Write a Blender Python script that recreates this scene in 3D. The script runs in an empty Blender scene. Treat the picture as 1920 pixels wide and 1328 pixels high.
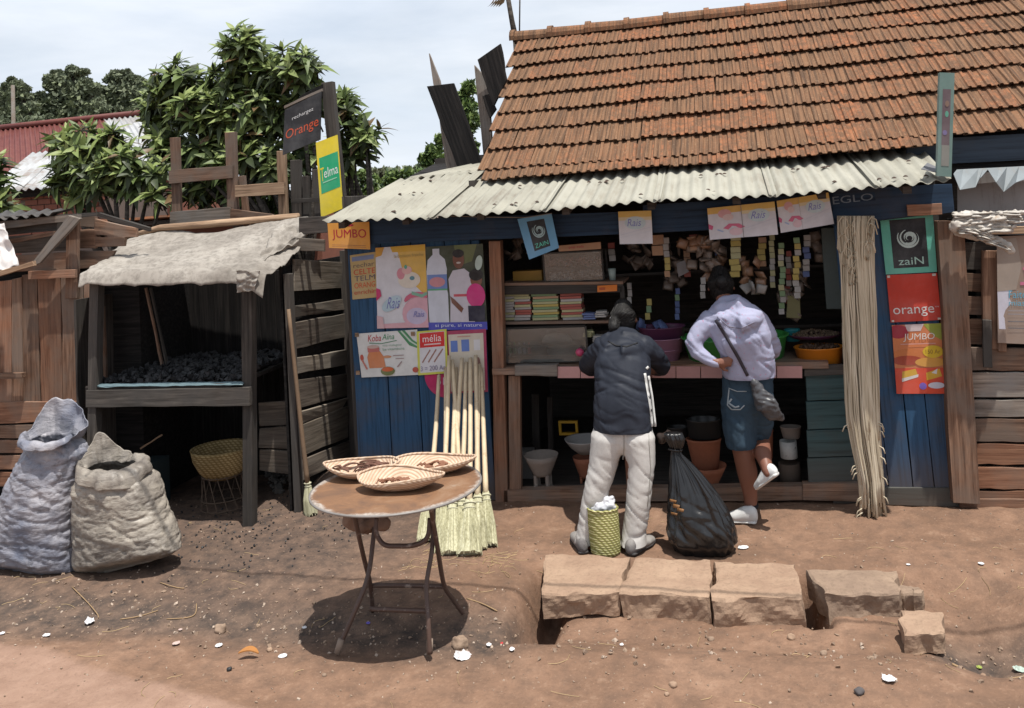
import bpy, bmesh, math, random
import numpy as np
from math import sin, cos, tan, pi, radians, sqrt, atan2, exp
from mathutils import Vector, Matrix, noise as mn
random.seed(7)
S = bpy.context.scene
COL = S.collection

# ---------------------------------------------------------------- camera
FPX = 1660.0; YAW = radians(14); PITCH = radians(5); ROLL = radians(4); CAMH = 2.2
PPY = 370 - FPX * tan(PITCH)
cam_d = bpy.data.cameras.new('camera')
cam_d.sensor_width = 36.0
cam_d.lens = 36.0 * FPX / 1920.0
cam_d.shift_y = (PPY - 664.0) / 1920.0
cam_d.clip_start = 0.05; cam_d.clip_end = 2000
cam = bpy.data.objects.new('camera', cam_d); COL.objects.link(cam)
RM = Matrix.Rotation(YAW, 3, 'Z') @ Matrix.Rotation(pi/2 + PITCH, 3, 'X') @ Matrix.Rotation(-ROLL, 3, 'Z')
cam.matrix_world = Matrix.Translation((0, 0, CAMH)) @ RM.to_4x4()
S.camera = cam
CO = Vector((0, 0, CAMH))
def ray(u, v): return RM @ Vector(((u - 960) / FPX, -(v - PPY) / FPX, -1))
def PZ(u, v, z=0.0): d = ray(u, v); return CO + d * ((z - CAMH) / d.z)
def PY(u, v, y): d = ray(u, v); return CO + d * (y / d.y)
def PX(u, v, x): d = ray(u, v); return CO + d * (x / d.x)
def proj(p):
    q = RM.transposed() @ (Vector(p) - CO)
    return 960 + FPX * q.x / -q.z, PPY - FPX * q.y / -q.z
def pxm(p):      # metres that one photograph pixel covers at a point
    q = RM.transposed() @ (Vector(p) - CO); return -q.z / FPX

# ---------------------------------------------------------------- sky, sun, exposure
SUNV = Vector((0.23, -0.20, 1.0)).normalized()
SUN_EL = math.asin(SUNV.z)
W = bpy.data.worlds.new('World'); S.world = W; W.use_nodes = True
wn = W.node_tree; wn.nodes.clear()
wo = wn.nodes.new('ShaderNodeOutputWorld'); wb = wn.nodes.new('ShaderNodeBackground')
sky = wn.nodes.new('ShaderNodeTexSky'); sky.sky_type = 'NISHITA'; sky.sun_disc = False
sky.sun_elevation = SUN_EL; sky.sun_rotation = atan2(SUNV.x, SUNV.y)
sky.air_density = 1.0; sky.dust_density = 1.5; sky.ozone_density = 1.0
wb.inputs['Strength'].default_value = 0.085
tc = wn.nodes.new('ShaderNodeTexCoord')
mp = wn.nodes.new('ShaderNodeMapping'); mp.inputs['Scale'].default_value = (1.1, 1.1, 4.5)
n1 = wn.nodes.new('ShaderNodeTexNoise'); n1.inputs['Scale'].default_value = 2.3; n1.inputs['Detail'].default_value = 8; n1.inputs['Roughness'].default_value = 0.55
n1.inputs['Distortion'].default_value = 0.3
rp = wn.nodes.new('ShaderNodeValToRGB'); rp.color_ramp.elements[0].position = 0.34; rp.color_ramp.elements[1].position = 0.66
rp.color_ramp.elements[0].color = (0.6, 0.6, 0.6, 1); rp.color_ramp.elements[1].color = (1, 1, 1, 1)
n2 = wn.nodes.new('ShaderNodeTexNoise'); n2.inputs['Scale'].default_value = 3.1; n2.inputs['Detail'].default_value = 6
cl = wn.nodes.new('ShaderNodeMix'); cl.data_type = 'RGBA'
cl.inputs[6].default_value = (5.5, 6.6, 8.2, 1); cl.inputs[7].default_value = (10.0, 10.1, 10.2, 1)
mx = wn.nodes.new('ShaderNodeMix'); mx.data_type = 'RGBA'
L = wn.links.new
L(tc.outputs['Generated'], mp.inputs[0]); L(mp.outputs[0], n1.inputs['Vector']); L(mp.outputs[0], n2.inputs['Vector'])
L(n1.outputs['Fac'], rp.inputs[0]); L(rp.outputs[0], mx.inputs[0]); L(n2.outputs['Fac'], cl.inputs[0])
L(sky.outputs[0], mx.inputs[6]); L(cl.outputs[2], mx.inputs[7]); L(mx.outputs[2], wb.inputs[0]); L(wb.outputs[0], wo.inputs[0])
sd = bpy.data.lights.new('sun', 'SUN'); sd.energy = 4.35; sd.angle = radians(0.5); sd.color = (1, 0.96, 0.89)
so = bpy.data.objects.new('sun', sd); COL.objects.link(so)
so.rotation_euler = SUNV.to_track_quat('Z', 'Y').to_euler(); so.location = (3, -3, 12)
vs = S.view_settings; vs.view_transform = 'Standard'; vs.look = 'None'; vs.exposure = 0.4; vs.gamma = 1.0; vs.use_curve_mapping = False

# ---------------------------------------------------------------- materials
MATS = {}
class NT:
    def __init__(s, name):
        s.m = bpy.data.materials.new(name); s.m.use_nodes = True; s.t = s.m.node_tree
        s.b = s.t.nodes['Principled BSDF']; s._tc = None
    def n(s, typ, **k):
        o = s.t.nodes.new('ShaderNode' + typ)
        for a, v in k.items():
            if hasattr(o, a) and a not in o.inputs: setattr(o, a, v)
        return o
    def l(s, a, b): s.t.links.new(a, b)
    def coord(s, scale=(1, 1, 1), kind='Object', rnd=True):
        t = s.n('TexCoord'); m = s.n('Mapping'); m.inputs['Scale'].default_value = scale
        s.l(t.outputs[kind], m.inputs[0])
        if rnd:
            oi = s.n('ObjectInfo'); mu = s.n('Math', operation='MULTIPLY'); mu.inputs[1].default_value = 37.0
            s.l(oi.outputs['Random'], mu.inputs[0]); s.l(mu.outputs[0], m.inputs['Location'])
        return m.outputs[0]
    def noise(s, vec, scale, detail=5, rough=0.55, dist=0.0):
        o = s.n('TexNoise'); o.inputs['Scale'].default_value = scale; o.inputs['Detail'].default_value = detail
        o.inputs['Roughness'].default_value = rough; o.inputs['Distortion'].default_value = dist
        s.l(vec, o.inputs['Vector']); return o.outputs['Fac']
    def ramp(s, fac, stops):
        o = s.n('ValToRGB'); e = o.color_ramp.elements
        while len(e) < len(stops): e.new(0.5)
        for q, (p, c) in zip(e, stops):
            q.position = p; q.color = (c, c, c, 1) if isinstance(c, (int, float)) else (*c, 1)
        s.l(fac, o.inputs[0]); return o.outputs[0]
    def mix(s, fac, a, b, mode='MIX'):
        o = s.n('Mix'); o.data_type = 'RGBA'; o.blend_type = mode
        for i, v in ((0, fac), (6, a), (7, b)):
            if isinstance(v, (int, float)): o.inputs[i].default_value = v if i == 0 else (v, v, v, 1)
            elif isinstance(v, tuple): o.inputs[i].default_value = (*v, 1)
            else: s.l(v, o.inputs[i])
        return o.outputs[2]
    def math(s, op, a, b=0.0):
        o = s.n('Math', operation=op)
        for i, v in ((0, a), (1, b)):
            if isinstance(v, (int, float)): o.inputs[i].default_value = v
            else: s.l(v, o.inputs[i])
        return o.outputs[0]
    def rand(s): return s.n('ObjectInfo').outputs['Random']
    def bump(s, h, st=0.3, dist=0.01):
        o = s.n('Bump'); o.inputs['Strength'].default_value = st; o.inputs['Distance'].default_value = dist
        s.l(h, o.inputs['Height']); s.l(o.outputs[0], s.b.inputs['Normal'])
    def out(s, col, rough=0.8, spec=0.3, metal=0.0):
        if isinstance(col, tuple): s.b.inputs['Base Color'].default_value = (*col, 1)
        else: s.l(col, s.b.inputs['Base Color'])
        if isinstance(rough, (int, float)): s.b.inputs['Roughness'].default_value = rough
        else: s.l(rough, s.b.inputs['Roughness'])
        s.b.inputs['Specular IOR Level'].default_value = spec; s.b.inputs['Metallic'].default_value = metal
        return s.m

def wood(name, c1, c2, dark=0.45, grey=None, rough=0.85, bump=0.35):
    if name in MATS: return MATS[name]
    s = NT(name)
    v = s.coord((1.5, 22, 22)); g = s.noise(v, 1.6, 8, 0.62, 0.4)
    f = s.noise(s.coord((2.5, 90, 90)), 1.0, 3, 0.6)
    b = s.noise(s.coord((1, 1, 1)), 3.0, 5, 0.6)
    col = s.ramp(g, [(0.28, tuple(x * dark for x in c1)), (0.45, c1), (0.7, c2)])
    col = s.mix(s.ramp(f, [(0.35, 0.55), (0.5, 0.0)]), col, tuple(x * dark * 0.7 for x in c1))
    if grey: col = s.mix(s.ramp(b, [(0.42, 0.0), (0.62, 0.85)]), col, grey)
    col = s.mix(0.55, col, s.ramp(s.rand(), [(0, 0.55), (0.5, 1.0), (1, 1.45)]), 'MULTIPLY')
    h = s.mix(0.5, g, f); s.bump(h, bump, 0.006)
    MATS[name] = s.out(col, rough, 0.2); return MATS[name]

def paint(name, c, rough=0.6, grime=0.35, spec=0.3, wear=None, gscale=6, bump=0.05):
    if name in MATS: return MATS[name]
    s = NT(name); b = s.noise(s.coord(), gscale, 6, 0.6)
    d = s.noise(s.coord(), gscale * 7, 3, 0.6)
    col = s.mix(s.ramp(b, [(0.35, grime), (0.65, 0.0)]), c, tuple(x * 0.55 + 0.02 for x in c))
    col = s.mix(s.ramp(d, [(0.3, grime * 0.5), (0.55, 0.0)]), col, tuple(x * 0.6 for x in c))
    if wear: col = s.mix(s.ramp(s.noise(s.coord(), gscale * 1.7, 7, 0.7), [(0.58, 0.0), (0.66, 0.9)]), col, wear)
    s.bump(d, bump, 0.004)
    MATS[name] = s.out(col, rough, spec); return MATS[name]

def flat(c, rough=0.55):          # printed ink colours, slightly soiled paper
    k = 'ink_%02x%02x%02x' % tuple(int(max(0, min(1, x)) * 255) for x in c)
    if k in MATS: return MATS[k]
    s = NT(k); b = s.noise(s.coord((1, 1, 1), rnd=False), 9, 6, 0.65); b2 = s.noise(s.coord((1, 1, 1), rnd=False), 4, 6, 0.65)
    col = s.mix(s.ramp(b, [(0.3, 0.45), (0.58, 0.0)]), c, tuple(x * 0.6 + 0.03 for x in c)); col = s.mix(s.ramp(b2, [(0.45, 0.0), (0.7, 0.35)]), col, tuple(x * 0.6 + 0.16 for x in c))
    MATS[k] = s.out(col, rough, 0.25); return MATS[k]

# ---------------------------------------------------------------- object helpers
def tag(o, label=None, cat=None, group=None, kind=None):
    if label: o['label'] = label
    if cat: o['category'] = cat
    if group: o['group'] = group
    if kind: o['kind'] = kind
    return o
def thing(name, label, cat, loc=(0, 0, 0), group=None):
    o = bpy.data.objects.new(name, None); COL.objects.link(o); o.location = loc
    o.empty_display_size = 0.1
    return tag(o, label, cat, group)
def wloc(o):
    v = Vector(o.location)
    p = o.parent
    while p: v = v + p.location; p = p.parent
    return v
def adopt(o, parent):              # parents carry only translations
    if parent is not None:
        w = o.location.copy(); o.parent = parent; o.location = w - wloc(parent)
    return o
def mesh_obj(name, me, parent=None, loc=(0, 0, 0)):
    o = bpy.data.objects.new(name, me); COL.objects.link(o); o.location = loc
    return adopt(o, parent)
def mk(name, V, F, mats, parent=None, smooth=False, fm=None, origin=None, rot=None):
    """V in world coordinates. origin/rot (3x3, columns = local axes) define the object's own frame"""
    me = bpy.data.meshes.new(name)
    V = [Vector(v) for v in V]
    if origin is None:
        c = Vector((0, 0, 0))
        for v in V: c += v
        origin = c / max(1, len(V))
    origin = Vector(origin)
    if rot is not None:
        ri = rot.transposed(); V = [ri @ (v - origin) for v in V]
    else: V = [v - origin for v in V]
    me.from_pydata([tuple(v) for v in V], [], F)
    if not isinstance(mats, (list, tuple)): mats = [mats]
    for m in mats: me.materials.append(m)
    if fm:
        for p, i in zip(me.polygons, fm): p.material_index = i
    if smooth:
        me.polygons.foreach_set('use_smooth', [True] * len(me.polygons))
    me.update()
    o = bpy.data.objects.new(name, me); COL.objects.link(o)
    o.location = origin
    if rot is not None: o.rotation_euler = rot.to_euler()
    return adopt(o, parent)

class MB:
    """collects simple solids in world coordinates into one mesh"""
    def __init__(s): s.V = []; s.F = []; s.M = []; s.cur = 0
    def mat(s, i): s.cur = i; return s
    def add(s, V, F):
        n = len(s.V); s.V += [Vector(v) for v in V]; s.F += [tuple(i + n for i in f) for f in F]; s.M += [s.cur] * len(F)
    def hexa(s, A, B):               # two quads A (front) and B (back), same order
        V = list(A) + list(B)
        s.add(V, [(0, 1, 2, 3), (7, 6, 5, 4), (0, 4, 5, 1), (1, 5, 6, 2), (2, 6, 7, 3), (3, 7, 4, 0)])
    def box(s, c, d, rz=0.0, tilt=None):
        c = Vector(c); x, y, z = (q / 2 for q in d)
        R = Matrix.Rotation(rz, 3, 'Z')
        if tilt is not None: R = R @ tilt
        P = [c + R @ Vector(p) for p in ((-x, -y, -z), (x, -y, -z), (x, -y, z), (-x, -y, z), (-x, y, -z), (x, y, -z), (x, y, z), (-x, y, z))]
        s.hexa(P[:4], P[4:])
    def tube(s, pts, r, n=8, caps=True, flat=1.0, up=None):
        pts = [Vector(p) for p in pts]
        rs = r if isinstance(r, (list, tuple)) else [r] * len(pts)
        V = []; prev = None
        for i, p in enumerate(pts):
            t = (pts[min(i + 1, len(pts) - 1)] - pts[max(i - 1, 0)]).normalized()
            if prev is None:
                a = Vector(up) if up is not None else (Vector((0, 0, 1)) if abs(t.z) < 0.9 else Vector((1, 0, 0)))
            else: a = prev
            a = (a - t * a.dot(t)).normalized(); prev = a; b = t.cross(a)
            for k in range(n):
                w = 2 * pi * k / n
                V.append(p + a * cos(w) * rs[i] + b * sin(w) * rs[i] * flat)
        F = []
        for i in range(len(pts) - 1):
            for k in range(n):
                F.append((i * n + k, i * n + (k + 1) % n, (i + 1) * n + (k + 1) % n, (i + 1) * n + k))
        if caps:
            F.append(tuple(reversed(range(n)))); F.append(tuple(range((len(pts) - 1) * n, len(pts) * n)))
        s.add(V, F)
    def lathe(s, c, prof, n=24, ax=1.0, ay=1.0):       # prof [(r,z)..]
        c = Vector(c); V = []; F = []
        for r, z in prof:
            for k in range(n):
                w = 2 * pi * k / n; V.append(c + Vector((r * ax * cos(w), r * ay * sin(w), z)))
        for i in range(len(prof) - 1):
            for k in range(n): F.append((i * n + k, i * n + (k + 1) % n, (i + 1) * n + (k + 1) % n, (i + 1) * n + k))
        F.append(tuple(reversed(range(n)))); F.append(tuple(range((len(prof) - 1) * n, len(prof) * n)))
        s.add(V, F)
    def build(s, name, mats, parent=None, smooth=False, origin=None):
        return mk(name, s.V, s.F, mats, parent, smooth, s.M if isinstance(mats, (list, tuple)) else None, origin)

def face_cam(n, c):
    return n if n.dot(CO - c) > 0 else -n
def plank(name, Q, th, mat, parent=None, seg=4, jit=0.003, bev=0.004, label=None, warp=0.0, n_hint=None):
    """board from four world corners BL, BR, TR, TL (front face); grain follows the long side"""
    Q = [Vector(q) for q in Q]
    c = (Q[0] + Q[1] + Q[2] + Q[3]) / 4
    e1 = (Q[1] + Q[2] - Q[0] - Q[3]); e2 = (Q[2] + Q[3] - Q[0] - Q[1])
    lx = e1.length >= e2.length
    X = (e1 if lx else e2).normalized(); n = e1.cross(e2).normalized(); n = face_cam(n, c) if n_hint is None else n
    Y = n.cross(X); rot = Matrix((X, Y, n)).transposed()
    ring = []
    A = [(Q[0], Q[1], lx), (Q[1], Q[2], not lx), (Q[2], Q[3], lx), (Q[3], Q[0], not lx)]
    for p, q, lng in A:
        k = seg if lng else 1
        for i in range(k):
            w = p.lerp(q, i / k)
            if lng and i: w = w + Y * random.uniform(-jit, jit)
            ring.append(w)
    N_ = len(ring)
    L_ = max(e1.length, e2.length) / 2
    def wz(p): return n * (warp * ((p - c).dot(X) / L_ * 2) ** 2) if warp else Vector((0, 0, 0))
    r0 = [p + (c - p).normalized() * bev + wz(p) for p in ring]
    r1 = [p - n * bev + wz(p) for p in ring]; r2 = [p - n * th + wz(p) for p in ring]
    V = r0 + r1 + r2; F = [tuple(range(N_))]
    for k in range(N_):
        j = (k + 1) % N_
        F.append((k, j, N_ + j, N_ + k)); F.append((N_ + k, N_ + j, 2 * N_ + j, 2 * N_ + k))
    F.append(tuple(reversed(range(2 * N_, 3 * N_))))
    if e1.cross(e2).dot(n) < 0: F = [tuple(reversed(f)) for f in F]
    o = mk(name, V, F, mat, parent, False, None, c, rot)
    if label: o['label'] = label
    return o
def qpx(pl, *uv): return [pl(u, v) for u, v in uv]
def YP(y): return lambda u, v: PY(u, v, y)
def ZP(z): return lambda u, v: PZ(u, v, z)
def post(name, u0, v0, u1, v1, wpx, y, th, mat, parent=None, **k):   # board/post along a pixel line on the plane Y=y
    a = PY(u0, v0, y); b = PY(u1, v1, y); d = (b - a).normalized(); s = Vector((0, 1, 0)).cross(d).normalized()
    w0 = pxm(a) * (wpx if not isinstance(wpx, tuple) else wpx[0]) / 2; w1 = pxm(b) * (wpx if not isinstance(wpx, tuple) else wpx[1]) / 2
    return plank(name, [a - s * w0, a + s * w0, b + s * w1, b - s * w1], th, mat, parent, **k)

def curve_text(txt, bold=0.0):
    cu = bpy.data.curves.new('glyphs', 'FONT'); cu.body = txt; cu.offset = bold; cu.resolution_u = 3
    o = bpy.data.objects.new('glyphs', cu); COL.objects.link(o)
    bpy.context.view_layer.update()
    dg = bpy.context.evaluated_depsgraph_get(); me = bpy.data.meshes.new_from_object(o.evaluated_get(dg))
    V = [(v.co.x, v.co.y) for v in me.vertices]; F = [tuple(p.vertices) for p in me.polygons]
    bpy.data.objects.remove(o); bpy.data.curves.remove(cu); bpy.data.meshes.remove(me)
    return V, F
def sign(name, Q, label, cat, board, layers, th=0.006, group=None, back=None, warp=0.0, parent=None):
    """Q: world corners TL, TR, BR, BL. layers in unit coordinates, u right and v up"""
    Q = [Vector(q) for q in Q]; c = (Q[0] + Q[1] + Q[2] + Q[3]) / 4
    n = face_cam((Q[1] - Q[0]).cross(Q[3] - Q[0]).normalized(), c)
    def at(u, v, h=0.0):
        w = warp * sin(u * 5 + v * 3) * cos(v * 4)
        if h > 0: u = min(1, max(0, u)); v = min(1, max(0, v))
        b = Q[3].lerp(Q[2], u); t = Q[0].lerp(Q[1], u)
        return b.lerp(t, v) + n * (h + w)
    nx = 8 if warp else 1
    def grid(u0, v0, u1, v1, h):
        V = [at(u0 + (u1 - u0) * i / nx, v0 + (v1 - v0) * j / nx, h) for j in range(nx + 1) for i in range(nx + 1)]
        F = [(j * (nx + 1) + i, j * (nx + 1) + i + 1, (j + 1) * (nx + 1) + i + 1, (j + 1) * (nx + 1) + i) for j in range(nx) for i in range(nx)]
        return V, F
    m = MB(); V, F = grid(0, 0, 1, 1, 0)
    nv = len(V); Bk = [p - n * th for p in V]
    FF = F + [tuple(reversed([i + nv for i in f])) for f in F]
    edge = [i for i in range(nx + 1)] + [j * (nx + 1) + nx for j in range(1, nx + 1)] + [nx * (nx + 1) + i for i in range(nx - 1, -1, -1)] + [j * (nx + 1) for j in range(nx - 1, 0, -1)]
    for a, b in zip(edge, edge[1:] + edge[:1]): FF.append((a, b, b + nv, a + nv))
    m.add(V + Bk, FF)
    root = m.build(name, flat(board) if isinstance(board, tuple) else board, parent, origin=c)
    if label: tag(root, label, cat, group)
    pm = MB(); tm = MB(); pmats = []; tmats = []
    def midx(L_, col):
        q = flat(col)
        if q not in L_: L_.append(q)
        return L_.index(q)
    h = 0.0008
    for ly in layers:
        k = ly[0]; col = ly[-1]; h += 0.0005
        if k == 'text':
            _, s_, u0, v0, u1, v1 = ly[:6]; sh = ly[6] if len(ly) > 7 else 0.0; bo = 0.0
            TV, TF = curve_text(s_, bo)
            xs = [p[0] for p in TV]; ys = [p[1] for p in TV]; x0, x1, y0, y1 = min(xs), max(xs), min(ys), max(ys)
            tm.mat(midx(tmats, col))
            tm.add([at(u0 + (u1 - u0) * (x - x0) / (x1 - x0) + sh * (y - y0) / (y1 - y0), v0 + (v1 - v0) * (y - y0) / (y1 - y0), h) for x, y in TV], TF)
            continue
        pm.mat(midx(pmats, col))
        if k == 'rect': V, F = grid(ly[1], ly[2], ly[3], ly[4], h); pm.add(V, F)
        elif k == 'poly': pm.add([at(u, v, h) for u, v in ly[1]], [tuple(range(len(ly[1])))])
        elif k == 'ell':
            _, cu, cv, ru, rv = ly[:5]; a0 = ly[5] if len(ly) > 6 else 0
            P = []
            for i in range(20):
                w = 2 * pi * i / 20; x = cos(w) * ru; y = sin(w) * rv
                P.append(at(cu + x * cos(a0) - y * sin(a0), cv + x * sin(a0) + y * cos(a0), h))
            pm.add(P, [tuple(range(20))])
        elif k == 'line':              # stroke through points with widths
            _, P, w = ly[:3]
            pts = [Vector((a, b, 0)) for a, b in P]; V = []
            ws = w if isinstance(w, (list, tuple)) else [w] * len(pts)
            for i, p in enumerate(pts):
                t = (pts[min(i + 1, len(pts) - 1)] - pts[max(i - 1, 0)]); t = Vector((-t.y, t.x, 0)).normalized() * ws[i] / 2
                V += [at(p.x + t.x, p.y + t.y, h), at(p.x - t.x, p.y - t.y, h)]
            pm.add(V, [(2 * i, 2 * i + 1, 2 * i + 3, 2 * i + 2) for i in range(len(pts) - 1)])
    if pm.V: pm.build('print', pmats, root, origin=c)
    if tm.V: tm.build('lettering', tmats, root, origin=c)
    return root
def arc(cu, cv, ru, rv, a0, a1, n=14, r2=None):
    r2 = r2 or (ru, rv)
    return [(cu + (ru + (r2[0] - ru) * i / n) * cos(a0 + (a1 - a0) * i / n), cv + (rv + (r2[1] - rv) * i / n) * sin(a0 + (a1 - a0) * i / n)) for i in range(n + 1)]

def organic(name, chains, voxel, mat, parent=None, smooth=4, disp=None, n=16, origin=None, cut=None):
    """one continuous skin round tapering chains. chain = [(p, a, b)], a = half width across, b = half depth; lateral hint last"""
    m = MB()
    for ch in chains:
        hint = Vector((1, 0, 0)); pts = ch
        if isinstance(ch, tuple): pts, hint = ch; hint = Vector(hint)
        P = [Vector(p[0]) for p in pts]; V = []; F = []
        rings = []
        t0 = (P[1] - P[0]).normalized(); t1 = (P[-1] - P[-2]).normalized()
        a0, b0 = pts[0][1], pts[0][2]; a1, b1 = pts[-1][1], pts[-1][2]
        for q in (-0.9, -0.6): k = sqrt(1 - q * q); rings.append((P[0] + t0 * q * min(a0, b0), a0 * k, b0 * k, t0))
        for i, p in enumerate(pts):
            t = (P[min(i + 1, len(P) - 1)] - P[max(i - 1, 0)]).normalized(); rings.append((P[i], p[1], p[2], t))
        for q in (0.6, 0.9): k = sqrt(1 - q * q); rings.append((P[-1] + t1 * q * min(a1, b1), a1 * k, b1 * k, t1))
        for c, a, b, t in rings:
            s_ = (hint - t * hint.dot(t))
            if s_.length < 0.05: s_ = Vector((0, 1, 0)) - t * t.y
            s_.normalize(); u_ = t.cross(s_)
            for k in range(n):
                w = 2 * pi * k / n; V.append(c + s_ * cos(w) * a + u_ * sin(w) * b)
        for i in range(len(rings) - 1):
            for k in range(n): F.append((i * n + k, i * n + (k + 1) % n, (i + 1) * n + (k + 1) % n, (i + 1) * n + k))
        F.append(tuple(reversed(range(n)))); F.append(tuple(range((len(rings) - 1) * n, len(rings) * n)))
        m.add(V, F)
    o = m.build(name, mat, None, origin=origin)
    r = o.modifiers.new('r', 'REMESH'); r.mode = 'VOXEL'; r.voxel_size = voxel
    if smooth: q = o.modifiers.new('s', 'SMOOTH'); q.factor = 0.5; q.iterations = smooth
    bpy.context.view_layer.update()
    dg = bpy.context.evaluated_depsgraph_get(); me = bpy.data.meshes.new_from_object(o.evaluated_get(dg))
    o.modifiers.clear(); old = o.data; o.data = me; bpy.data.meshes.remove(old); me.name = name
    if not me.materials: me.materials.append(mat)
    if cut or disp:
        me.update(); off = o.location.copy()
        nr = [v.normal.copy() for v in me.vertices]
        if disp:
            for v, q in zip(me.vertices, nr): v.co = v.co + q * disp(v.co + off, q)
    if cut:
        bm = bmesh.new(); bm.from_mesh(me)
        for pc, pn in cut:
            bmesh.ops.bisect_plane(bm, geom=bm.verts[:] + bm.edges[:] + bm.faces[:], plane_co=Vector(pc) - o.location, plane_no=Vector(pn), clear_outer=True)
        bm.to_mesh(me); bm.free()
    me.polygons.foreach_set('use_smooth', [True] * len(me.polygons)); me.update()
    return adopt(o, parent)
def fbm(p, o=4): return mn.fractal(Vector(p), 0.9, 2.0, o)
def crease(fx, fy, fz, a, sd=0, w=.09, tw=(0, 0, 0), vv=1.0):
    def f(p, n):
        q = Vector((p.x * fx + p.z * tw[0], p.y * fy + p.z * tw[1], p.z * fz + p.x * tw[2])) + Vector((sd, sd * 2, sd)); k = mn.noise(q * .6) * .7; q2 = q + Vector((k, k, k)); v = mn.noise(q2); v2 = mn.noise(q2 * 2.1 + Vector((7, 7, 7)))
        return a * (vv * .9 * v - 1.1 * exp(-(v / w) ** 2) - .5 * exp(-(v2 / w) ** 2) + vv * .45 * v2)
    return f
def ridge(p): return 1 - abs(mn.noise(Vector(p))) * 2

# wood and paint used throughout
W_GREY = wood('wood_weathered_grey', (0.17, 0.135, 0.11), (0.30, 0.25, 0.205), grey=(0.2, 0.185, 0.17))
W_BRN = wood('wood_brown', (0.17, 0.095, 0.062), (0.30, 0.185, 0.125), grey=(0.17, 0.13, 0.105))
W_RED = wood('wood_reddish', (0.21, 0.10, 0.06), (0.34, 0.18, 0.11), grey=(0.2, 0.13, 0.095))
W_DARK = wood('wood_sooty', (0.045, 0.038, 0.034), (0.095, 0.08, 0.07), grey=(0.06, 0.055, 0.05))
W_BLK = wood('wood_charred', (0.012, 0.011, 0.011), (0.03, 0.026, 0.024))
W_SOOT = wood('wood_grey_sooty', (0.062, 0.053, 0.046), (0.125, 0.108, 0.093), grey=(0.058, 0.053, 0.049))
W_TAN = wood('wood_tan', (0.24, 0.155, 0.10), (0.38, 0.27, 0.18))
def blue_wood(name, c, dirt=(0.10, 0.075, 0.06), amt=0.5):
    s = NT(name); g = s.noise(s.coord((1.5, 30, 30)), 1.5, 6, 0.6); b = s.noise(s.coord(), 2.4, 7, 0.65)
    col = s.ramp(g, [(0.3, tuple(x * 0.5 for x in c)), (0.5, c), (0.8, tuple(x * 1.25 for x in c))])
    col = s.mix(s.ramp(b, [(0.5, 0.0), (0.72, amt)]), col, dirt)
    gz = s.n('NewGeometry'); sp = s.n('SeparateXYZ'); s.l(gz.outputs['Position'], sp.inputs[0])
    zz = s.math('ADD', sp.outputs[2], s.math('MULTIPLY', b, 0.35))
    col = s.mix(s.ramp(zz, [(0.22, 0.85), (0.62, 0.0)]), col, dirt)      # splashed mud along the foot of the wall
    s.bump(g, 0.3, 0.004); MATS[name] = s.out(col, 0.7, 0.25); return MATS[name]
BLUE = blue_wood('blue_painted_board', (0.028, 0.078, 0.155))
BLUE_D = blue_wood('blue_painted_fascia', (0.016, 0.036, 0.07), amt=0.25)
TEALB = blue_wood('teal_grey_board', (0.045, 0.085, 0.09), amt=0.3)
# ================================================================ ground
def sstep(a, b, x):
    t = max(0.0, min(1.0, (x - a) / (b - a))) if a != b else float(x > a); return t * t * (3 - 2 * t)
GA = PZ(1526, 1120); GB = PZ(1500, 1060)
def gz(x, y):
    z = 0.0
    r = sstep(-1.42, -1.15, x)
    z -= 0.10 * r * sstep(4.35, 4.75, y) * (1 - sstep(5.3, 5.5, y)) * (1 - sstep(0.85, 1.3, x))      # bank in front of the kerb stones
    z -= 0.24 * exp(-((x + 1.26) / 0.09) ** 2) * sstep(4.45, 4.62, y) * (1 - sstep(5.25, 5.4, y))      # open end of the drain
    if 4.8 < y < 5.6: t = (y - GA.y) / (GB.y - GA.y); xc = GA.x + (GB.x - GA.x) * t; z -= .26 * exp(-((x - xc) / .045) ** 2) * sstep(4.9, 5.0, y) * (1 - sstep(5.32, 5.42, y))
    z -= 0.10 * sstep(0.7, 0.95, x) * exp(-((y - 4.72) / 0.22) ** 2)
    z -= 0.035 * (1 - r) * exp(-((y - 4.5) / 0.3) ** 2)
    z += 0.03 * exp(-((y - 6.25) / 0.18) ** 2) * sstep(-1.9, -1.5, x)
    z += 0.16 * exp(-(((x + 3.25) / 0.35) ** 2 + ((y - 6.6) / 0.4) ** 2))                                # coal dust heap by the stall
    z += 0.02 * (1 - sstep(3.75, 3.9, y + 0.25 * (x + 2.5))) * (1 - sstep(-2.0, -1.6, x))
    near = sstep(2.0, 3.0, y) * (1 - sstep(7, 9, y))
    if near > 0:
        z += near * (0.022 * mn.noise(Vector((x * 1.3, y * 1.6, 3))) + 0.010 * mn.noise(Vector((x * 4, y * 5, 7))) + 0.007 * mn.noise(Vector((x * 11, y * 14, 1))) + 0.005 * mn.noise(Vector((x * 41, y * 43, 1))))
    return z
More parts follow.
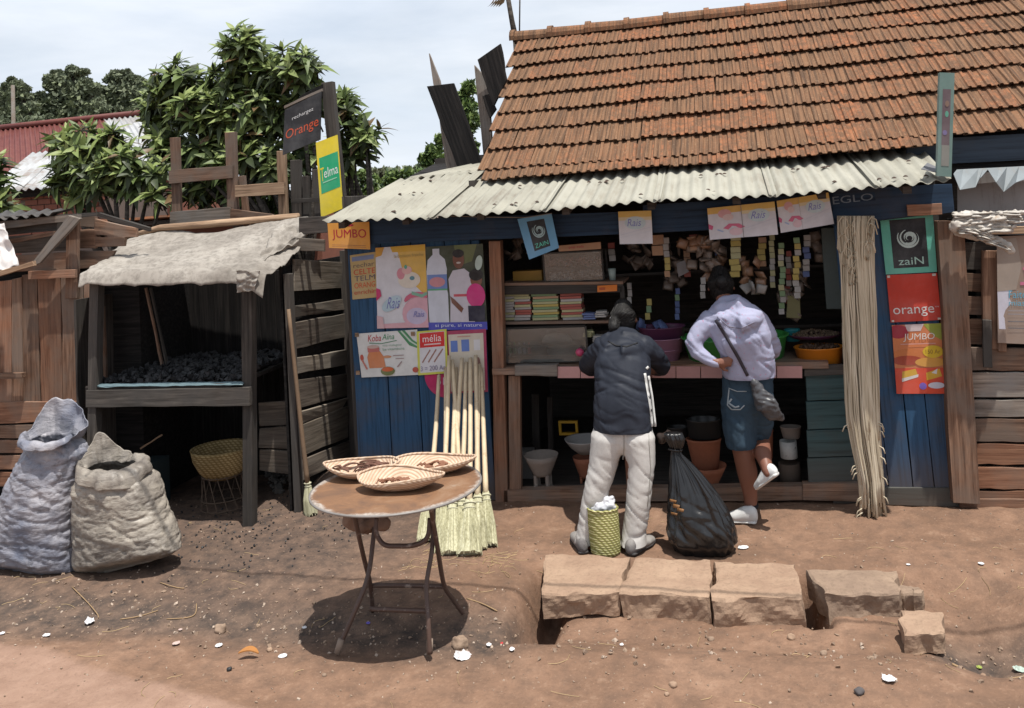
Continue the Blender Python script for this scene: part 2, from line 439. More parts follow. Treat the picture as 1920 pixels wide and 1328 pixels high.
def make_ground():
    xs = list(np.arange(-5.6, 2.4, 0.028)); ys = list(np.arange(3.3, 7.2, 0.028))
    ex = []; d = 0.06; x = xs[-1]
    while x < 600: x += d; ex.append(x); d *= 1.35
    exn = []; d = 0.06; x = xs[0]
    while x > -600: x -= d; exn.append(x); d *= 1.35
    ey = []; d = 0.06; y = ys[-1]
    while y < 900: y += d; ey.append(y); d *= 1.35
    eyn = []; d = 0.06; y = ys[0]
    while y > -60: y -= d; eyn.append(y); d *= 1.35
    xs = exn[::-1] + xs + ex; ys = eyn[::-1] + ys + ey
    nx = len(xs); ny = len(ys); V = []; CC = []
    for y in ys:
        for x in xs:
            V.append((x, y, gz(x, y)))
            n = 0.35 * mn.noise(Vector((x * 1.1, y * 1.7, 0))) + 0.16 * mn.noise(Vector((x * 5, y * 9, 2)))
            coal = (1 - sstep(-2.8 + n, -1.5 + n * 2, x + (5.6 - y) * 0.25)) * sstep(4.15 + n, 5.2 + n, y)
            gut = exp(-((y - 4.55 - 0.35 * n) / 0.27) ** 2) * (1 - sstep(-1.4, -1.1, x)) + sstep(0.6, 0.8, x) * exp(-((y - 4.72) / 0.2) ** 2) * 1.3
            road = (1 - sstep(-0.02, 0.03, (y - 4.07 + 0.27 * max(0, x + 3.75) + 0.25 * n * 0.35))) * (1 - sstep(-1.6, -0.9, x))
            CC.append((coal, min(1, gut), road, 1.0))
    V = np.array(V, dtype=np.float32)
    i = np.arange(nx * ny).reshape(ny, nx)
    q = np.stack([i[:-1, :-1], i[:-1, 1:], i[1:, 1:], i[1:, :-1]], -1).reshape(-1, 4)
    me = bpy.data.meshes.new('ground'); me.vertices.add(len(V)); me.vertices.foreach_set('co', V.ravel())
    me.loops.add(q.size); me.loops.foreach_set('vertex_index', q.ravel().astype(np.int32))
    me.polygons.add(len(q)); me.polygons.foreach_set('loop_start', np.arange(0, q.size, 4, dtype=np.int32))
    me.polygons.foreach_set('use_smooth', np.ones(len(q), dtype=bool)); me.update(calc_edges=True); me.validate()
    a = me.color_attributes.new('soil', 'FLOAT_COLOR', 'POINT'); a.data.foreach_set('color', np.array(CC, dtype=np.float32).ravel())
    s = NT('red_brown_earth'); v = s.coord(kind='Object', rnd=False)
    n1 = s.noise(v, 1.6, 8, 0.62); n2 = s.noise(v, 9, 8, 0.65); n3 = s.noise(v, 55, 5, 0.7)
    at_ = s.n('Attribute'); at_.attribute_name = 'soil'; sp = s.n('SeparateColor'); s.l(at_.outputs['Color'], sp.inputs[0])
    col = s.ramp(n1, [(0.3, (0.158, 0.095, 0.063)), (0.52, (0.22, 0.131, 0.087)), (0.72, (0.28, 0.172, 0.116))])
    col = s.mix(s.ramp(n2, [(0.32, 0.65), (0.56, 0.0)]), col, (0.115, 0.075, 0.055))
    col = s.mix(s.ramp(n2, [(0.58, 0.0), (0.75, 0.5)]), col, (0.38, 0.26, 0.185))
    cn = s.math('MULTIPLY', sp.outputs[0], s.ramp(n2, [(0.25, 1.0), (0.75, 0.55)]))
    col = s.mix(cn, col, s.ramp(n2, [(0.3, (0.045, 0.037, 0.034)), (0.7, (0.125, 0.092, 0.074))]))
    col = s.mix(s.math('MULTIPLY', sp.outputs[1], s.ramp(n2, [(0.3, 1.0), (0.7, 0.6)])), col, s.ramp(n2, [(0.35, (0.05, 0.042, 0.038)), (0.7, (0.14, 0.102, 0.08))]))
    col = s.mix(s.math('MULTIPLY', sp.outputs[2], 0.9), col, s.ramp(n2, [(0.3, (0.25, 0.155, 0.112)), (0.7, (0.33, 0.215, 0.16))]))
    col = s.mix(s.ramp(n3, [(0.3, 0.3), (0.45, 0.0)]), col, (0.07, 0.045, 0.033))
    col = s.mix(s.ramp(n3, [(0.58, 0.0), (0.72, 0.5)]), col, (0.36, 0.24, 0.165))
    s.bump(s.mix(0.5, n2, n3), 0.8, 0.016)
    me.materials.append(s.out(col, 0.95, 0.15))
    o = bpy.data.objects.new('ground', me); COL.objects.link(o); o['kind'] = 'structure'
make_ground()

# ================================================================ foliage helpers
def leafmat(name, a, b, rough=0.45, tr=0.12):
    s = NT(name); n = s.noise(s.coord((1, 1, 1)), 3.0, 3, 0.6)
    col = s.mix(s.ramp(n, [(0.35, 0.0), (0.65, 1.0)]), a, b)
    s.out(col, rough, 0.35)
    t = s.n('BsdfTranslucent'); s.l(col, t.inputs[0]); ms = s.n('MixShader'); ms.inputs[0].default_value = tr
    o = [x for x in s.t.nodes if x.type == 'OUTPUT_MATERIAL'][0]
    s.l(s.b.outputs[0], ms.inputs[1]); s.l(t.outputs[0], ms.inputs[2]); s.l(ms.outputs[0], o.inputs[0]); return s.m
LF = [leafmat('leaf_dark_glossy', (0.038, 0.052, 0.022), (0.065, 0.085, 0.036), .5, .2), leafmat('leaf_mid_green', (0.10, 0.145, 0.045), (0.15, 0.20, 0.065), .5, .25),
      leafmat('leaf_young_yellow_green', (0.22, 0.285, 0.09), (0.33, 0.385, 0.15), .5, .3), leafmat('leaf_old_brown', (0.10, 0.065, 0.03), (0.16, 0.10, 0.045))]
BARK = wood('bark_grey_brown', (0.06, 0.05, 0.042), (0.13, 0.11, 0.09))
def leaf_geo(L_=0.24, Wd=0.075, droop=0.25):
    V = []; F = []; n = 4
    for i in range(n + 1):
        t = i / n; w = Wd / 2 * (sin(pi * min(1, t ** 0.75 * 0.97 + 0.03))) + 0.002
        x = L_ * t; z = -droop * L_ * t * t
        V += [(x, -w, z + 0.25 * w), (x, 0, z), (x, w, z + 0.25 * w)]
    for i in range(n):
        a = 3 * i; F += [(a, a + 3, a + 4, a + 1), (a + 1, a + 4, a + 5, a + 2)]
    return V, F
LG = [leaf_geo(0.23, 0.083, 0.35), leaf_geo(0.21, 0.075, 0.8), leaf_geo(0.19, 0.060, 0.10)]
LM = {}
for gi, (v_, f_) in enumerate(LG):
    for mi in range(4):
        me = bpy.data.meshes.new('leaf'); me.from_pydata(v_, [], f_); me.materials.append(LF[mi])
        me.polygons.foreach_set('use_smooth', [True] * len(me.polygons)); LM[gi, mi] = me
def rnd_unit():
    while True:
        v = Vector((random.uniform(-1, 1), random.uniform(-1, 1), random.uniform(-1, 1)))
        if 0.05 < v.length < 1: return v.normalized()

def loquat(name, label, base, clumps, n_single, yc, per=9, fruit=0, seed=1):
    random.seed(seed)
    root = thing(name, label, 'tree', base)
    tb = MB(); fol = [[], [], []]; leaves = []
    hub = Vector(base) + Vector((0.1, 0, 1.6))
    for (u, v, r, dy) in clumps:
        c = PY(u, v, yc + dy); R = r * pxm(c)
        mid = hub.lerp(c, 0.5) + Vector((random.uniform(-.2, .2), random.uniform(-.2, .2), -0.12))
        tb.tube([hub - Vector((0, 0, .3)), mid, c], [0.045, 0.03, 0.012], 6)
        nr = max(5, int(r * r / 92))
        for k in range(nr):
            d = rnd_unit(); d.z = d.z * 0.8 + 0.2
            if d.y > 0.3 and random.random() < 0.6: d.y = -d.y
            p = c + Vector((d.x * R, d.y * R * 0.9, d.z * R)) * (random.random() ** 0.4)
            ax = (d * 0.75 + Vector((0, -0.25, 0.75)) + rnd_unit() * 0.3).normalized()
            tb.tube([p - ax * 0.22 + rnd_unit() * .04, p], [0.011, 0.007], 4)
            young = random.random() < 0.6
            m_ = per + random.randint(-2, 3); s_ = ax.orthogonal().normalized(); t_ = ax.cross(s_)
            for q in range(m_):
                w = 2 * pi * q / m_ * 1.618 * 2 + random.random() * 0.4; up = 0.15 + 0.85 * (q / m_) ** 1.3 * random.uniform(.6, 1.2)
                dr = ((s_ * cos(w) + t_ * sin(w)) * (1.15 - up * 0.75) + ax * up).normalized()
                mi = 2 if (young and q > m_ - 6 and random.random() < .8) else (1 if random.random() < 0.5 else 0)
                if random.random() < 0.02: mi = 3
                gi = 1 if q < 3 else (0 if q < m_ - 3 else 2)
                sc = random.uniform(0.7, 1.15) * (0.85 if q > m_ - 3 else 1)
                Z = (ax - dr * ax.dot(dr)).normalized(); Y = Z.cross(dr)
                leaves.append((p - ax * 0.05 * (1 - q / m_), Matrix((dr, Y, Z)).transposed(), sc, gi, mi))
    leaves.sort(key=lambda t: t[0].y + random.uniform(-.1, .1))
    for p, Rm, sc, gi, mi in leaves[:n_single]:
        o = bpy.data.objects.new('leaf', LM[gi, mi]); COL.objects.link(o)
        o.location = p - Vector(base); o.rotation_euler = Rm.to_euler(); o.scale = (sc, sc, sc); o.parent = root
    fm = MB()
    for p, Rm, sc, gi, mi in leaves[n_single:]:
        fm.mat(mi); v_, f_ = LG[gi]; fm.add([p + Rm @ (Vector(q) * sc) for q in v_], f_)
    o = fm.build('crown', LF, root, True, origin=base); o['kind'] = 'stuff'
    tb.tube([Vector(base) - Vector((0, 0, .1)), Vector(base) + Vector((0.05, 0, .8)), hub], [0.11, 0.09, 0.07], 10)
    tb.build('trunk', BARK, root, True, origin=base)
    for k in range(fruit):
        u, v = [(487, 127), (492, 135), (564, 137), (430, 215), (470, 92), (590, 190)][k]
        c = PY(u, v, yc - 0.45); fmb = MB(); fmb.lathe(c, [(0.002, -.022), (.017, -.012), (.02, .002), (.012, .018), (.002, .022)], 8)
        fmb.build('fruit', paint('fruit_yellow', (0.75, 0.4, 0.05)), root, True)
    return root

CL = [(452, 100, 48, 0), (445, 165, 55, .1), (505, 150, 45, .2), (560, 135, 52, 0), (590, 190, 45, .3), (330, 165, 52, 0), (300, 215, 45, .3), (365, 215, 55, -.1), (425, 235, 55, 0),
      (480, 215, 55, 0), (535, 225, 48, .1), (300, 275, 42, 0), (350, 290, 55, -.1), (415, 300, 50, 0), (475, 290, 50, -.1), (520, 320, 40, 0), (570, 290, 40, .3), (390, 350, 42, .2),
      (450, 350, 40, .1), (525, 375, 34, .3), (385, 180, 38, .2), (490, 345, 35, .3), (355, 360, 36, .3)]
loquat('loquat_tree', 'tall dark green tree with rosettes of long leaves behind the charcoal stall', (PY(555, 400, 9.2).x, 9.2, 0), CL, 200, 9.2, seed=3)
CL2 = [(150, 285, 48, 0), (125, 335, 36, 0), (185, 330, 42, -.1), (240, 310, 40, 0), (210, 275, 38, .1), (255, 350, 34, .1), (150, 372, 22, 0), (120, 265, 26, .1), (285, 330, 34, .1), (305, 370, 26, 0)]
loquat('leafy_shrub', 'low light green broad-leaved shrub in front of the red metal roof', (PY(215, 400, 8.6).x, 8.6, 0), CL2, 90, 8.6, per=8, seed=5)
CL3 = [(665, 285, 30, .1), (640, 310, 26, .1), (690, 275, 22, .1), (655, 225, 34, 0), (685, 250, 30, 0), (640, 265, 24, .2), (650, 190, 22, .1)]
loquat('dark_leaf_tree', 'dark small-crowned tree to the right of the yellow and green sign', (PY(660, 380, 9.9).x, 9.9, 0), CL3, 0, 9.9, per=10, seed=8)
CL4 = [(-8, 345, 26, 0), (2, 385, 24, 0), (-12, 310, 20, 0)]
loquat('edge_shrub', 'dark shrub cut by the left edge of the photo above the plank shed', (PY(-12, 400, 8.2).x, 8.2, 0), CL4, 0, 8.2, seed=9)

def fine_tree(name, label, base, clumps, leaf, n_per, mats, parent_cat='tree', trunk_r=0.2, seed=2, asp=2.0):
    """crown of very many small leaf faces spread through uneven clumps (world centre, radii)"""
    random.seed(seed); root = thing(name, label, parent_cat, base); m = MB(); tb = MB()
    top = max(c.z for c, r in clumps)
    hub = Vector((base[0], base[1], base[2] + (top - base[2]) * 0.35))
    tb.tube([Vector(base) - Vector((0, 0, .3)), hub], [trunk_r, trunk_r * .7], 8)
    for c, r in clumps:
        tb.tube([hub - Vector((0, 0, .2)), c], [trunk_r * .5, trunk_r * .12], 6)
        for k in range(n_per):
            d = rnd_unit() * (random.random() ** 0.45) * (0.75 + 0.5 * mn.noise(Vector((k * .01, c.x, c.z))) + 0.15 * random.random()) * (random.uniform(1.1, 1.45) if random.random() < .09 else 1)
            p = c + Vector((d.x * r[0], d.y * r[1], d.z * r[2]))
            a = rnd_unit(); b = a.orthogonal().normalized(); l = leaf * random.uniform(.6, 1.3)
            m.mat(random.choices(range(len(mats)), [5, 4, 2][:len(mats)])[0])
            m.add([p - a * l, p + b * l / asp, p + a * l, p - b * l / asp], [(0, 1, 2, 3)])
    o = m.build('crown', mats, root, False, origin=base); o['kind'] = 'stuff'
    tb.build('trunk', BARK, root, True, origin=base); return root
HZ = [leafmat('needles_dark_olive_hazed', (0.095, 0.118, 0.075), (0.13, 0.15, 0.095), 0.8), leafmat('needles_olive_hazed', (0.14, 0.165, 0.10), (0.17, 0.19, 0.12), 0.8), leafmat('needles_light_hazed', (0.16, 0.19, 0.10), (0.2, 0.225, 0.13), 0.8)]  # needle colours lightened: distance haze is put into the colour
def far_tree(label, spots, y, leaf=0.35, n=1500, seed=1, name='hill_tree', w=1.0):
    cl = []
    leaf *= .62; n = int(n * .5); rr = random.Random(seed)
    for u, v, r in spots:
        c = PY(u, v, y); R = r * pxm(c); cl.append((c, (R * .85, R, R * .8)))
        for k in range(9): a = rr.random() * 6.28; q = rr.uniform(.7, 1.15); cl.append((c + Vector((cos(a) * R * q, -.3 * R, sin(a) * R * q)), (R * rr.uniform(.18, .45), R * .4, R * rr.uniform(.12, .3))))
    bx = sum(c.x for c, r in cl) / len(cl)
    return fine_tree(name, label, (bx, y, hill_z(bx, y)), cl, leaf, n, HZ, 'tree', 0.35, seed)
def hill_z(x, y):
    t = sstep(24, 80, y) * (1 - sstep(-.63, -.52, x / max(1, y)))
    return 6.2 * t + 0.6 * mn.noise(Vector((x * .05, y * .05, 0))) * t
def hill():
    xs = [-130 + 5 * i for i in range(45)]; ys = [23 + 5 * i for i in range(40)]
    V = [(x, y, hill_z(x, y) - 0.15 + (0 if y < 180 else -(y - 180) * .05)) for y in ys for x in xs]; n = len(xs)
    F = [(j * n + i, j * n + i + 1, (j + 1) * n + i + 1, (j + 1) * n + i) for j in range(len(ys) - 1) for i in range(n - 1)]
    s = NT('hill_scrub'); nn = s.noise(s.coord(rnd=False), 0.4, 8, 0.65)
    col = s.ramp(nn, [(0.35, (0.05, 0.075, 0.03)), (0.6, (0.11, 0.13, 0.055)), (0.75, (0.2, 0.14, 0.08))])
    o = mk('hill', V, F, s.out(col, 0.95, 0.1), smooth=True, origin=(0, 0, 0)); o['kind'] = 'structure'
hill()
far_tree('round-topped dark conifer, tallest of the trees on the far hill', [(135, 160, 36), (120, 185, 34), (160, 190, 34), (140, 215, 38), (95, 200, 26), (172, 225, 24), (110, 150, 14)], 55, 0.34, 1700, 11)
far_tree('dark conifer on the far hill at the left edge of the photo', [(30, 180, 26), (8, 200, 30), (45, 210, 28), (20, 225, 32), (30, 163, 14)], 52, 0.34, 1500, 12)
far_tree('broad dark conifer on the far hill behind the tall leafy tree', [(225, 170, 30), (255, 175, 30), (215, 205, 32), (265, 205, 34), (240, 150, 14), (285, 190, 24), (195, 190, 20)], 58, 0.34, 1600, 13)
far_tree('long continuous belt of dark undergrowth across the far hill below the conifers', [(u, 222 + 6 * sin(u), 22) for u in range(-10, 300, 22)] + [(70, 205, 22), (185, 200, 24), (10, 190, 20)], 60, 0.3, 700, 16, 'hill_thicket')
far_tree('low light olive bush between the hill conifers and the red roof', [(190, 220, 22), (225, 225, 20), (165, 235, 16), (250, 232, 20)], 42, 0.22, 900, 14, 'hill_bush')
far_tree('small olive bush above the left end of the red roof', [(70, 228, 20), (95, 232, 16), (45, 235, 16), (5, 245, 18)], 44, 0.22, 800, 15, 'hill_bush')
GL = [leafmat('leaf_small_green', (0.09, 0.15, 0.045), (0.14, 0.20, 0.06), .5, .3), leafmat('leaf_small_light', (0.17, 0.24, 0.07), (0.22, 0.29, 0.09), .5, .3), leafmat('leaf_small_dark', (0.03, 0.055, 0.02), (0.04, 0.07, 0.025))]
def bush(name, label, spots, y, leaf, n, seed, base_z=0.0, mats=GL, asp=2.2, cat='bush'):
    cl = []
    for u, v, r in spots:
        c = PY(u, v, y); R = r * pxm(c); cl.append((c, (R, R, R)))
    bx = sum(c.x for c, r in cl) / len(cl)
    return fine_tree(name, label, (bx, y, base_z), cl, leaf, n, mats, cat, 0.05, seed, asp)
bush('slender_tree', 'narrow bright green tree between the two black boards', [(880, 165, 16), (878, 200, 22), (872, 240, 24), (885, 225, 20), (878, 280, 26), (868, 180, 12)], 10.2, 0.045, 420, 21, cat='tree')
bush('green_bush', 'bright green bush left of the grey board and above the awning edge', [(815, 285, 22), (800, 300, 18), (838, 305, 26), (825, 262, 12), (860, 310, 24)], 10.0, 0.042, 420, 22)
bush('hedge_bush', 'low green bushes showing above the left slope of the awning', [(665, 360, 24), (700, 345, 22), (735, 335, 22), (765, 328, 16), (690, 372, 24), (640, 372, 20), (720, 358, 22), (790, 330, 16), (655, 340, 20), (680, 330, 16), (745, 350, 20), (820, 325, 16), (770, 345, 18), (650, 385, 22)], 12.0, 0.05, 420, 23)
bush('far_treeline', 'thin line of distant trees at the horizon above the awning', [(745, 322, 7), (765, 321, 8), (785, 319, 8), (800, 318, 8), (725, 323, 7), (705, 325, 7)], 75, 0.35, 260, 24, -1, HZ)
def palm():
    c = PY(712, 325, 15); root = thing('fan_palm', 'small palm with drooping grey-green fronds above the hedge', 'palm', (c.x, c.y, 0)); random.seed(31)
    m = MB(); m.tube([(c.x, c.y, -.1), (c.x + .05, c.y, 1.2), c], [0.14, 0.12, 0.1], 8); m.build('trunk', BARK, root, True, origin=(c.x, c.y, 0))
    for k in range(16):
        w = 2 * pi * k / 16 + random.random() * .3; up = random.uniform(.2, 1.0); L_ = random.uniform(.38, .55); m = MB(); pts = []
        for i in range(7):
            t = i / 6; pts.append(c + Vector((cos(w) * L_ * t, sin(w) * L_ * t, up * L_ * t * 1.1 - .85 * L_ * t * t)))
        m.tube(pts, [0.012, .01, .008, .007, .006, .004, .002], 4)
        for i in range(1, 7):
            for sgn in (-1, 1):
                for q in (0, .5):
                    p = pts[i - 1].lerp(pts[i], q + .2); d = Vector((-sin(w) * sgn, cos(w) * sgn, -.35)) * .15 * (1.1 - i / 8)
                    t_ = (pts[i] - pts[i - 1]).normalized() * .05; m.add([p, p + d * .5 + t_ * 1.2 + Vector((0, 0, .01)), p + d + t_], [(0, 1, 2)])
        m.build('frond', leafmat('palm_frond', (0.11, 0.13, 0.07), (0.16, 0.17, 0.1)) if 'pf' not in MATS else MATS['pf'], root)
MATS['pf'] = leafmat('palm_frond_green', (0.11, 0.13, 0.07), (0.16, 0.17, 0.1)); palm()

# ================================================================ houses behind
def corr_mat(name, c, c2, rust=None, rough=0.6, spec=0.3, metal=0.0, amt=0.5):
    s = NT(name); n = s.noise(s.coord((1, 1, 1)), 1.7, 8, 0.65); f = s.noise(s.coord((40, 2, 2)), 1.0, 5, 0.7)
    col = s.mix(s.ramp(n, [(0.35, 0.0), (0.65, 1.0)]), c, c2)
    if rust: col = s.mix(s.ramp(s.math('MULTIPLY', n, f), [(0.27, 0.0), (0.36, amt)]), col, rust)
    s.bump(f, 0.08, 0.003); return s.out(col, rough, spec, metal)
def corr_sheet(name, A, B, C_, D, mat, parent=None, pitch=0.08, amp=0.012, rows=5, edge=None, thick=0.0015, wob=0.004, label=None):
    """A front-left, B front-right, C back-right, D back-left; flutes run front to back"""
    A, B, C_, D = map(Vector, (A, B, C_, D)); n = (B - A).cross(D - A).normalized()
    if n.z < 0: n = -n
    W_ = (B - A).length; nf = max(2, int(round(W_ / pitch))); nx = nf * 6; V = []
    sd_ = random.random() * 50
    for j in range(rows + 1):
        t = j / rows
        for i in range(nx + 1):
            u = i / nx; e = 0.0
            if edge and j == 0: e = edge * mn.noise(Vector((u * W_ * 6, sd_, 0)))
            p = A.lerp(B, u).lerp(D.lerp(C_, u), t + e)
            h = amp * cos(2 * pi * nf * u) + wob * mn.noise(Vector((u * W_ * 3, t * 4, sd_))) * 2
            V.append(p + n * h)
    nn = nx + 1; F = [(j * nn + i, j * nn + i + 1, (j + 1) * nn + i + 1, (j + 1) * nn + i) for j in range(rows) for i in range(nx)]
    k = len(V); V2 = [v - n * thick for v in V]; F2 = [tuple(reversed([q + k for q in f])) for f in F]
    rim = list(range(nn)) + [j * nn + nx for j in range(1, rows + 1)] + [rows * nn + i for i in range(nx - 1, -1, -1)] + [j * nn for j in range(rows - 1, 0, -1)]
    F3 = [(b, a, a + k, b + k) for a, b in zip(rim, rim[1:] + rim[:1])]
    ex = (B - A).normalized(); ey = n.cross(ex)
    o = mk(name, V + V2, F + F2 + F3, mat, parent, True, origin=(A + B + C_ + D) / 4, rot=Matrix((ex, ey, n)).transposed())
    if label: o['label'] = label
    return o
random.seed(40)
REDROOF = corr_mat('oxblood_roof_sheet', (0.115, 0.032, 0.028), (0.15, 0.045, 0.038), (0.16, 0.07, 0.04))
GREYROOF = corr_mat('grey_roof_sheet', (0.42, 0.43, 0.44), (0.30, 0.30, 0.30), (0.2, 0.12, 0.08))
BRICKM = paint('brick_red', (0.24, 0.10, 0.07), 0.9, 0.5, 0.1)
MORTAR = paint('mortar_brown', (0.17, 0.13, 0.11), 0.95, 0.4, 0.1)
# the oxblood metal-roofed house
def far_house():
    y0, y1 = 19.0, 22.5
    A = PY(-80, 345, y0); B = PY(330, 325, y0); D = PY(-60, 240, y1); C_ = PY(262, 226, y1)
    A.z = B.z = (A.z + B.z) / 2; D.z = C_.z = (D.z + C_.z) / 2
    root = thing('house', 'house with a long oxblood red corrugated metal roof below the hill trees', 'house', ((A.x + B.x) / 2, y0 + 1.5, 0))
    k = 5
    for i in range(k):
        if i == k - 1: m_ = GREYROOF; lb = 'pale new roof sheet'
        else: m_ = REDROOF; lb = None
        corr_sheet('roof_sheet', A.lerp(B, i / k), A.lerp(B, (i + 1.02) / k), D.lerp(C_, (i + 1.02) / k), D.lerp(C_, i / k), m_, root, 0.2, 0.03, 4, label=lb)
    m = MB(); zt = A.z - 0.05; m.box(((A.x + B.x) / 2, y0 + 2.0, zt / 2 - .1), (B.x - A.x - .6, 3.0, zt), 0); m.build('wall', BRICKM, root, origin=root.location)
    rb = MB(); rb.tube([D + Vector((0, 0, .06)), C_ + Vector((0, 0, .06))], 0.09, 8); rb.build('ridge_cap', REDROOF, root, True)
far_house()
def shed():
    y0, y1 = 13.0, 15.0
    A = PY(-30, 362, y0); B = PY(185, 352, y0); D = PY(62, 287, y1); C_ = PY(240, 282, y1); B.z = A.z; C_.z = D.z
    root = thing('brick_shed', 'small brick shed with a grey corrugated roof left of the light green shrub', 'shed', ((A.x + B.x) / 2, y0 + 1, 0))
    for i in range(3): corr_sheet('roof_sheet', A.lerp(B, i / 3), A.lerp(B, (i + 1.03) / 3), D.lerp(C_, (i + 1.03) / 3), D.lerp(C_, i / 3), GREYROOF, root, 0.16, 0.025, 4)
    x0 = A.x + .4; x1 = B.x - .1; zt = A.z - .06
    m = MB(); m.box(((x0 + x1) / 2, y0 + 1.2, zt / 2 - .1), (x1 - x0, 1.6, zt)); m.build('wall', MORTAR, root, origin=root.location)
    bm_ = MB(); bm_.box((0, 0, 0), (.26, .06, .09)); tmp = None
    r = 0; z = zt - .06
    while z > zt - 0.9:
        x = x0 + (0.14 if r % 2 else 0) + .13
        while x < x1 - .1:
            if tmp is None:
                o = bm_.build('brick', BRICKM, root, origin=(0, 0, 0)); tmp = o.data
            else: o = bpy.data.objects.new('brick', tmp); COL.objects.link(o); o.parent = root
            o.location = Vector((x, y0 + .385 + random.uniform(-.006, .006), z)) - root.location; x += .28
        z -= .105; r += 1
    fb = MB(); fb.box(((x0 + x1) / 2, y0 + .25, zt + .0), (x1 - x0 + .5, .06, .14)); fb.build('fascia', W_BLK, root)
shed()
# terracotta roofed outhouse seen through the shrubs
TCT = wood('terracotta_old', (0.30, 0.12, 0.06), (0.42, 0.20, 0.10), grey=(0.2, 0.13, 0.10))
def outhouse():
    y0, y1 = 10.2, 12.2
    A = PY(170, 420, y0); B = PY(600, 395, y0); D = PY(170, 372, y1); C_ = PY(600, 318, y1)
    A.z = B.z = (A.z + B.z) / 2 - 0.0; D.z = C_.z = 1.95
    root = thing('outhouse', 'low outhouse with an old terracotta tile roof behind the brown board frame', 'outhouse', ((A.x + B.x) / 2, y0 + 1, 0))
    n = (B - A).cross(D - A).normalized(); n = n if n.z > 0 else -n
    m = MB(); m.hexa([A, B, C_, D], [A - n * .05, B - n * .05, C_ - n * .05, D - n * .05]); m.build('roof_deck', W_DARK, root)
    cols = 18; rows = 9; ex = (B - A).normalized(); L_ = (D - A).length; ey = (D - A).normalized(); w = (B - A).length / cols; h = L_ / rows
    tm = MB(); tm.hexa([(-w / 2, -h * .6, .05), (w / 2, -h * .6, .05), (w / 2, h * .5, .02), (-w / 2, h * .5, .02)][::1], [(-w / 2, -h * .6, .02), (w / 2, -h * .6, .02), (w / 2, h * .5, .0), (-w / 2, h * .5, .0)])
    me = None
    for i in range(rows):
        for j in range(cols):
            p = A + ex * w * (j + .5) + ey * h * (i + .5) + n * random.uniform(0, .012)
            if me is None: o = tm.build('roof_tile', TCT, root, origin=(0, 0, 0)); me = o.data
            else: o = bpy.data.objects.new('roof_tile', me); COL.objects.link(o); o.parent = root
            o.location = p - root.location; o.rotation_euler = Matrix((ex, n.cross(ex), n)).transposed().to_euler(); o.scale = (.97, 1, 1)
    m = MB(); m.box(((A.x + B.x) / 2, y0 + 1.2, A.z / 2 - .05), (B.x - A.x - .3, 1.8, A.z)); m.build('wall', BRICKM, root, origin=root.location)
outhouse()
def upole():
    c = PY(24, 160, 38); b = PY(24, 235, 38); m = MB(); m.tube([(b.x, b.y, 0), c], [0.13, 0.09], 8)
    o = m.build('utility_pole', W_GREY, None, True); tag(o, 'thin grey utility pole rising before the leftmost hill conifer', 'pole')
    u = PY(62, 292, 16)
upole()
# ================================================================ the shop (one thing, many parts)
FY = 6.43
random.seed(50)
shop = thing('shop', 'blue plank-walled roadside shop with a tiled roof, pale corrugated awning and open counter', 'shop', (-0.8, FY, 0))
SH = Vector(shop.location)
F0 = YP(FY)
# wall boards left of the opening: x -3.0 .. -1.87
xb = [-3.0, -2.72, -2.47, -2.2, -1.99]
for a, b in zip(xb, xb[1:]):
    plank('wall_board', [(a + .004, FY, 0.06), (b - .004, FY, 0.06), (b - .004, FY, 1.92), (a + .004, FY, 1.92)], .03, BLUE, shop, 5, .002)
plank('wall_board', [(-1.985, FY, 0.0), (-1.925, FY, 0.0), (-1.925, FY, 1.9), (-1.985, FY, 1.9)], .04, BLUE, shop, 5, .002)
# left return wall into the gap
for i in range(6):
    plank('side_board', [(-3.005, FY + .03 + i * .3, 0.05), (-3.005, FY + .32 + i * .3, 0.05), (-3.005, FY + .32 + i * .3, 2.3), (-3.005, FY + .03 + i * .3, 2.3)], .03, W_SOOT, shop, 3, n_hint=Vector((-1, 0, 0)))
# right wall x .62 .. 1.27
xb = [0.60, 0.78, 0.93, 1.06, 1.20]
for a, b in zip(xb, xb[1:]):
    plank('wall_board', [(a + .003, FY, 0.12), (b - .003, FY, 0.12), (b - .003, FY, 1.92), (a + .003, FY, 1.92)], .03, BLUE, shop, 5, .002)
plank('skirting_board', [(0.42, FY - .012, 0.02), (1.205, FY - .012, 0.01), (1.205, FY - .012, 0.13), (0.42, FY - .012, 0.13)], .03, TEALB, shop, 4)
# posts
post('post', 927, 452, 941, 953, (22, 24), FY - .03, .08, W_RED, shop)
post('post', 1782, 415, 1813, 945, (46, 46), FY - .1, .10, W_BRN, shop, jit=.006, label='thick reddish corner post')
post('post', 964, 705, 966, 935, 22, FY - .01, .05, W_BRN, shop)
post('post', 943, 700, 958, 925, 8, FY + .06, .03, W_BRN, shop)
# sill beam in front of the opening
plank('sill_beam', qpx(YP(FY - .03), (944, 943), (1512, 938), (1512, 912), (944, 920)), .09, W_BRN, shop, 6, .003)
plank('sill_beam', qpx(YP(FY - .045), (1505, 938), (1625, 942), (1625, 905), (1505, 908)), .07, W_BRN, shop, 3, .003)
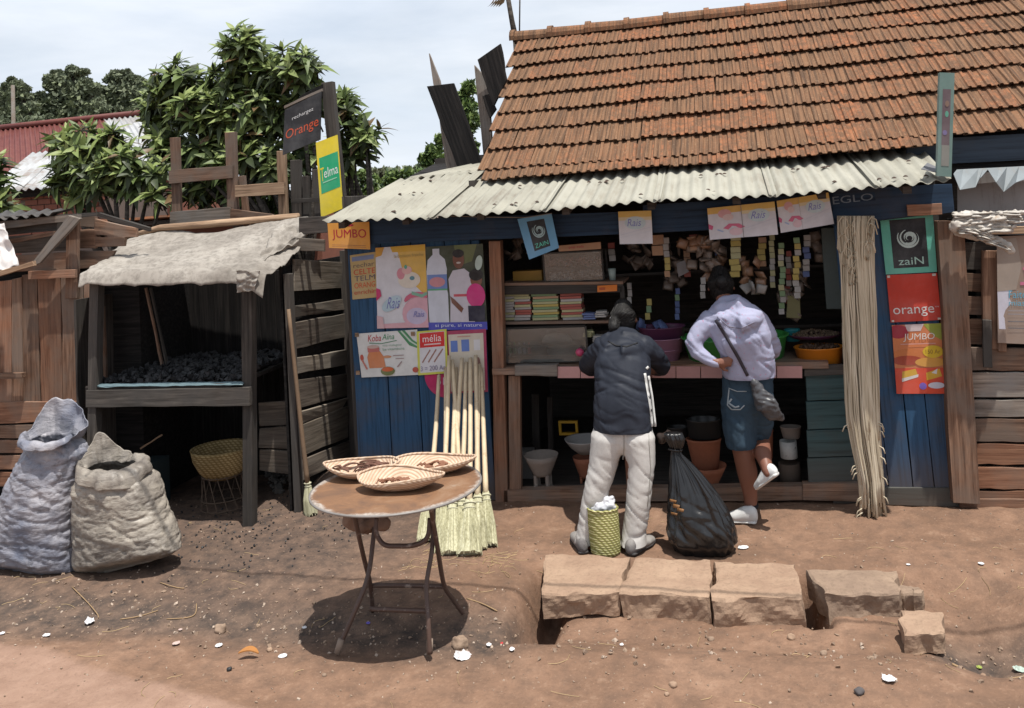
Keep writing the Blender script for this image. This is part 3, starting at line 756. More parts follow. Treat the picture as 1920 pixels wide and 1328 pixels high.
# fascia boards under the awning
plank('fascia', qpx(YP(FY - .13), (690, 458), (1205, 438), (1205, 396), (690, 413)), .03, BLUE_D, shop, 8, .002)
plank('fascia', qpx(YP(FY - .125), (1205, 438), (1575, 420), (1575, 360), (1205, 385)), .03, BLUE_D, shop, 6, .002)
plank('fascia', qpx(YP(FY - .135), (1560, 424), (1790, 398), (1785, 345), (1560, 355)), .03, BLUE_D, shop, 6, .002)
plank('fascia', qpx(YP(FY - .1), (560, 440), (700, 430), (700, 400), (560, 408)), .03, W_DARK, shop, 3, .002)
sg = qpx(YP(FY - .165), (1700, 384), (1766, 381), (1767, 402), (1702, 405))
tag(plank('house_plate', [sg[3], sg[2], sg[1], sg[0]], .01, W_RED, shop, 2), None)
# the faint painted letters on the fascia
tq = qpx(YP(FY - .137), (1556, 368), (1640, 360), (1642, 376), (1558, 386))
sgo = sign('painted_letters', tq, None, None, BLUE_D, [('text', 'EGLO', .05, .1, .95, .9, (0.16, 0.2, 0.25))], .001, parent=shop)
# awning rafters
for u in (640, 760, 900, 1060, 1220, 1380, 1540, 1700):
    p = PY(u, 415 - (u - 610) * .064, 5.92); m = MB(); m.hexa([p + Vector((-.025, 0, -.06)), p + Vector((.025, 0, -.06)), p + Vector((.025, 0, -.015)), p + Vector((-.025, 0, -.015))],
        [p + Vector((-.025, 1.3, .24)), p + Vector((.025, 1.3, .24)), p + Vector((.025, 1.3, .28)), p + Vector((-.025, 1.3, .28))]); m.build('rafter', W_DARK, shop)
# awning: overlapping corrugated sheets
AWN = corr_mat('dusty_cream_sheet', (0.33, 0.315, 0.26), (0.25, 0.24, 0.20), (0.17, 0.14, 0.11), 0.75, 0.25, amt=0.6)
AWN2 = corr_mat('pale_cream_sheet', (0.36, 0.345, 0.29), (0.29, 0.28, 0.235), (0.2, 0.16, 0.12), 0.75, 0.25, amt=0.35)
AF = 5.83
fr = [(604, 416), (800, 410), (1010, 396), (1225, 377), (1442, 368), (1640, 351), (1785, 341)]
bk = [(752, 337), (905, 318), (1068, 314), (1240, 304), (1420, 292), (1580, 284), (1722, 274)]
FP = [PY(u, v, AF) for u, v in fr]; BP = [PY(u, v, 6.98) for u, v in bk]
nails = []
for i in range(6):
    up = Vector((0, 0, .005 * (i % 2))); ov = Vector((.05, 0, .0))
    A, B, C_, D = FP[i], FP[i + 1] + (ov if i < 5 else ov * 0), BP[i + 1] + (ov if i < 5 else ov * 0), BP[i]
    corr_sheet('awning_sheet', A + up, B + up, C_ + up, D + up, AWN if i in (0, 1, 5) else AWN2, shop, 0.09, 0.0115, 8, edge=0.012, wob=.004)
    for q in range(7): nails.append((A.lerp(B, random.random()).lerp(D.lerp(C_, random.random()), random.choice((.12, .14, .5, .52, .82)))))
# sheet behind, over the left end where the tiles stop
corr_sheet('awning_sheet', BP[0] + Vector((.1, -.06, .005)), BP[2] + Vector((0, -.06, .005)), BP[2] + Vector((.05, .5, .1)), BP[0] + Vector((.5, .4, .09)), AWN, shop, .105, .014, 4)
m = MB()
for p in nails: m.lathe(p + Vector((0, 0, .012)), [(.016, 0), (.012, .006), (.004, .011)], 6)
for k in range(4):
    i = random.randrange(6); p = FP[i].lerp(FP[i + 1], random.random()).lerp(BP[i].lerp(BP[i + 1], random.random()), random.uniform(.05, .95)) + Vector((0, 0, .022)); w = random.uniform(.015, .04)
    m.add([p, p + Vector((w, -.01, 0)), p + Vector((w * .9, .012, .004)), p + Vector((0, .015, .002))], [(0, 1, 2, 3)])
m.build('roofing_nails', paint('rust_dark', (0.07, 0.045, 0.035), 0.9), shop)['kind'] = 'stuff'
# torn lead-grey patch at the awning's right end
pq = [PY(1728, 326, AF + .02), PY(1782, 338, AF - .02), PY(1770, 328, AF + .15), PY(1740, 314, AF + .25)]
m = MB(); m.hexa([p + Vector((0, 0, .03)) for p in pq], [p + Vector((0, 0, .026)) for p in pq]); m.build('metal_patch', paint('dull_lead', (0.13, 0.13, 0.14), .6), shop)

# ---- tiled roof
def tile_mat():
    s = NT('clay_tile'); r = s.rand()
    v = s.coord((1, 1, 1)); st = s.noise(s.coord((55, 2.0, 1)), 1.0, 4, 0.6); n = s.noise(v, 14, 7, 0.7); w = s.coord(kind='Object', rnd=False)
    g = s.n('NewGeometry'); big = s.noise(g.outputs['Position'], 1.3, 5, 0.6); f = s.noise(g.outputs['Position'], 60, 4, 0.7)
    col = s.mix(s.ramp(st, [(0.4, 0.0), (0.58, 1.0)]), (0.31, 0.122, 0.058), (0.185, 0.09, 0.052))
    col = s.mix(s.ramp(n, [(0.42, 0.0), (0.58, 0.85)]), col, (0.11, 0.066, 0.042))
    lic = s.math('ADD', s.math('MULTIPLY', r, 0.75), s.math('MULTIPLY', big, 0.7))
    col = s.mix(s.ramp(lic, [(0.35, 0.05), (0.85, 0.95)]), col, s.mix(s.ramp(st, [(0.42, 0.0), (0.62, 1.0)]), (0.19, 0.105, 0.06), (0.09, 0.055, 0.036)))
    col = s.mix(s.ramp(f, [(0.58, 0.0), (0.7, 0.6)]), col, (0.38, 0.27, 0.17))
    s.bump(s.mix(.5, n, f), .4, .004); return s.out(col, 0.92, 0.15)
TILE = tile_mat()
EY = 6.72                                     # roof eave
e0 = PY(905, 322, EY); e1 = PY(1760, 258, EY)
r0 = PY(968, 64, EY + 1.95); r1 = PY(1900, -12, EY + 1.95)
ez = e0.z; rz_ = (r0.z + r1.z) / 2
sl = Vector((0, 1.95, rz_ - ez)); slen = sl.length; sy = sl.normalized(); nrm = Vector((1, 0, 0)).cross(sy).normalized()
ex_ = (Vector((e1.x, 0, e1.z)) - Vector((e0.x, 0, e0.z))).normalized()
print('roof', ez, e1.z, rz_, slen, e0.x, r0.x, e1.x, r1.x)
ROWS = 8; EXPO = slen / ROWS; TW = 0.205
def tile_mesh():
    prof = [(-.5, .0), (-.46, .016), (-.38, .016), (-.34, .004), (-.2, .002), (-.16, .017), (-.06, .017), (-.02, .003), (.12, .003), (.16, .018), (.26, .018), (.30, .004), (.44, .004), (.52, .014)]
    V = []; ys = (-.06, EXPO + .02)
    for yi, y in enumerate(ys):
        for u, h in prof: V.append((u * TW, y, h + (.042 if yi == 0 else .004)))
    n = len(prof)
    for u, h in prof: V.append((u * TW, ys[0] + .004, h + .034))
    F = [(i, i + 1, n + i + 1, n + i) for i in range(n - 1)] + [(2 * n + i, 2 * n + i + 1, i + 1, i) for i in range(n - 1)]
    F += [(2 * n + n - 1, 2 * n, n, 2 * n - 1)]
    me = bpy.data.meshes.new('roof_tile'); me.from_pydata(V, [], F); me.materials.append(TILE); return me
TM = tile_mesh()
RTILE = Matrix((Vector((1, 0, 0)), sy, nrm)).transposed()
deck = MB(); a = Vector((e0.x + .03, EY + .02, ez - .03)); b = Vector((3.3, EY + .02, ez - .03)); deck.hexa([a, b, b + sl, a + sl + Vector((.06, 0, 0))], [p - nrm * .04 for p in (a, b, b + sl, a + sl)])
deck.build('roof_deck', W_BLK, shop)
nt = 0
for i in range(-1, ROWS):
    base = Vector((e0.x + (0.02 if i % 2 else -.02) + (r0.x - e0.x) * i / ROWS, EY, ez)) + sl * (i / ROWS) * (1 if i >= 0 else .42)
    j = 0
    while True:
        x = base.x + TW * (j + .5); j += 1
        if proj(Vector((x - TW / 2, base.y, base.z)))[0] > 1935: break
        if i == -1 and proj(Vector((x, base.y, base.z)))[0] > 1742: break
        o = bpy.data.objects.new('roof_tile', TM); COL.objects.link(o)
        p = Vector((x + random.uniform(-.004, .004), base.y, base.z)) + nrm * (random.uniform(0, .006) + .006 * sin(x * 3 + i)) + sy * random.gauss(0, .007)
        o.rotation_euler = (RTILE @ Matrix.Rotation(random.uniform(-.022, .022), 3, 'Z')).to_euler()
        o.location = p - SH; o.parent = shop; nt += 1
print('tiles', nt)
def ridge_mesh():
    V = []; F = []; n = 9
    secs = [(-.02, .105), (.03, .105), (.032, .088), (.41, .080)]
    for x, r in secs:
        for k in range(n): w = pi * (k / (n - 1) * 1.16 - .08); V.append((x, -cos(w) * r * 1.15, sin(w) * r * 1.0 - .02))
    for x, r in secs[:1]:
        for k in range(n): w = pi * (k / (n - 1) * 1.16 - .08); V.append((x, -cos(w) * (r - .014) * 1.15, sin(w) * (r - .014) - .02))
    for i in range(3):
        for k in range(n - 1): F.append((i * n + k, i * n + k + 1, (i + 1) * n + k + 1, (i + 1) * n + k)[::-1])
    for k in range(n - 1): F.append((k, k + 1, 4 * n + k + 1, 4 * n + k))
    me = bpy.data.meshes.new('ridge_tile'); me.from_pydata(V, [], F); me.materials.append(TILE); return me
RMH = ridge_mesh(); x = r0.x - .03; k = 0
while proj((x, EY + 1.95, rz_))[0] < 1960:
    o = bpy.data.objects.new('ridge_tile', RMH); COL.objects.link(o)
    o.location = Vector((x, EY + 1.95, rz_ + .035 + random.uniform(-.006, .006))) - SH; o.rotation_euler = (0, random.uniform(-.02, .02), random.uniform(-.02, .02)); o.parent = shop
    x += .385; k += 1
m = MB(); m.hexa([Vector((r0.x, EY + 1.97, rz_)), Vector((3.3, EY + 1.97, rz_)), Vector((3.3, EY + 3.9, ez)), Vector((r0.x - .05, EY + 3.9, ez))], [Vector((r0.x, EY + 1.93, rz_ - .05)), Vector((3.3, EY + 1.93, rz_ - .05)), Vector((3.3, EY + 3.85, ez - .05)), Vector((r0.x, EY + 3.85, ez - .05))])
m.build('rear_roof', W_BLK, shop)
# gable boards, walls and floor enclosing the room
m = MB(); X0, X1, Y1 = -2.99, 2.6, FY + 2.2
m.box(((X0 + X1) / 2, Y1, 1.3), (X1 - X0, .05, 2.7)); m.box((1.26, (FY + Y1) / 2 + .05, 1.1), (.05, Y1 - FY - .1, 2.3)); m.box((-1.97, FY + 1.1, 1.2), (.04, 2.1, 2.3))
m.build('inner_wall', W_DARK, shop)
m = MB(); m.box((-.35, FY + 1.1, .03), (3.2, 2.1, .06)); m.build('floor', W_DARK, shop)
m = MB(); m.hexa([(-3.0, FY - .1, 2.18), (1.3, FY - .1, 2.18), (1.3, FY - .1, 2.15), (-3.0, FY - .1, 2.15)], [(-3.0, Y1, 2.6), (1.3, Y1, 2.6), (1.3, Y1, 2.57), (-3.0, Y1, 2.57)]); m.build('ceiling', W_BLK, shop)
m = MB()
m.add([(r0.x + .06, EY + 1.9, rz_ - .08), (e0.x + .1, EY + .1, ez - .05), (e0.x + .1, EY + 3.8, ez - .05)], [(0, 1, 2)]); m.build('gable', W_DARK, shop)
# counter: pink tiles along the front edge, timber end
TLM = paint('pink_tile', (0.50, 0.27, 0.26), 0.35, 0.3, 0.5)
ct = [PY(1045, 688, FY - .06), PY(1505, 687, FY - .06)]; cb = [PY(1045, 709, FY - .06), PY(1505, 709, FY - .06)]
for i in range(10):
    a, b = i / 10, (i + 1) / 10; t0, t1 = ct[0].lerp(ct[1], a), ct[0].lerp(ct[1], b); b0, b1 = cb[0].lerp(cb[1], a), cb[0].lerp(cb[1], b)
    g = Vector((.003, 0, 0)); m = MB(); y_ = Vector((0, random.uniform(-.003, .003), 0)); m.hexa([b0 + g + y_, b1 - g + y_, t1 - g + y_, t0 + g + y_], [p + Vector((0, .015, 0)) for p in (b0 + g, b1 - g, t1 - g, t0 + g)])
    m.build('counter_tile', TLM, shop)
zc = ct[0].z
m = MB(); m.box((-.75 + .05, FY + .2, zc - .03), (2.35, .49, .045)); m.build('counter_top', W_BRN, shop)
plank('counter_edge', qpx(YP(FY - .075), (965, 705), (1045, 706), (1045, 684), (965, 686)), .06, W_GREY, shop, 4, .003)
# lower panel right of the opening: teal grey horizontal boards
for a, b in ((700, 752), (754, 806), (808, 858), (860, 908)):
    plank('panel_board', qpx(YP(FY - .01), (1512 + (b - 700) * .02, b), (1622, b - 4), (1622, a - 4), (1510 + (a - 700) * .02, a)), .025, TEALB, shop, 4, .002)
plank('panel_board', qpx(YP(FY - .03), (1508, 706), (1600, 702), (1600, 684), (1508, 686)), .04, W_SOOT, shop, 3)
# door leaf standing open inside, right
plank('door', qpx(YP(FY + .25), (1550, 580), (1600, 580), (1596, 425), (1540, 428)), .03, paint('grey_green_paint', (0.10, 0.125, 0.12), .6), shop, 3)
# back-of-shop shelf unit
plank('shelf', qpx(YP(FY + .1), (940, 553), (1168, 548), (1168, 531), (940, 534)), .02, W_DARK, shop, 3)
for (v0, v1, th) in ((531, 536, .35), (604, 609, .3), (682, 689, .32)):
    a = PY(940, v0, FY + .09); b = PY(1168, v0 - 3, FY + .09); c = PY(1168, v1 - 3, FY + .09); d = PY(940, v1, FY + .09)
    m = MB(); m.hexa([d, c, b, a], [p + Vector((0, th, 0)) for p in (d, c, b, a)]); m.build('shelf', W_BRN, shop)
post('post', 1166, 536, 1172, 688, 8, FY + .1, .03, W_DARK, shop)
m = MB(); a = PY(1205, 512, FY + .9); b = PY(1530, 505, FY + .9)
m.box(((a.x + b.x) / 2, FY + .95, a.z), (b.x - a.x + .8, .3, .02)); m.box(((a.x + b.x) / 2, FY + .95, a.z - .45), (b.x - a.x + .8, .3, .02)); m.build('rear_shelf', W_DARK, shop)
# concrete footing under the wall
0 and plank('footing', qpx(YP(FY - .02), (670, 880), (925, 955), (925, 925), (670, 850)), .06, W_SOOT, shop, 3)
print('shop done')
# ================================================================ charcoal stall (left)
random.seed(60)
SY = 5.8
stall = thing('charcoal_stall', 'open charcoal stall of sooty poles roofed with a crumpled dusty tarpaulin', 'stall', (-4.3, SY, 0))
def gpost(name, u, v, y, w, th, mat, parent, top_u=None, **k):      # from ground up to pixel (u,v)
    t = PY(top_u or u, v, y); b = Vector((PY(u, v + 300, y).x, y, gz(t.x, y) - .02)); s = Vector((w / 2, 0, 0))
    return plank(name, [b - s, b + s, t + s, t - s], th, mat, parent, **k)
gpost('post', 457, 528, SY + .02, .078, .07, W_SOOT, stall, 462, jit=.005)
gpost('post', 163, 532, SY - .02, .078, .07, W_SOOT, stall, 176, jit=.005)
plank('front_beam', qpx(YP(SY - .03), (160, 764), (467, 761), (467, 727), (160, 733)), .045, W_SOOT, stall, 6, .004)
zt = PY(300, 722, SY).z
xl = PY(160, 722, SY).x; xr = PY(545, 722, SY + .9).x + .02
plank('table_board', [(xl, SY, zt), (xr, SY, zt), (xr, SY + 1.05, zt), (xl, SY + 1.05, zt)], .03, W_DARK, stall, n_hint=Vector((0, 0, 1)))
for y_, v in ((SY + 1.1, 540), ):
    gpost('rear_post', 545, 470, SY + .42, .05, .05, W_SOOT, stall, 538)
for i in range(11):
    a = xl - .2 + i * (xr - xl + .4) / 11; b = a + (xr - xl + .4) / 11 - .006
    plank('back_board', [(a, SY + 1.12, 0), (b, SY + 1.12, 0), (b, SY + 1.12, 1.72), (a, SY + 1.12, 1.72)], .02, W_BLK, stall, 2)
for i in range(7):
    a = SY + .04 + i * .155; plank('side_board', [(xl - .12, a + .15, 0), (xl - .12, a, 0), (xl - .12, a, 1.65), (xl - .12, a + .15, 1.65)], .02, W_DARK, stall, 2, n_hint=Vector((1, 0, 0)))
post('lath', 192, 575, 197, 722, 5, SY + .25, .02, W_BRN, stall)
post('lath', 272, 540, 306, 700, 4, SY + .5, .02, W_BRN, stall)
post('lath', 281, 540, 315, 700, 4, SY + .52, .02, W_SOOT, stall)
# the stall's right side wall: weathered boards seen through the gap, running back
SX = -3.32
def XP(x): return lambda u, v: PX(u, v, x)
SB = [((550, 546), (652, 540), (652, 492), (552, 486)), ((549, 596), (650, 580), (650, 560), (549, 574)), ((549, 655), (648, 632), (648, 588), (549, 606)), ((549, 703), (650, 684), (650, 656), (548, 672)),
      ((549, 768), (652, 742), (652, 700), (548, 714)), ((549, 800), (640, 768), (652, 746), (549, 776)), ((552, 862), (652, 820), (652, 762), (549, 804)), ((560, 905), (656, 858), (656, 826), (556, 868))]
W_SD = wood('wood_side_dark', (0.095, 0.075, 0.06), (0.18, 0.15, 0.12), grey=(0.10, 0.088, 0.075))
W_SL = wood('wood_side_light', (0.16, 0.13, 0.10), (0.27, 0.23, 0.185), grey=(0.18, 0.16, 0.135))
mats = [W_SL, W_SD, W_SD, W_SL, W_SD, W_SL, W_SL, W_SD]
for q, m_ in zip(SB, mats):
    plank('side_wall_board', [PX(u, v, SX - random.uniform(0, .03)) for u, v in q], .02, m_, stall, 4, .006, warp=.006)
P0 = PX(548, 700, SX); P1 = PX(662, 700, SX)
plank('side_wall_post', [(SX + .03, P0.y - .03, 0), (SX + .03, P0.y + .03, 0), (SX + .03, P0.y + .03, 1.75), (SX + .03, P0.y - .03, 1.75)], .05, W_SOOT, stall, 4, n_hint=Vector((1, 0, 0)))
plank('side_wall_post', [(SX + .03, P1.y - .10, 0), (SX + .03, P1.y, 0), (SX + .03, P1.y, 1.85), (SX + .03, P1.y - .10, 1.85)], .05, W_SOOT, stall, 4, n_hint=Vector((1, 0, 0)))
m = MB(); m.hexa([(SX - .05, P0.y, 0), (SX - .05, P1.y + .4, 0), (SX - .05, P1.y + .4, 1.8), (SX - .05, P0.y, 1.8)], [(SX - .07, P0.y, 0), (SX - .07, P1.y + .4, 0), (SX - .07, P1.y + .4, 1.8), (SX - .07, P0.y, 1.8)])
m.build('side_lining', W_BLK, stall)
for q in (((486, 800), (546, 796), (546, 752), (484, 756)), ((484, 840), (546, 842), (546, 800), (486, 804)), ((486, 882), (548, 890), (548, 846), (486, 844)), ((556, 470), (608, 472), (608, 450), (556, 446))):
    plank('cross_board', qpx(YP(SY + .45), *q), .02, W_SD, stall, 3, .004)
# tarpaulin roof
def tarp():
    TL_, TR_ = PY(228, 448, SY + .95), PY(606, 404, SY + .85)
    BL_, BR_ = PY(140, 512, SY - .16), PY(486, 512, SY - .16)
    nx, ny = 170, 90; V = []; tf = crease(1.5, 6, 1, .009, 3, .12)
    for j in range(ny + 1):
        t = j / ny
        for i in range(nx + 1):
            u = i / nx
            p = BL_.lerp(BR_, u).lerp(TL_.lerp(TR_, u), t)
            q = Vector((u * 3.0, t * 1.4, 0))
            h = .016 * (ridge(Vector((q.x * .6, q.y * 3.2, 5))) - .5) + .010 * mn.noise(Vector((q.x * 2, q.y * 6, 1))) + tf(Vector((q.x, q.y, 0)), 0)
            h += .03 * sin(pi * u * 3) * t - .05 * sin(pi * t) * (0.5 + .5 * sin(u * 9))
            p = p + Vector((0, 0, h))
            if t < .1:                              # front hem hangs over the pole
                k = (.1 - t) / .1; p.z -= (.085 + .012 * mn.noise(Vector((u * 9, 0, 4))) + .04 * sstep(.85, 1, u)) * k * k; p.y += .012 * k * mn.noise(Vector((u * 20, 3, 0))) + .03 * k
            if u > .93: p.z -= .09 * ((u - .93) / .07) * (.6 + .6 * mn.noise(Vector((t * 7, 9, 0))))
            if u < .05: p.z -= .03 * ((.05 - u) / .05); p.x += .02 * mn.noise(Vector((t * 9, 2, 2)))
            V.append(p)
    n = nx + 1; F = [(j * n + i, j * n + i + 1, (j + 1) * n + i + 1, (j + 1) * n + i) for j in range(ny) for i in range(nx)]
    s = NT('dusty_tarpaulin'); a = s.noise(s.coord((1, 1, 1)), 2.2, 7, .65); b = s.noise(s.coord((1, 1, 1)), 20, 5, .7)
    col = s.ramp(a, [(.3, (.19, .168, .145)), (.5, (.29, .262, .23)), (.72, (.39, .36, .32))]); col = s.mix(s.ramp(b, [(.35, .6), (.55, 0.0)]), col, (.12, .105, .09))
    s.bump(b, .25, .006); MATS['tarp'] = s.out(col, .85, .2)
    o = mk('tarpaulin', V, F, MATS['tarp'], stall, True); md = o.modifiers.new('t', 'SOLIDIFY'); md.thickness = .004
    cr = MB()                                       # rolled top edge and its pole
    pts = [PY(232, 446, SY + .93), PY(300, 428, SY + .93), PY(420, 418, SY + .9), PY(560, 406, SY + .88)]; cr.tube(pts, [.016, .03, .032, .028], 8); cr.build('ridge_pole', W_TAN, stall, True)
tarp()
# crumpled right end flap of the tarpaulin
def crumple(name, Q, mat, amp=.05, parent=None, n=28, seed=0, freq=5, thick=.004):
    Q = [Vector(q) for q in Q]; nr = (Q[1] - Q[0]).cross(Q[3] - Q[0]).normalized(); V = []
    for j in range(n + 1):
        for i in range(n + 1):
            u, t = i / n, j / n; p = Q[0].lerp(Q[1], u).lerp(Q[3].lerp(Q[2], u), t)
            h = amp * (ridge(Vector((u * freq * .6, t * freq, seed))) - .5) + amp * .5 * mn.noise(Vector((u * freq * 2, t * freq * 2, seed + 3)))
            e = .06 * mn.noise(Vector((u * 4, t * 4, seed + 9)))
            V.append(p + nr * h + (Q[1] - Q[0]) * e * .5 + (Q[3] - Q[0]) * e)
    k = n + 1; F = [(j * k + i, j * k + i + 1, (j + 1) * k + i + 1, (j + 1) * k + i) for j in range(n) for i in range(n)]
    o = mk(name, V, F, mat, parent, True); md = o.modifiers.new('t', 'SOLIDIFY'); md.thickness = thick; return o
crumple('tarpaulin_flap', [PY(478, 500, SY + .05), PY(566, 452, SY + .5), PY(610, 412, SY + .75), PY(520, 425, SY + .7)], MATS['tarp'], .05, stall, 30, 2, 3.5)
crumple('tarpaulin_flap', [PY(446, 548, SY - .13), PY(478, 545, SY - .12), PY(486, 508, SY - .14), PY(444, 508, SY - .14)], MATS['tarp'], .03, stall, 16, 5, 3)
# charcoal
COAL = paint('charcoal', (0.018, 0.018, 0.02), .55, .3, .4)
def lump(m, c, r, seed):
    random.seed(seed); n = 6; V = []
    ax = [random.uniform(.6, 1.5) for _ in range(3)]; rot = Matrix.Rotation(random.random() * 6, 3, rnd_unit())
    for a in ((0, 0, 1), (1, 0, .3), (0, 1, .2), (-1, .1, .25), (.1, -1, .3), (.5, .5, -.7), (-.6, -.4, -.6)):
        V.append(c + rot @ (Vector(a) * r * random.uniform(.8, 1.2) * 1.0).cross(Vector((0, 0, 0)).copy()) if False else c + rot @ Vector((a[0] * ax[0], a[1] * ax[1], a[2] * ax[2])) * r * random.uniform(.8, 1.15))
    F = [(0, 1, 2), (0, 2, 3), (0, 3, 4), (0, 4, 1), (1, 5, 2), (2, 5, 3), (3, 6, 4), (3, 5, 6), (4, 6, 1), (1, 6, 5)]
    m.add(V, F)
m = MB()
for k in range(900):
    rr = random.Random(k); x = rr.uniform(xl + .08, xr - .02); y = rr.uniform(SY + .05, SY + 1.0); h = .015 + .035 * (0.5 + .5 * mn.noise(Vector((x * 3, y * 3, 0)))) * sstep(SY, SY + .35, y)
    lump(m, Vector((x, y, zt + rr.random() * h + .012)), rr.uniform(.016, .036), k)
o = m.build('charcoal', COAL, None); tag(o, 'heap of charcoal lumps spread on the dark stall table', 'charcoal', kind='stuff')
PLB = paint('pale_blue_plastic', (.13, .19, .21), .4, .4, .4)
o = crumple('plastic_sheet', [PY(182, 726, SY - .02), PY(455, 722, SY - .02), PY(455, 716, SY + .03), PY(182, 720, SY + .03)], PLB, .009, None, 40, 7, 9, .002)
tag(o, 'strip of pale blue plastic sheeting along the front edge of the charcoal table', 'plastic sheet')
m = MB(); 
for k in range(420):
    rr = random.Random(k + 5000); a = rr.gauss(0, 1); b = rr.gauss(0, 1); x = -3.5 + a * .55; y = 5.85 + b * .4
    if x > -2.7: continue
    lump(m, Vector((x, y, gz(x, y) + .004)), rr.uniform(.003, .010), k)
o = m.build('charcoal_bits', COAL, None); tag(o, 'crumbs of charcoal scattered on the ground beside the stall post', 'charcoal', kind='stuff')
m = MB()
for k in range(60):
    rr = random.Random(k + 9000); p = PZ(rr.uniform(500, 552), rr.uniform(880, 925), .05); p.z = gz(p.x, p.y) + rr.random() * .07 * 1; lump(m, p, rr.uniform(.012, .035), k + 77)
o = m.build('ash_heap', paint('ash_grey', (.13, .12, .11), .9), None); tag(o, 'small grey heap of ash and coal at the foot of the side wall boards', 'ash heap', kind='stuff')
# things under the stall table
WEAVE = None
def weave_mat(name, c1, c2, sc=60):
    s = NT(name); w = s.n('TexWave'); w.wave_type = 'BANDS'; w.bands_direction = 'Z'; w.inputs['Scale'].default_value = sc; w.inputs['Distortion'].default_value = 2.0; w.inputs['Detail'].default_value = 2
    c = s.coord((1, 1, 1)); s.l(c, w.inputs['Vector']); w2 = s.n('TexWave'); w2.bands_direction = 'DIAGONAL'; w2.inputs['Scale'].default_value = sc * .8; w2.inputs['Distortion'].default_value = 1.5; s.l(c, w2.inputs['Vector'])
    h = s.math('MULTIPLY', w.outputs['Fac'], w2.outputs['Fac']); n = s.noise(c, 6, 5, .6)
    col = s.mix(s.ramp(h, [(.05, 0.0), (.5, 1.0)]), c1, c2); col = s.mix(s.ramp(n, [(.35, .5), (.6, 0.0)]), col, tuple(x * .55 for x in c1))
    s.bump(h, .6, .004); return s.out(col, .85, .2)
WV1 = weave_mat('woven_straw', (.22, .15, .06), (.46, .35, .18), 18)
WV2 = weave_mat('woven_green_straw', (.25, .24, .08), (.55, .52, .27), 22)
c = PY(418, 893, SY + .35)
rt = thing('straw_basket', 'round yellow straw basket on a wire stand beneath the charcoal table', 'basket', (c.x, c.y, 0))
m = MB(); m.lathe((c.x, c.y, c.z + .0), [(.12, 0), (.17, .05), (.215, .14), (.225, .2), (.232, .22), (.215, .215), (.2, .15), (.15, .04), (.05, .02)], 32); m.build('bowl', WV1, rt, True, origin=rt.location)
m = MB()
for k in range(14):
    w = 2 * pi * k / 14; m.tube([(c.x + .15 * cos(w), c.y + .15 * sin(w), c.z + .05), (c.x + .17 * cos(w + .5), c.y + .17 * sin(w + .5), .03)], .004, 4)
for z, r in ((c.z + .02, .155), (.1, .17), (.03, .17)):
    m.tube([(c.x + r * cos(2 * pi * k / 20), c.y + r * sin(2 * pi * k / 20), z) for k in range(21)], .004, 4)
m.build('wire_stand', paint('rusty_wire', (.10, .07, .05), .8), rt)
m = MB(); a = PY(258, 875, SY + .4); m.box((a.x, a.y, .17), (.36, .3, .34)); o = m.build('dark_crate', paint('dull_teal_metal', (.035, .05, .055), .6), None); tag(o, 'dull dark teal box under the charcoal table behind the sacks', 'box')
o = post('stick', 262, 842, 303, 816, 3, SY + .2, .01, W_TAN); tag(o, 'thin pale stick lying across the dark box under the charcoal table', 'stick')

# ================================================================ plank shed at the far left
LY = 6.1
shed2 = thing('plank_shed', 'brown plank shed at the left edge with upright boards over horizontal ones', 'shed', (-5.3, LY, 0))
for q, m_ in [(((-60, 756), (-4, 756), (-4, 530), (-60, 530)), W_RED), (((-3, 756), (22, 756), (22, 525), (-3, 528)), W_RED), (((23, 756), (42, 756), (40, 520), (22, 524)), W_BRN), (((43, 756), (75, 755), (69, 512), (41, 516)), W_BRN), (((78, 755), (117, 754), (112, 520), (70, 520)), W_RED), (((119, 754), (160, 752), (155, 515), (114, 518)), W_BRN), (((161, 752), (182, 752), (176, 515), (157, 515)), W_BRN)]:
    plank('upright_board', qpx(YP(LY - random.uniform(0, .02)), *q), .025, m_, shed2, 5, .006)
for q, m_ in [(((-60, 797), (165, 788), (165, 752), (-60, 756)), W_RED), (((-60, 822), (150, 822), (150, 796), (-60, 800)), W_BRN), (((-60, 850), (120, 850), (120, 826), (-60, 826)), W_RED), (((-60, 882), (110, 880), (110, 855), (-60, 855)), W_RED), (((-60, 914), (110, 912), (110, 886), (-60, 886)), W_RED)]:
    plank('horizontal_board', qpx(YP(LY - .03), *q), .025, m_, shed2, 5, .005)
plank('corner_board', qpx(YP(LY - .05), (122, 560), (144, 560), (146, 405), (124, 408)), .03, W_BRN, shed2, 4)
plank('upper_board', qpx(YP(LY - .02), (-60, 480), (128, 470), (128, 435), (-60, 450)), .03, W_SOOT, shed2, 5)
plank('upper_board', qpx(YP(LY - .02), (-60, 515), (128, 505), (128, 473), (-60, 484)), .03, W_BRN, shed2, 5)
plank('upper_board', qpx(YP(LY - .01), (-60, 446), (128, 432), (128, 402), (-60, 408)), .03, W_SOOT, shed2, 5)
plank('top_rail', qpx(YP(LY - .08), (-60, 435), (146, 414), (146, 402), (-60, 420)), .04, W_GREY, shed2, 6, .004)
plank('brace', qpx(YP(LY - .14), (54, 500), (74, 494), (150, 410), (128, 404)), .03, W_GREY, shed2, 4)
plank('thin_rail', qpx(YP(LY - .10), (15, 458), (103, 441), (103, 433), (15, 449)), .02, W_BRN, shed2, 4)
plank('lower_rail', qpx(YP(LY - .10), (52, 524), (140, 521), (140, 506), (52, 509)), .03, W_RED, shed2, 3)
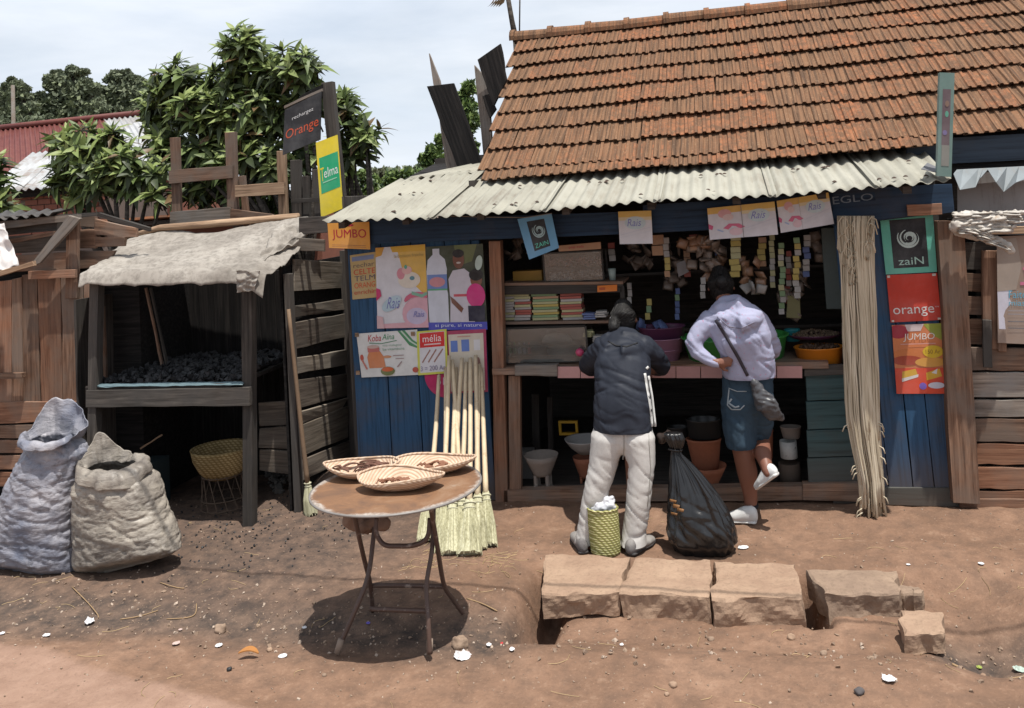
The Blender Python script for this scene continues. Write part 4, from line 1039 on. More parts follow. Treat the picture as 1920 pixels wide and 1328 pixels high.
for q in [((142, 425), (178, 427), (178, 402), (142, 402)), ((176, 445), (255, 445), (255, 428), (176, 410)), ((178, 463), (232, 462), (235, 440), (178, 440)), ((142, 466), (178, 466), (178, 430), (142, 430)), ((142, 505), (200, 500), (215, 470), (142, 470))]:
    plank('end_board', qpx(YP(LY + .12), *q), .03, W_BRN, shed2, 3, .005)
plank('end_rail', qpx(YP(LY + .05), (100, 412), (182, 405), (182, 399), (100, 403)), .04, W_DARK, shed2, 3)
plank('end_rail', qpx(YP(LY + .05), (180, 406), (278, 434), (278, 427), (184, 399)), .04, W_DARK, shed2, 3)
corr_sheet('roof_edge', PY(-60, 416, LY - .15), PY(100, 402, LY - .15), PY(140, 392, LY + .5), PY(-60, 400, LY + .5), corr_mat('sooty_sheet', (.05, .045, .042), (.08, .07, .065), (.1, .07, .05)), shed2, .1, .014, 3)
m = MB(); m.box((-5.9, LY + .6, .95), (2.3, .9, 1.9)); m.build('inside', W_BLK, shed2)
plank('ledge', qpx(YP(LY - .10), (-60, 712), (40, 710), (40, 700), (-60, 702)), .05, W_BRN, shed2, 3)
WP = paint('white_plastic_dirty', (.62, .58, .56), .45, .45, .4)
o = crumple('plastic_sheet', [PY(-70, 520, LY - .5), PY(38, 503, LY - .3), PY(8, 420, LY - .2), PY(-70, 400, LY - .2)], WP, .06, None, 30, 12, 3); tag(o, 'dirty white plastic sheet hanging at the upper left edge of the plank shed', 'plastic sheet')
o = post('awning_board', -40, 525, 62, 494, 9, LY - .55, .03, W_TAN); tag(o, 'narrow tan board under the white plastic sheet at the left edge', 'board')

# frame of brown boards standing behind the stall
fr_ = thing('timber_rack', 'bare frame of brown boards standing behind the tarpaulin roof', 'frame', (PY(430, 400, 7.6).x, 7.6, 0))
for u0, v0, v1, w in ((326, 258, 430, 18), (431, 248, 425, 22), (526, 283, 420, 17)):
    post('upright', u0, v0, u0 + 5, v1, w, 7.6, .04, W_TAN if w == 17 else W_BRN, fr_)
post('upright', 452, 330, 462, 430, 12, 7.66, .04, W_BRN, fr_)
plank('rail', qpx(YP(7.56), (316, 345), (434, 334), (434, 310), (316, 320)), .03, W_BRN, fr_, 4)
plank('rail', qpx(YP(7.56), (440, 370), (532, 364), (532, 342), (440, 348)), .03, W_TAN, fr_, 4)
plank('rail', qpx(YP(7.56), (318, 425), (432, 418), (430, 388), (318, 398)), .03, W_GREY, fr_, 4)
plank('rail', qpx(YP(7.55), (430, 420), (520, 415), (510, 402), (432, 392)), .03, W_BRN, fr_, 4)
for u0, u1, v0, v1 in ((553, 556, 300, 430), (590, 597, 318, 430), (572, 574, 330, 430)):
    o = post('fence_post', u0, v0, u1, v1, 20 if u0 == 553 else 12, 7.8, .05, W_DARK)
    tag(o, {553: 'thick dark fence post below the black hanging sign', 590: 'dark fence post just left of the yellow and green sign', 572: 'thin dark fence stake between two thicker posts below the black sign'}[u0], 'post')
o = plank('fence_rail', qpx(YP(7.74), (545, 382), (605, 378), (605, 370), (545, 374)), .03, W_DARK); tag(o, 'short dark rail nailed across the fence posts below the black sign', 'rail')

# boards sticking up behind the awning
HP = 7.75
for q, m_, lb, y in [(((838, 322), (862, 322), (824, 150), (804, 100)), W_GREY, 'weathered grey board with a pointed top behind the longer black board', HP + .1),
                  (((860, 322), (902, 305), (850, 156), (800, 162)), W_BLK, 'long leaning black board left of the tiled roof', HP),
                  (((906, 290), (922, 262), (915, 150), (889, 122)), W_GREY, 'pale grey split board standing against the roof verge', HP + .1),
                  (((925, 200), (950, 150), (938, 82), (895, 112)), W_BLK, 'short wide black board touching the roof verge, highest of the black boards', HP),
                  (((918, 222), (930, 205), (918, 176), (904, 180)), W_BLK, 'smallest black board between the pale grey board and the roof verge', HP + .02)]:
    tag(plank('board', qpx(YP(y), *q), .035, m_, None, 4, .006), lb, 'board', 'boards standing up beside the tiled roof')
m = MB(); m.tube([PY(968, 80, 9.0), PY(960, 40, 9.0), PY(948, -30, 9.0)], [.035, .028, .024], 8); m.tube([PY(974, 60, 9.0), PY(975, -30, 9.0)], [.008, .008], 5)
b = PY(968, 80, 9.0); m.tube([(b.x, b.y, 0), b], [.06, .035], 8)
o = m.build('bare_trunk', BARK, None, True); tag(o, 'thin bare leaning trunk behind the upper left corner of the tiled roof', 'tree')
m = MB()
for k in range(5):
    p = PY(948 - k * 5, -4, 9.0); m.add([p, p + Vector((-.05, 0, -.02 - .01 * k)), p + Vector((-.09, .01, -.09)), p + Vector((-.02, 0, -.05))], [(0, 1, 2, 3)])
m.build('dead_leaf', LF[3], o)

# ================================================================ sign post and its signs
DKP = W_DARK
sp_ = thing('sign_post', 'dark brown timber post with a short arm carrying two signs', 'post', (PY(630, 400, 7.3).x, 7.3, 0))
post('upright', 612, 154, 640, 440, 22, 7.3, .07, W_DARK, sp_)
plank('arm', qpx(YP(7.28), (530, 215), (604, 182), (604, 158), (566, 178)), .05, W_BLK, sp_, 3)
plank('sign_rail', qpx(YP(7.22), (532, 204), (604, 171), (604, 166), (532, 199)), .02, W_GREY, sp_, 2)
sign('hanging_sign', qpx(YP(7.2), (534, 206), (602, 172), (600, 262), (530, 291)), 'black hanging sign with small white word above large orange lettering', 'sign', (.022, .022, .025),
     [('text', 'rechargez', .22, .66, .8, .76, (.6, .6, .6)), ('text', 'Orange', .06, .25, .95, .52, (.50, .075, .025))], .015)
sign('tall_sign', qpx(YP(7.18), (592, 268), (632, 253), (643, 391), (602, 408)), 'tall narrow yellow sign with a green middle panel and white lettering', 'sign', (.74, .58, .035),
     [('rect', .1, .3, .97, .78, (.015, .36, .16)), ('text', 'T', .12, .46, .28, .64, (.74, .58, .035)), ('text', 'elma', .28, .49, .92, .62, (.75, .78, .75)), ('rect', .2, .43, .85, .445, (.3, .6, .4))], .012)

# ================================================================ posters and plates on the shop
PY1 = YP(FY - .012)
sign('enamel_plate', qpx(YP(FY - .16), (614, 419), (692, 416), (694, 468), (617, 465)), 'small orange yellow plate with crimson lettering under the left end of the awning', 'sign', (.60, .27, .045),
     [('text', 'JUMBO', .1, .32, .92, .74, (.36, .01, .03)), ('rect', .42, .86, .62, .93, (.36, .01, .03)), ('rect', .08, .12, .9, .14, (.35, .15, .05)), ('rect', .08, .06, .9, .075, (.35, .15, .05))], .005)
sign('recharge_poster', qpx(YP(FY - .008), (656, 479), (712, 471), (712, 557), (661, 562)), 'tan card listing phone companies in red and black behind the pink and yellow poster', 'poster', (.47, .34, .15),
     [('rect', .06, .85, .8, .95, (.18, .22, .35)), ('text', 'rechar', .1, .70, .82, .80, (.15, .12, .1)), ('text', 'CELTE', .1, .54, .84, .66, (.55, .06, .04)), ('text', 'TELM', .12, .40, .84, .51, (.12, .1, .12)), ('text', 'ORANG', .1, .24, .84, .36, (.6, .1, .03)), ('text', 'enrichir', .08, .1, .86, .2, (.5, .08, .04))], .003)
WB = (.62, .62, .66)
sign('drink_poster', qpx(YP(FY - .018), (704, 465), (797, 458), (804, 614), (708, 616)), 'pale blue, yellow and pink poster with round pink shapes, upper left of the wall', 'poster', WB,
     [('poly', [(.42, 1), (1, 1), (1, .36), (.78, .5), (.55, .66)], (.66, .42, .10)), ('poly', [(0, 1), (.18, 1), (.12, .9), (0, .88)], (.62, .33, .06)), ('poly', [(.3, 1), (1, 1), (1, .92), (.34, .93)], (.62, .36, .04)),
      ('poly', [(0, 0), (1, 0), (1, .08), (0, .05)], (.62, .36, .40)), ('ell', .84, .17, .34, .2, (.62, .36, .42)), ('ell', .78, .14, .2, .1, (.5, .45, .6)), ('ell', .66, .58, .22, .10, (.66, .60, .52)), ('ell', .5, .66, .08, .07, (.6, .25, .3)),
      ('ell', .62, .70, .1, .05, (.66, .4, .38)), ('ell', .72, .6, .05, .025, (.12, .25, .3)), ('ell', .6, .74, .03, .025, (.1, .35, .25)), ('line', arc(.82, .28, .28, .12, 2.8, .3), [.03, .05, .06, .06, .06, .06, .06, .06, .06, .06, .05, .05, .04, .03, .02], (.55, .12, .2)),
      ('line', [(.7, .42), (.9, .38), (1.0, .41)], .04, (.2, .4, .3)), ('poly', [(0, .5), (.08, .48), (.1, .4), (.0, .34)], (.55, .04, .15)), ('poly', [(0, .16), (.12, .14), (.14, 0), (0, 0)], (.6, .4, .42)), ('ell', .3, .3, .2, .08, .3, (.42, .55, .62)),
      ('text', 'Rais', .2, .24, .44, .38, .05, (.14, .15, .4)), ('text', 'Rais', .72, .13, .92, .2, .03, (.2, .2, .45)), ('text', 'la boisson fraiche', .38, .86, .96, .9, (.4, .3, .1))], .003)
sign('water_poster', qpx(YP(FY - .02), (798, 463), (905, 457), (914, 618), (804, 619)), 'dark poster with a white water bottle beside two smiling people above a blue band', 'poster', (.05, .06, .035),
     [('poly', [(.5, 1), (.9, 1), (.8, .8), (.55, .75)], (.13, .15, .06)), ('rect', 0, 0, 1, .09, (.06, .07, .42)), ('poly', [(.02, .09), (.36, .09), (.36, .42), (.34, .52), (.36, .72), (.33, .84), (.24, .9), (.24, .97), (.12, .97), (.12, .9), (.03, .84), (.0, .7)], (.55, .58, .66)),
      ('rect', .01, .48, .355, .66, (.16, .24, .5)), ('ell', .18, .57, .14, .06, (.55, .25, .28)), ('rect', .01, .47, .355, .49, (.1, .35, .2)), ('poly', [(.38, .09), (.8, .09), (.78, .45), (.76, .66), (.66, .72), (.46, .7), (.38, .6), (.4, .35)], (.52, .5, .56)),
      ('rect', .46, .39, .7, .42, (.5, .07, .1)), ('ell', .57, .83, .1, .11, (.17, .07, .045)), ('ell', .57, .9, .1, .05, (.02, .018, .018)), ('ell', .57, .79, .04, .012, (.5, .45, .42)), ('poly', [(.4, .4), (.47, .36), (.62, .25), (.58, .2), (.42, .32)], (.17, .07, .045)),
      ('ell', .86, .58, .1, .09, (.19, .08, .05)), ('ell', .86, .64, .12, .07, (.02, .018, .018)), ('ell', .84, .4, .16, .14, (.55, .04, .2)), ('poly', [(.7, .1), (.98, .1), (.98, .28), (.7, .28)], (.02, .02, .04)), ('ell', .92, .78, .06, .09, -.4, (.45, .55, .5)),
      ('text', 'si pure, si nature', .12, .025, .92, .075, (.6, .65, .8))], .003)
sign('recipe_poster', qpx(YP(FY - .024), (668, 626), (782, 618), (787, 703), (678, 708)), 'white poster with red and green title, an orange jar and a small soup bowl', 'poster', (.66, .66, .64),
     [('poly', [(.68, 1), (.8, 1), (.92, .78), (1, .7), (1, .58), (.86, .66)], (.07, .24, .11)), ('line', [(.74, 1), (.88, .75), (1, .64)], .03, (.5, .6, .5)), ('text', 'Koba', .18, .8, .4, .95, .02, (.45, .03, .04)), ('text', 'Aina', .42, .82, .62, .95, .02, (.05, .25, .12)),
      ('line', [(.2, .77), (.4, .74), (.66, .79)], .018, (.1, .25, .15)), ('poly', [(.16, .2), (.44, .2), (.42, .45), (.36, .58), (.18, .58), (.14, .45)], (.6, .22, .09)), ('rect', .16, .56, .36, .66, (.5, .16, .14)), ('ell', .26, .68, .1, .04, (.55, .4, .35)),
      ('ell', .05, .45, .03, .07, (.5, .1, .07)), ('line', [(.05, .4), (.12, .18)], .03, (.55, .2, .15)), ('ell', .48, .44, .07, .03, (.55, .25, .12)), ('ell', .47, .12, .12, .1, (.16, .18, .06)), ('ell', .47, .16, .1, .05, (.6, .12, .03)),
      ('text', 'vita malagasy', .42, .66, .74, .72, (.2, .35, .25)), ('text', 'be vitaminina', .42, .58, .78, .64, (.2, .35, .25)), ('rect', .58, .45, .76, .465, (.3, .2, .2)), ('rect', .62, .38, .76, .395, (.3, .2, .2)), ('line', [(.64, .2), (.72, .32)], .02, (.3, .2, .2)), ('ell', .94, .12, .05, .06, (.45, .08, .05))], .003, warp=.002)
sign('price_poster', qpx(YP(FY - .028), (781, 622), (837, 617), (840, 700), (784, 704)), 'yellow-bordered poster with a red title box, three slanted sticks and a price', 'poster', (.58, .58, .09),
     [('rect', .08, .05, .93, .96, (.62, .61, .64)), ('rect', .1, .62, .92, .95, (.58, .03, .03)), ('text', 'mélia', .2, .74, .82, .9, (.75, .7, .7)), ('rect', .24, .67, .8, .7, (.7, .5, .5)),
      ('line', [(.16, .28), (.44, .56)], .035, (.3, .15, .12)), ('line', [(.36, .28), (.64, .56)], .035, (.3, .15, .12)), ('line', [(.56, .28), (.86, .56)], .035, (.3, .15, .12)), ('text', '3 = 200 Ar', .1, .09, .92, .2, (.2, .17, .28))], .003)
sign('tin_poster', qpx(YP(FY - .022), (838, 621), (911, 617), (915, 735), (844, 738)), 'cream poster in a crimson border with two blue tins, behind the broom handles', 'poster', (.34, .04, .10),
     [('rect', .03, .03, .93, .94, (.57, .52, .43)), ('rect', .08, .66, .26, .84, (.12, .2, .5)), ('rect', .36, .66, .56, .85, (.12, .2, .5)), ('rect', .68, .67, .84, .84, (.6, .6, .62)), ('rect', .26, .89, .6, .91, (.5, .3, .25)),
      ('ell', .78, .42, .06, .14, (.25, .14, .12)), ('ell', .8, .18, .09, .06, (.2, .12, .1)), ('line', [(.72, .3), (.86, .28)], .02, (.3, .2, .15)), ('line', [(.72, .24), (.86, .22)], .02, (.3, .2, .15))], .003)
q = [PY(796, 703, FY - .016), PY(838, 701, FY - .016)]
m = MB(); c0 = PY(838, 702, FY - .016); P = [c0] + [PY(838 - 42 * cos(a), 702 + 44 * sin(a), FY - .016) for a in [pi / 2 * i / 10 for i in range(11)]]
m.add(P + [p + Vector((0, .004, 0)) for p in P], [tuple(range(12)), tuple(range(23, 11, -1))] + [(i, (i + 1) % 12, (i + 1) % 12 + 12, i + 12) for i in range(12)])
o = m.build('round_sticker', flat((.46, .02, .11)), None); tag(o, 'crimson quarter-round sticker with white figures below the price poster', 'sticker')
TV, TF = curve_text('51', .02)
xs_ = [a for a, b in TV]; ys_ = [b for a, b in TV]
mk('lettering', [PY(820 + 13 * (a - min(xs_)) / (max(xs_) - min(xs_)), 722 - 14 * (b - min(ys_)) / (max(ys_) - min(ys_)), FY - .018) for a, b in TV], TF, flat((.7, .6, .65)), o)
for u, v in ((669, 628), (671, 699), (774, 626)):
    p = PY(u, v, FY - .034); m = MB(); m.box(p, (.03, .006, .03)); tag(m.build('cardboard_washer', W_TAN, None), {628: 'brown cardboard scrap at the upper left corner of the recipe poster', 699: 'brown cardboard scrap at the lower left corner of the recipe poster', 626: 'brown cardboard scrap at the upper right corner of the recipe poster'}[v], 'cardboard')
SW = (.45, .62, .55)
def swirl(cu, cv, s, col, k=1.0):
    L_ = []
    for r, a0, a1, w in ((.34, 2.6, 6.9, .05), (.27, 1.9, 6.6, .045), (.19, -2.2, 3.9, .06), (.11, -1.0, 4.4, .045)):
        P = arc(cu, cv, r * s, r * s * k, a0, a1, 16, (r * s * .72, r * s * .72 * k)); L_.append(('line', P, [w * s * (.15 + sin(pi * min(1, i / 15 + .04)) ** .7) for i in range(17)], col))
    return L_
sign('blue_hanging_sign', qpx(YP(FY - .24), (970, 411), (1034, 401), (1048, 465), (992, 487)), 'small pale blue tilted hanging sign with a black panel and swirl', 'sign', (.12, .30, .48),
     [('rect', .24, .14, .76, .9, (.015, .018, .022))] + swirl(.54, .62, .62, (.3, .42, .44), .95) + [('text', 'ZAIN', .3, .2, .72, .31, (.1, .55, .42))], .006)
def card(L_, u0, u1): return [('rect', u0, .82, u1, 1, (.62, .42, .12)), ('rect', u0, .72, u1, .82, (.64, .55, .36)), ('ell', (u0 + u1) / 2 + .0, .64, (u1 - u0) * .32, .2, (.48, .58, .62)), ('text', 'Rais', u0 + (u1 - u0) * .26, .54, u0 + (u1 - u0) * .66, .76, .04, (.2, .2, .5)), ('line', [(u0 + .05, .28), (u0 + (u1 - u0) * .95, .5)], .015, (.5, .52, .6)), ('line', [(u0 + .05, .2), (u0 + (u1 - u0) * .95, .38)], .012, (.55, .57, .63))]
sign('white_card', qpx(YP(FY - .17), (1159, 397), (1221, 395), (1224, 457), (1162, 458)), 'single white card with a yellow top and blue script pinned to the fascia', 'card', (.60, .60, .64), card(0, 0, 1), .003)
def pig(u0, u1):
    w = u1 - u0; return [('rect', u0, .8, u1, 1, (.62, .4, .12)), ('ell', u0 + w * .5, .78, w * .2, .14, (.62, .35, .36)), ('ell', u0 + w * .6, .66, w * .16, .1, (.64, .5, .5)), ('line', [(u0 + w * .5, .3), (u0 + w * .65, .42), (u0 + w * .85, .4), (u0 + w * 1.0, .3)], .09, (.55, .12, .22)),
        ('poly', [(u0, .5), (u0 + w * .14, .42), (u0 + w * .1, .3), (u0, .34)], (.5, .1, .2)), ('ell', u0 + w * .8, .2, w * .2, .12, (.62, .45, .5)), ('line', [(u0 + w * .25, .3), (u0 + w * .42, .22)], .03, (.3, .4, .6))]
sign('card_banner', qpx(YP(FY - .18), (1326, 391), (1452, 378), (1459, 440), (1331, 450)), 'two-panel white card banner with pink drawing and blue script, left of its twin', 'banner', (.58, .58, .63), pig(0, .5) + card(0, .5, 1) + [('rect', .498, 0, .506, 1, (.2, .2, .22))], .003)
sign('card_banner', qpx(YP(FY - .185), (1456, 377), (1553, 361), (1564, 420), (1464, 437)), 'tilted white card banner beside the raffia hank, pink marks left and blue script right', 'banner', (.58, .58, .63), pig(0, .42) + card(0, .42, 1) + [('rect', .415, 0, .42, 1, (.3, .3, .32))], .003)
TEAL = (.13, .46, .36)
sign('teal_sign', qpx(YP(FY - .02), (1650, 409), (1749, 402), (1757, 510), (1661, 515)), 'teal-bordered square sign with a white swirl on black, top of the right wall', 'sign', TEAL,
     [('rect', .17, .1, .85, .95, (.018, .02, .025))] + swirl(.52, .62, .68, (.5, .62, .6), .8) + [('text', 'zaiN', .27, .15, .76, .28, (.4, .62, .55))], .006)
sign('red_sign', qpx(YP(FY - .018), (1662, 516), (1757, 512), (1765, 600), (1670, 605)), 'plain red sign with white lowercase lettering along its foot, middle of the right wall', 'sign', (.52, .045, .025),
     [('text', 'orange', .07, .1, .88, .3, (.72, .68, .66)), ('text', 'TM', .9, .27, .97, .3, (.7, .6, .6)), ('rect', .01, .94, .07, .99, (.6, .55, .5)), ('rect', .9, .94, .97, .99, (.6, .55, .5)), ('rect', .02, .01, .07, .05, (.6, .55, .5)), ('rect', .93, .01, .99, .05, (.6, .55, .5))], .005)
sign('food_poster', qpx(YP(FY - .016), (1672, 610), (1769, 606), (1778, 738), (1681, 738)), 'red and orange food poster with white title and small packets, lowest on the right wall', 'poster', (.62, .07, .03),
     [('rect', 0, .36, 1, 1, (.60, .2, .08)), ('ell', .12, .9, .2, .1, (.35, .03, .05)), ('poly', [(.6, 1), (1, 1), (1, .74), (.8, .82)], (.28, .32, .04)), ('poly', [(.25, 1), (.62, 1), (.55, .9), (.3, .9)], (.6, .5, .5)), ('ell', .3, .56, .34, .09, (.55, .18, .06)), ('ell', .25, .48, .3, .07, (.35, .06, .03)), ('ell', .7, .45, .3, .07, (.6, .3, .06)),
      ('ell', .76, .6, .2, .09, (.62, .42, .03)), ('text', '150 Ar', .62, .57, .9, .63, (.25, .12, .03)), ('text', 'JUMBO', .2, .75, .8, .87, .02, (.72, .66, .6)), ('rect', .14, .71, .82, .725, (.6, .3, .25)), ('rect', 0, 0, 1, .37, (.62, .07, .03)), ('poly', [(.12, .2), (.44, .26), (.4, .36), (.14, .32)], (.62, .36, .03)), ('poly', [(.12, .17), (.44, .24), (.45, .28), (.12, .22)], (.65, .62, .6)),
      ('poly', [(.6, .19), (.9, .25), (.86, .36), (.6, .3)], (.62, .36, .03)), ('poly', [(.7, .3), (.82, .36), (.8, .28)], (.65, .62, .6)), ('ell', .52, .11, .07, .05, (.2, .12, .5)), ('ell', .78, .12, .16, .045, (.6, .6, .68))], .003)
tsn = sign('edge_sign', qpx(YP(5.80), (1762, 136), (1790, 137), (1784, 332), (1757, 330)), 'tall thin teal-framed sign board standing above the awning right end', 'sign', (.13, .21, .19),
     [('rect', .24, .3, .78, .84, (.12, .085, .095)), ('rect', .26, .1, .8, .3, (.2, .2, .18)), ('ell', .55, .6, .12, .03, (.1, .3, .22)), ('ell', .45, .42, .16, .025, (.15, .12, .25)), ('ell', .55, .7, .14, .03, (.2, .13, .1))], .05)
for u, v in ((1702, 750), (1704, 790)):
    m = MB(); p = PY(u - 10, v, FY - .004); m.lathe(p, [(.018, -.004), (.016, .002)], 8); 
# cord strung under the awning
m = MB(); m.tube([PY(735, 401, FY - .45), PY(900, 407, FY - .3), PY(985, 408, FY - .26), PY(1035, 400, FY - .24)], .003, 4); tag(m.build('cord', W_GREY, None), 'thin cord strung under the awning to the pale blue hanging sign', 'cord')

# raffia hank
def raffia():
    random.seed(71); m = MB()
    prof = [(405, 1604, 34), (440, 1604, 33), (500, 1607, 31), (600, 1611, 32), (700, 1614, 31), (780, 1617, 31), (840, 1624, 27), (900, 1634, 22), (940, 1636, 21), (972, 1637, 25)]
    def at(v):
        for (v0, u0, w0), (v1, u1, w1) in zip(prof, prof[1:]):
            if v <= v1: t = (v - v0) / (v1 - v0); return u0 + (u1 - u0) * t, w0 + (w1 - w0) * t
        return prof[-1][1:]
    for k in range(170):
        a = random.uniform(-1, 1); dpt = random.uniform(-1, 1) * sqrt(max(0, 1 - a * a)); ph = random.random() * 20
        end = random.uniform(800, 974) if random.random() < .5 else random.uniform(930, 976); pts = []
        for i in range(18):
            v = 405 + (end - 405) * i / 17; u, w = at(v); wob = .10 * mn.noise(Vector((ph, v * .012, 0))) + .03 * mn.noise(Vector((ph, v * .05, 3)))
            cl_ = .35 * sin(a * 9) * sstep(880, 960, v) * .3
            p = PY(u + (a + wob + cl_) * w, v, FY - .24 - .055 * dpt * (w / 32) - .02); pts.append(p)
        m.tube(pts, random.uniform(.005, .0085), 5)
    for k in range(16):
        v = random.uniform(410, 520); u = 1604 + random.uniform(-34, 34); pts = []
        for i in range(8): w = 2 * pi * i / 7; pts.append(PY(u + 9 * cos(w) + i, v + 20 * sin(w) + i, FY - .31))
        m.tube(pts, .004, 4)
    for k in range(16):
        v = random.uniform(780, 970); u, w = at(v); s_ = random.choice((-1, 1)); m.tube([PY(u + s_ * w * .8, v, FY - .27), PY(u + s_ * (w + 5), v + 6, FY - .28), PY(u + s_ * (w + 9), v + 16, FY - .28)], .004, 4)
    s = NT('raffia_fibre'); g = s.noise(s.coord((1, 1, 1)), 14, 5, .7); b = s.noise(s.coord((30, 30, 1.5)), 1.2, 4, .6)
    col = s.ramp(b, [(.3, (.30, .245, .17)), (.5, (.50, .43, .32)), (.7, (.64, .57, .45))]); s.bump(g, .3, .003)
    o = m.build('raffia_hank', s.out(col, .85, .2), None, True); tag(o, 'long frayed hank of pale raffia hanging right of the counter', 'raffia')
raffia()

# ================================================================ right-hand neighbour
nb = thing('plank_wall', 'weathered horizontal plank wall at the right edge beside the thick corner post', 'wall', (1.75, FY, 0))
RYW = FY - .02
rows_ = [(652, 695, W_BRN), (699, 745, W_GREY), (750, 782, W_GREY), (786, 828, W_BRN), (833, 871, W_RED), (876, 917, W_RED), (921, 945, W_RED)]
for a, b, m_ in rows_:
    plank('wall_board', qpx(YP(RYW), (1822 + (a - 650) * .03, b), (1990, b + 1), (1990, a + 1), (1820 + (a - 650) * .03, a)), .025, m_, nb, 6, .005)
for a, b in ((455, 505), (512, 546), (556, 590), (598, 645)):
    plank('wall_board', qpx(YP(RYW + .05), (1805, b), (1990, b + 2), (1990, a + 3), (1803, a)), .025, W_SOOT if a == 455 else W_BRN, nb, 5, .005)
post('frame_post', 1838, 440, 1842, 945, 14, RYW + .1, .03, W_SOOT, nb)
post('frame_post', 1856, 470, 1858, 655, 26, RYW - .02, .03, W_BRN, nb)
post('frame_post', 1851, 600, 1853, 690, 15, RYW - .05, .02, W_DARK, nb)
post('frame_post', 1875, 470, 1880, 660, 14, RYW - .025, .02, W_BRN, nb)
m = MB(); m.box((2.3, RYW + .2, .9), (1.9, .03, 1.9)); m.build('lining', W_BLK, nb)
plank('foot_rail', qpx(YP(RYW - .02), (1800, 952), (1990, 955), (1990, 938), (1800, 936)), .05, W_RED, nb, 4)
o = plank('eave_board', qpx(YP(EY - .02), (1700, 312), (1990, 296), (1990, 247), (1700, 262)), .03, blue_wood('slate_blue_board', (.035, .05, .07), (.06, .055, .05), .4), shop, 6); 
o = plank('soffit_board', qpx(YP(EY + .02), (1700, 335), (1990, 325), (1990, 293), (1700, 308)), .03, W_BLK, shop, 3)
GW = corr_mat('grey_flat_sheet', (.27, .26, .255), (.21, .20, .20), (.12, .09, .08), .7, .3)
m = MB(); m.hexa(qpx(YP(FY + .1), (1795, 440), (1990, 440), (1990, 318), (1795, 325)), qpx(YP(FY + .12), (1795, 440), (1990, 440), (1990, 318), (1795, 325))); o = m.build('metal_sheet', GW, None); tag(o, 'flat grey metal sheet closing the wall under the right-hand eave', 'metal sheet')
zz = [(1788, 326), (1800, 356), (1829, 351), (1838, 333), (1852, 318), (1868, 342), (1882, 360), (1905, 342), (1960, 322)]
V = []; 
for k, (u, v) in enumerate(zz):
    y = FY - .05 - (.1 if k % 2 else 0); V += [PY(u, v, y), PY(u + 6, 318 - (u - 1790) * .05, FY + .08)]
mm_ = MB(); mm_.add(V, [(2 * i, 2 * i + 2, 2 * i + 3, 2 * i + 1) for i in range(len(zz) - 1)])
o = mm_.build('bent_flashing', corr_mat('galvanised', (.22, .245, .26), (.16, .175, .18), (.2, .18, .16), .65, .3, .0), None); md = o.modifiers.new('t', 'SOLIDIFY'); md.thickness = .003; tag(o, 'strip of bent galvanised flashing with a zigzag lower edge, right of the awning', 'flashing')
o = plank('support_board', qpx(YP(FY - .12), (1790, 442), (1990, 436), (1990, 424), (1790, 428)), .04, W_TAN); tag(o, 'pale horizontal board under the rolled white plastic at the right', 'board')
o = plank('loose_board', qpx(YP(FY - .1), (1790, 398), (1836, 425), (1800, 428), (1788, 420)), .02, W_GREY); tag(o, 'short grey board end jammed beside the rolled plastic', 'board')
random.seed(77)
def rdisp(f, a): return lambda p, n: a * (ridge(p * f) - .4) + a * .4 * mn.noise(p * f * 3)
for k_, q_ in enumerate([((1786, 402), (1905, 396), (1925, 418), (1796, 424)), ((1788, 420), (1880, 398), (1900, 436), (1800, 440)), ((1795, 426), (1850, 432), (1902, 474), (1840, 452))]):
    crumple('torn_sheet', [PY(u, v, FY - .27 - .02 * k_) for u, v in q_], paint('torn_white_plastic', (.50, .46, .41), .5, .55, .4, (.3, .22, .15), 10), .05, nb, 26, 20 + k_, 5, .002)
ch = []
for (u0, v0, u1, v1, w) in ((1792, 402, 1930, 398, 7), (1790, 415, 1900, 425, 8), (1800, 425, 1890, 400, 6), (1795, 432, 1890, 462, 10), (1790, 424, 1850, 438, 12), (1860, 450, 1896, 470, 8), (1840, 405, 1895, 432, 7)):
    a = PY(u0, v0, FY - .22 + random.uniform(-.05, .05)); b = PY(u1, v1, FY - .24 + random.uniform(-.05, .05)); md_ = a.lerp(b, .5) + Vector((0, 0, random.uniform(-.015, .02))); r = w * pxm(a)
    ch.append([(a, r, r * .7), (md_, r * 1.1, r * .6), (b, r * .8, r * .6)])
o = organic('rolled_plastic', ch, .008, paint('torn_white_plastic', (.55, .50, .44), .5, .55, .4, (.3, .22, .15), 10), None, 2, rdisp(22, .014)); tag(o, 'bundle of torn white plastic rolled up on a board at the right edge', 'plastic')
sign('pinned_poster', qpx(YP(RYW - .06), (1869, 444), (1990, 438), (1990, 648), (1871, 643)), 'white and pink poster with small print, on brown cardboard, cut by the right edge', 'poster', (.26, .19, .15),
     [('poly', [(0.02, .13), (1, .13), (1, .97), (.1, .97), (.06, .6), (.0, .5)], (.50, .49, .56)), ('poly', [(0, .48), (.3, .5), (.38, .72), (.3, .98), (0, .97)], (.30, .25, .21)), ('rect', .42, .62, 1, .67, (.50, .10, .2)), ('rect', .40, .68, 1, .705, (.50, .12, .22)), ('rect', .36, .54, 1, .57, (.5, .15, .25)), ('text', 'Faites un', .18, .42, .7, .49, (.1, .32, .45)), ('text', 'miasa', .18, .35, .5, .40, (.1, .32, .45)),
      ('rect', .16, .3, .9, .305, (.3, .3, .35)), ('rect', .16, .27, .8, .275, (.3, .3, .35)), ('rect', .16, .2, .5, .207, (.1, .1, .12)), ('rect', .16, .14, .6, .147, (.1, .1, .12))], .004, warp=.003)
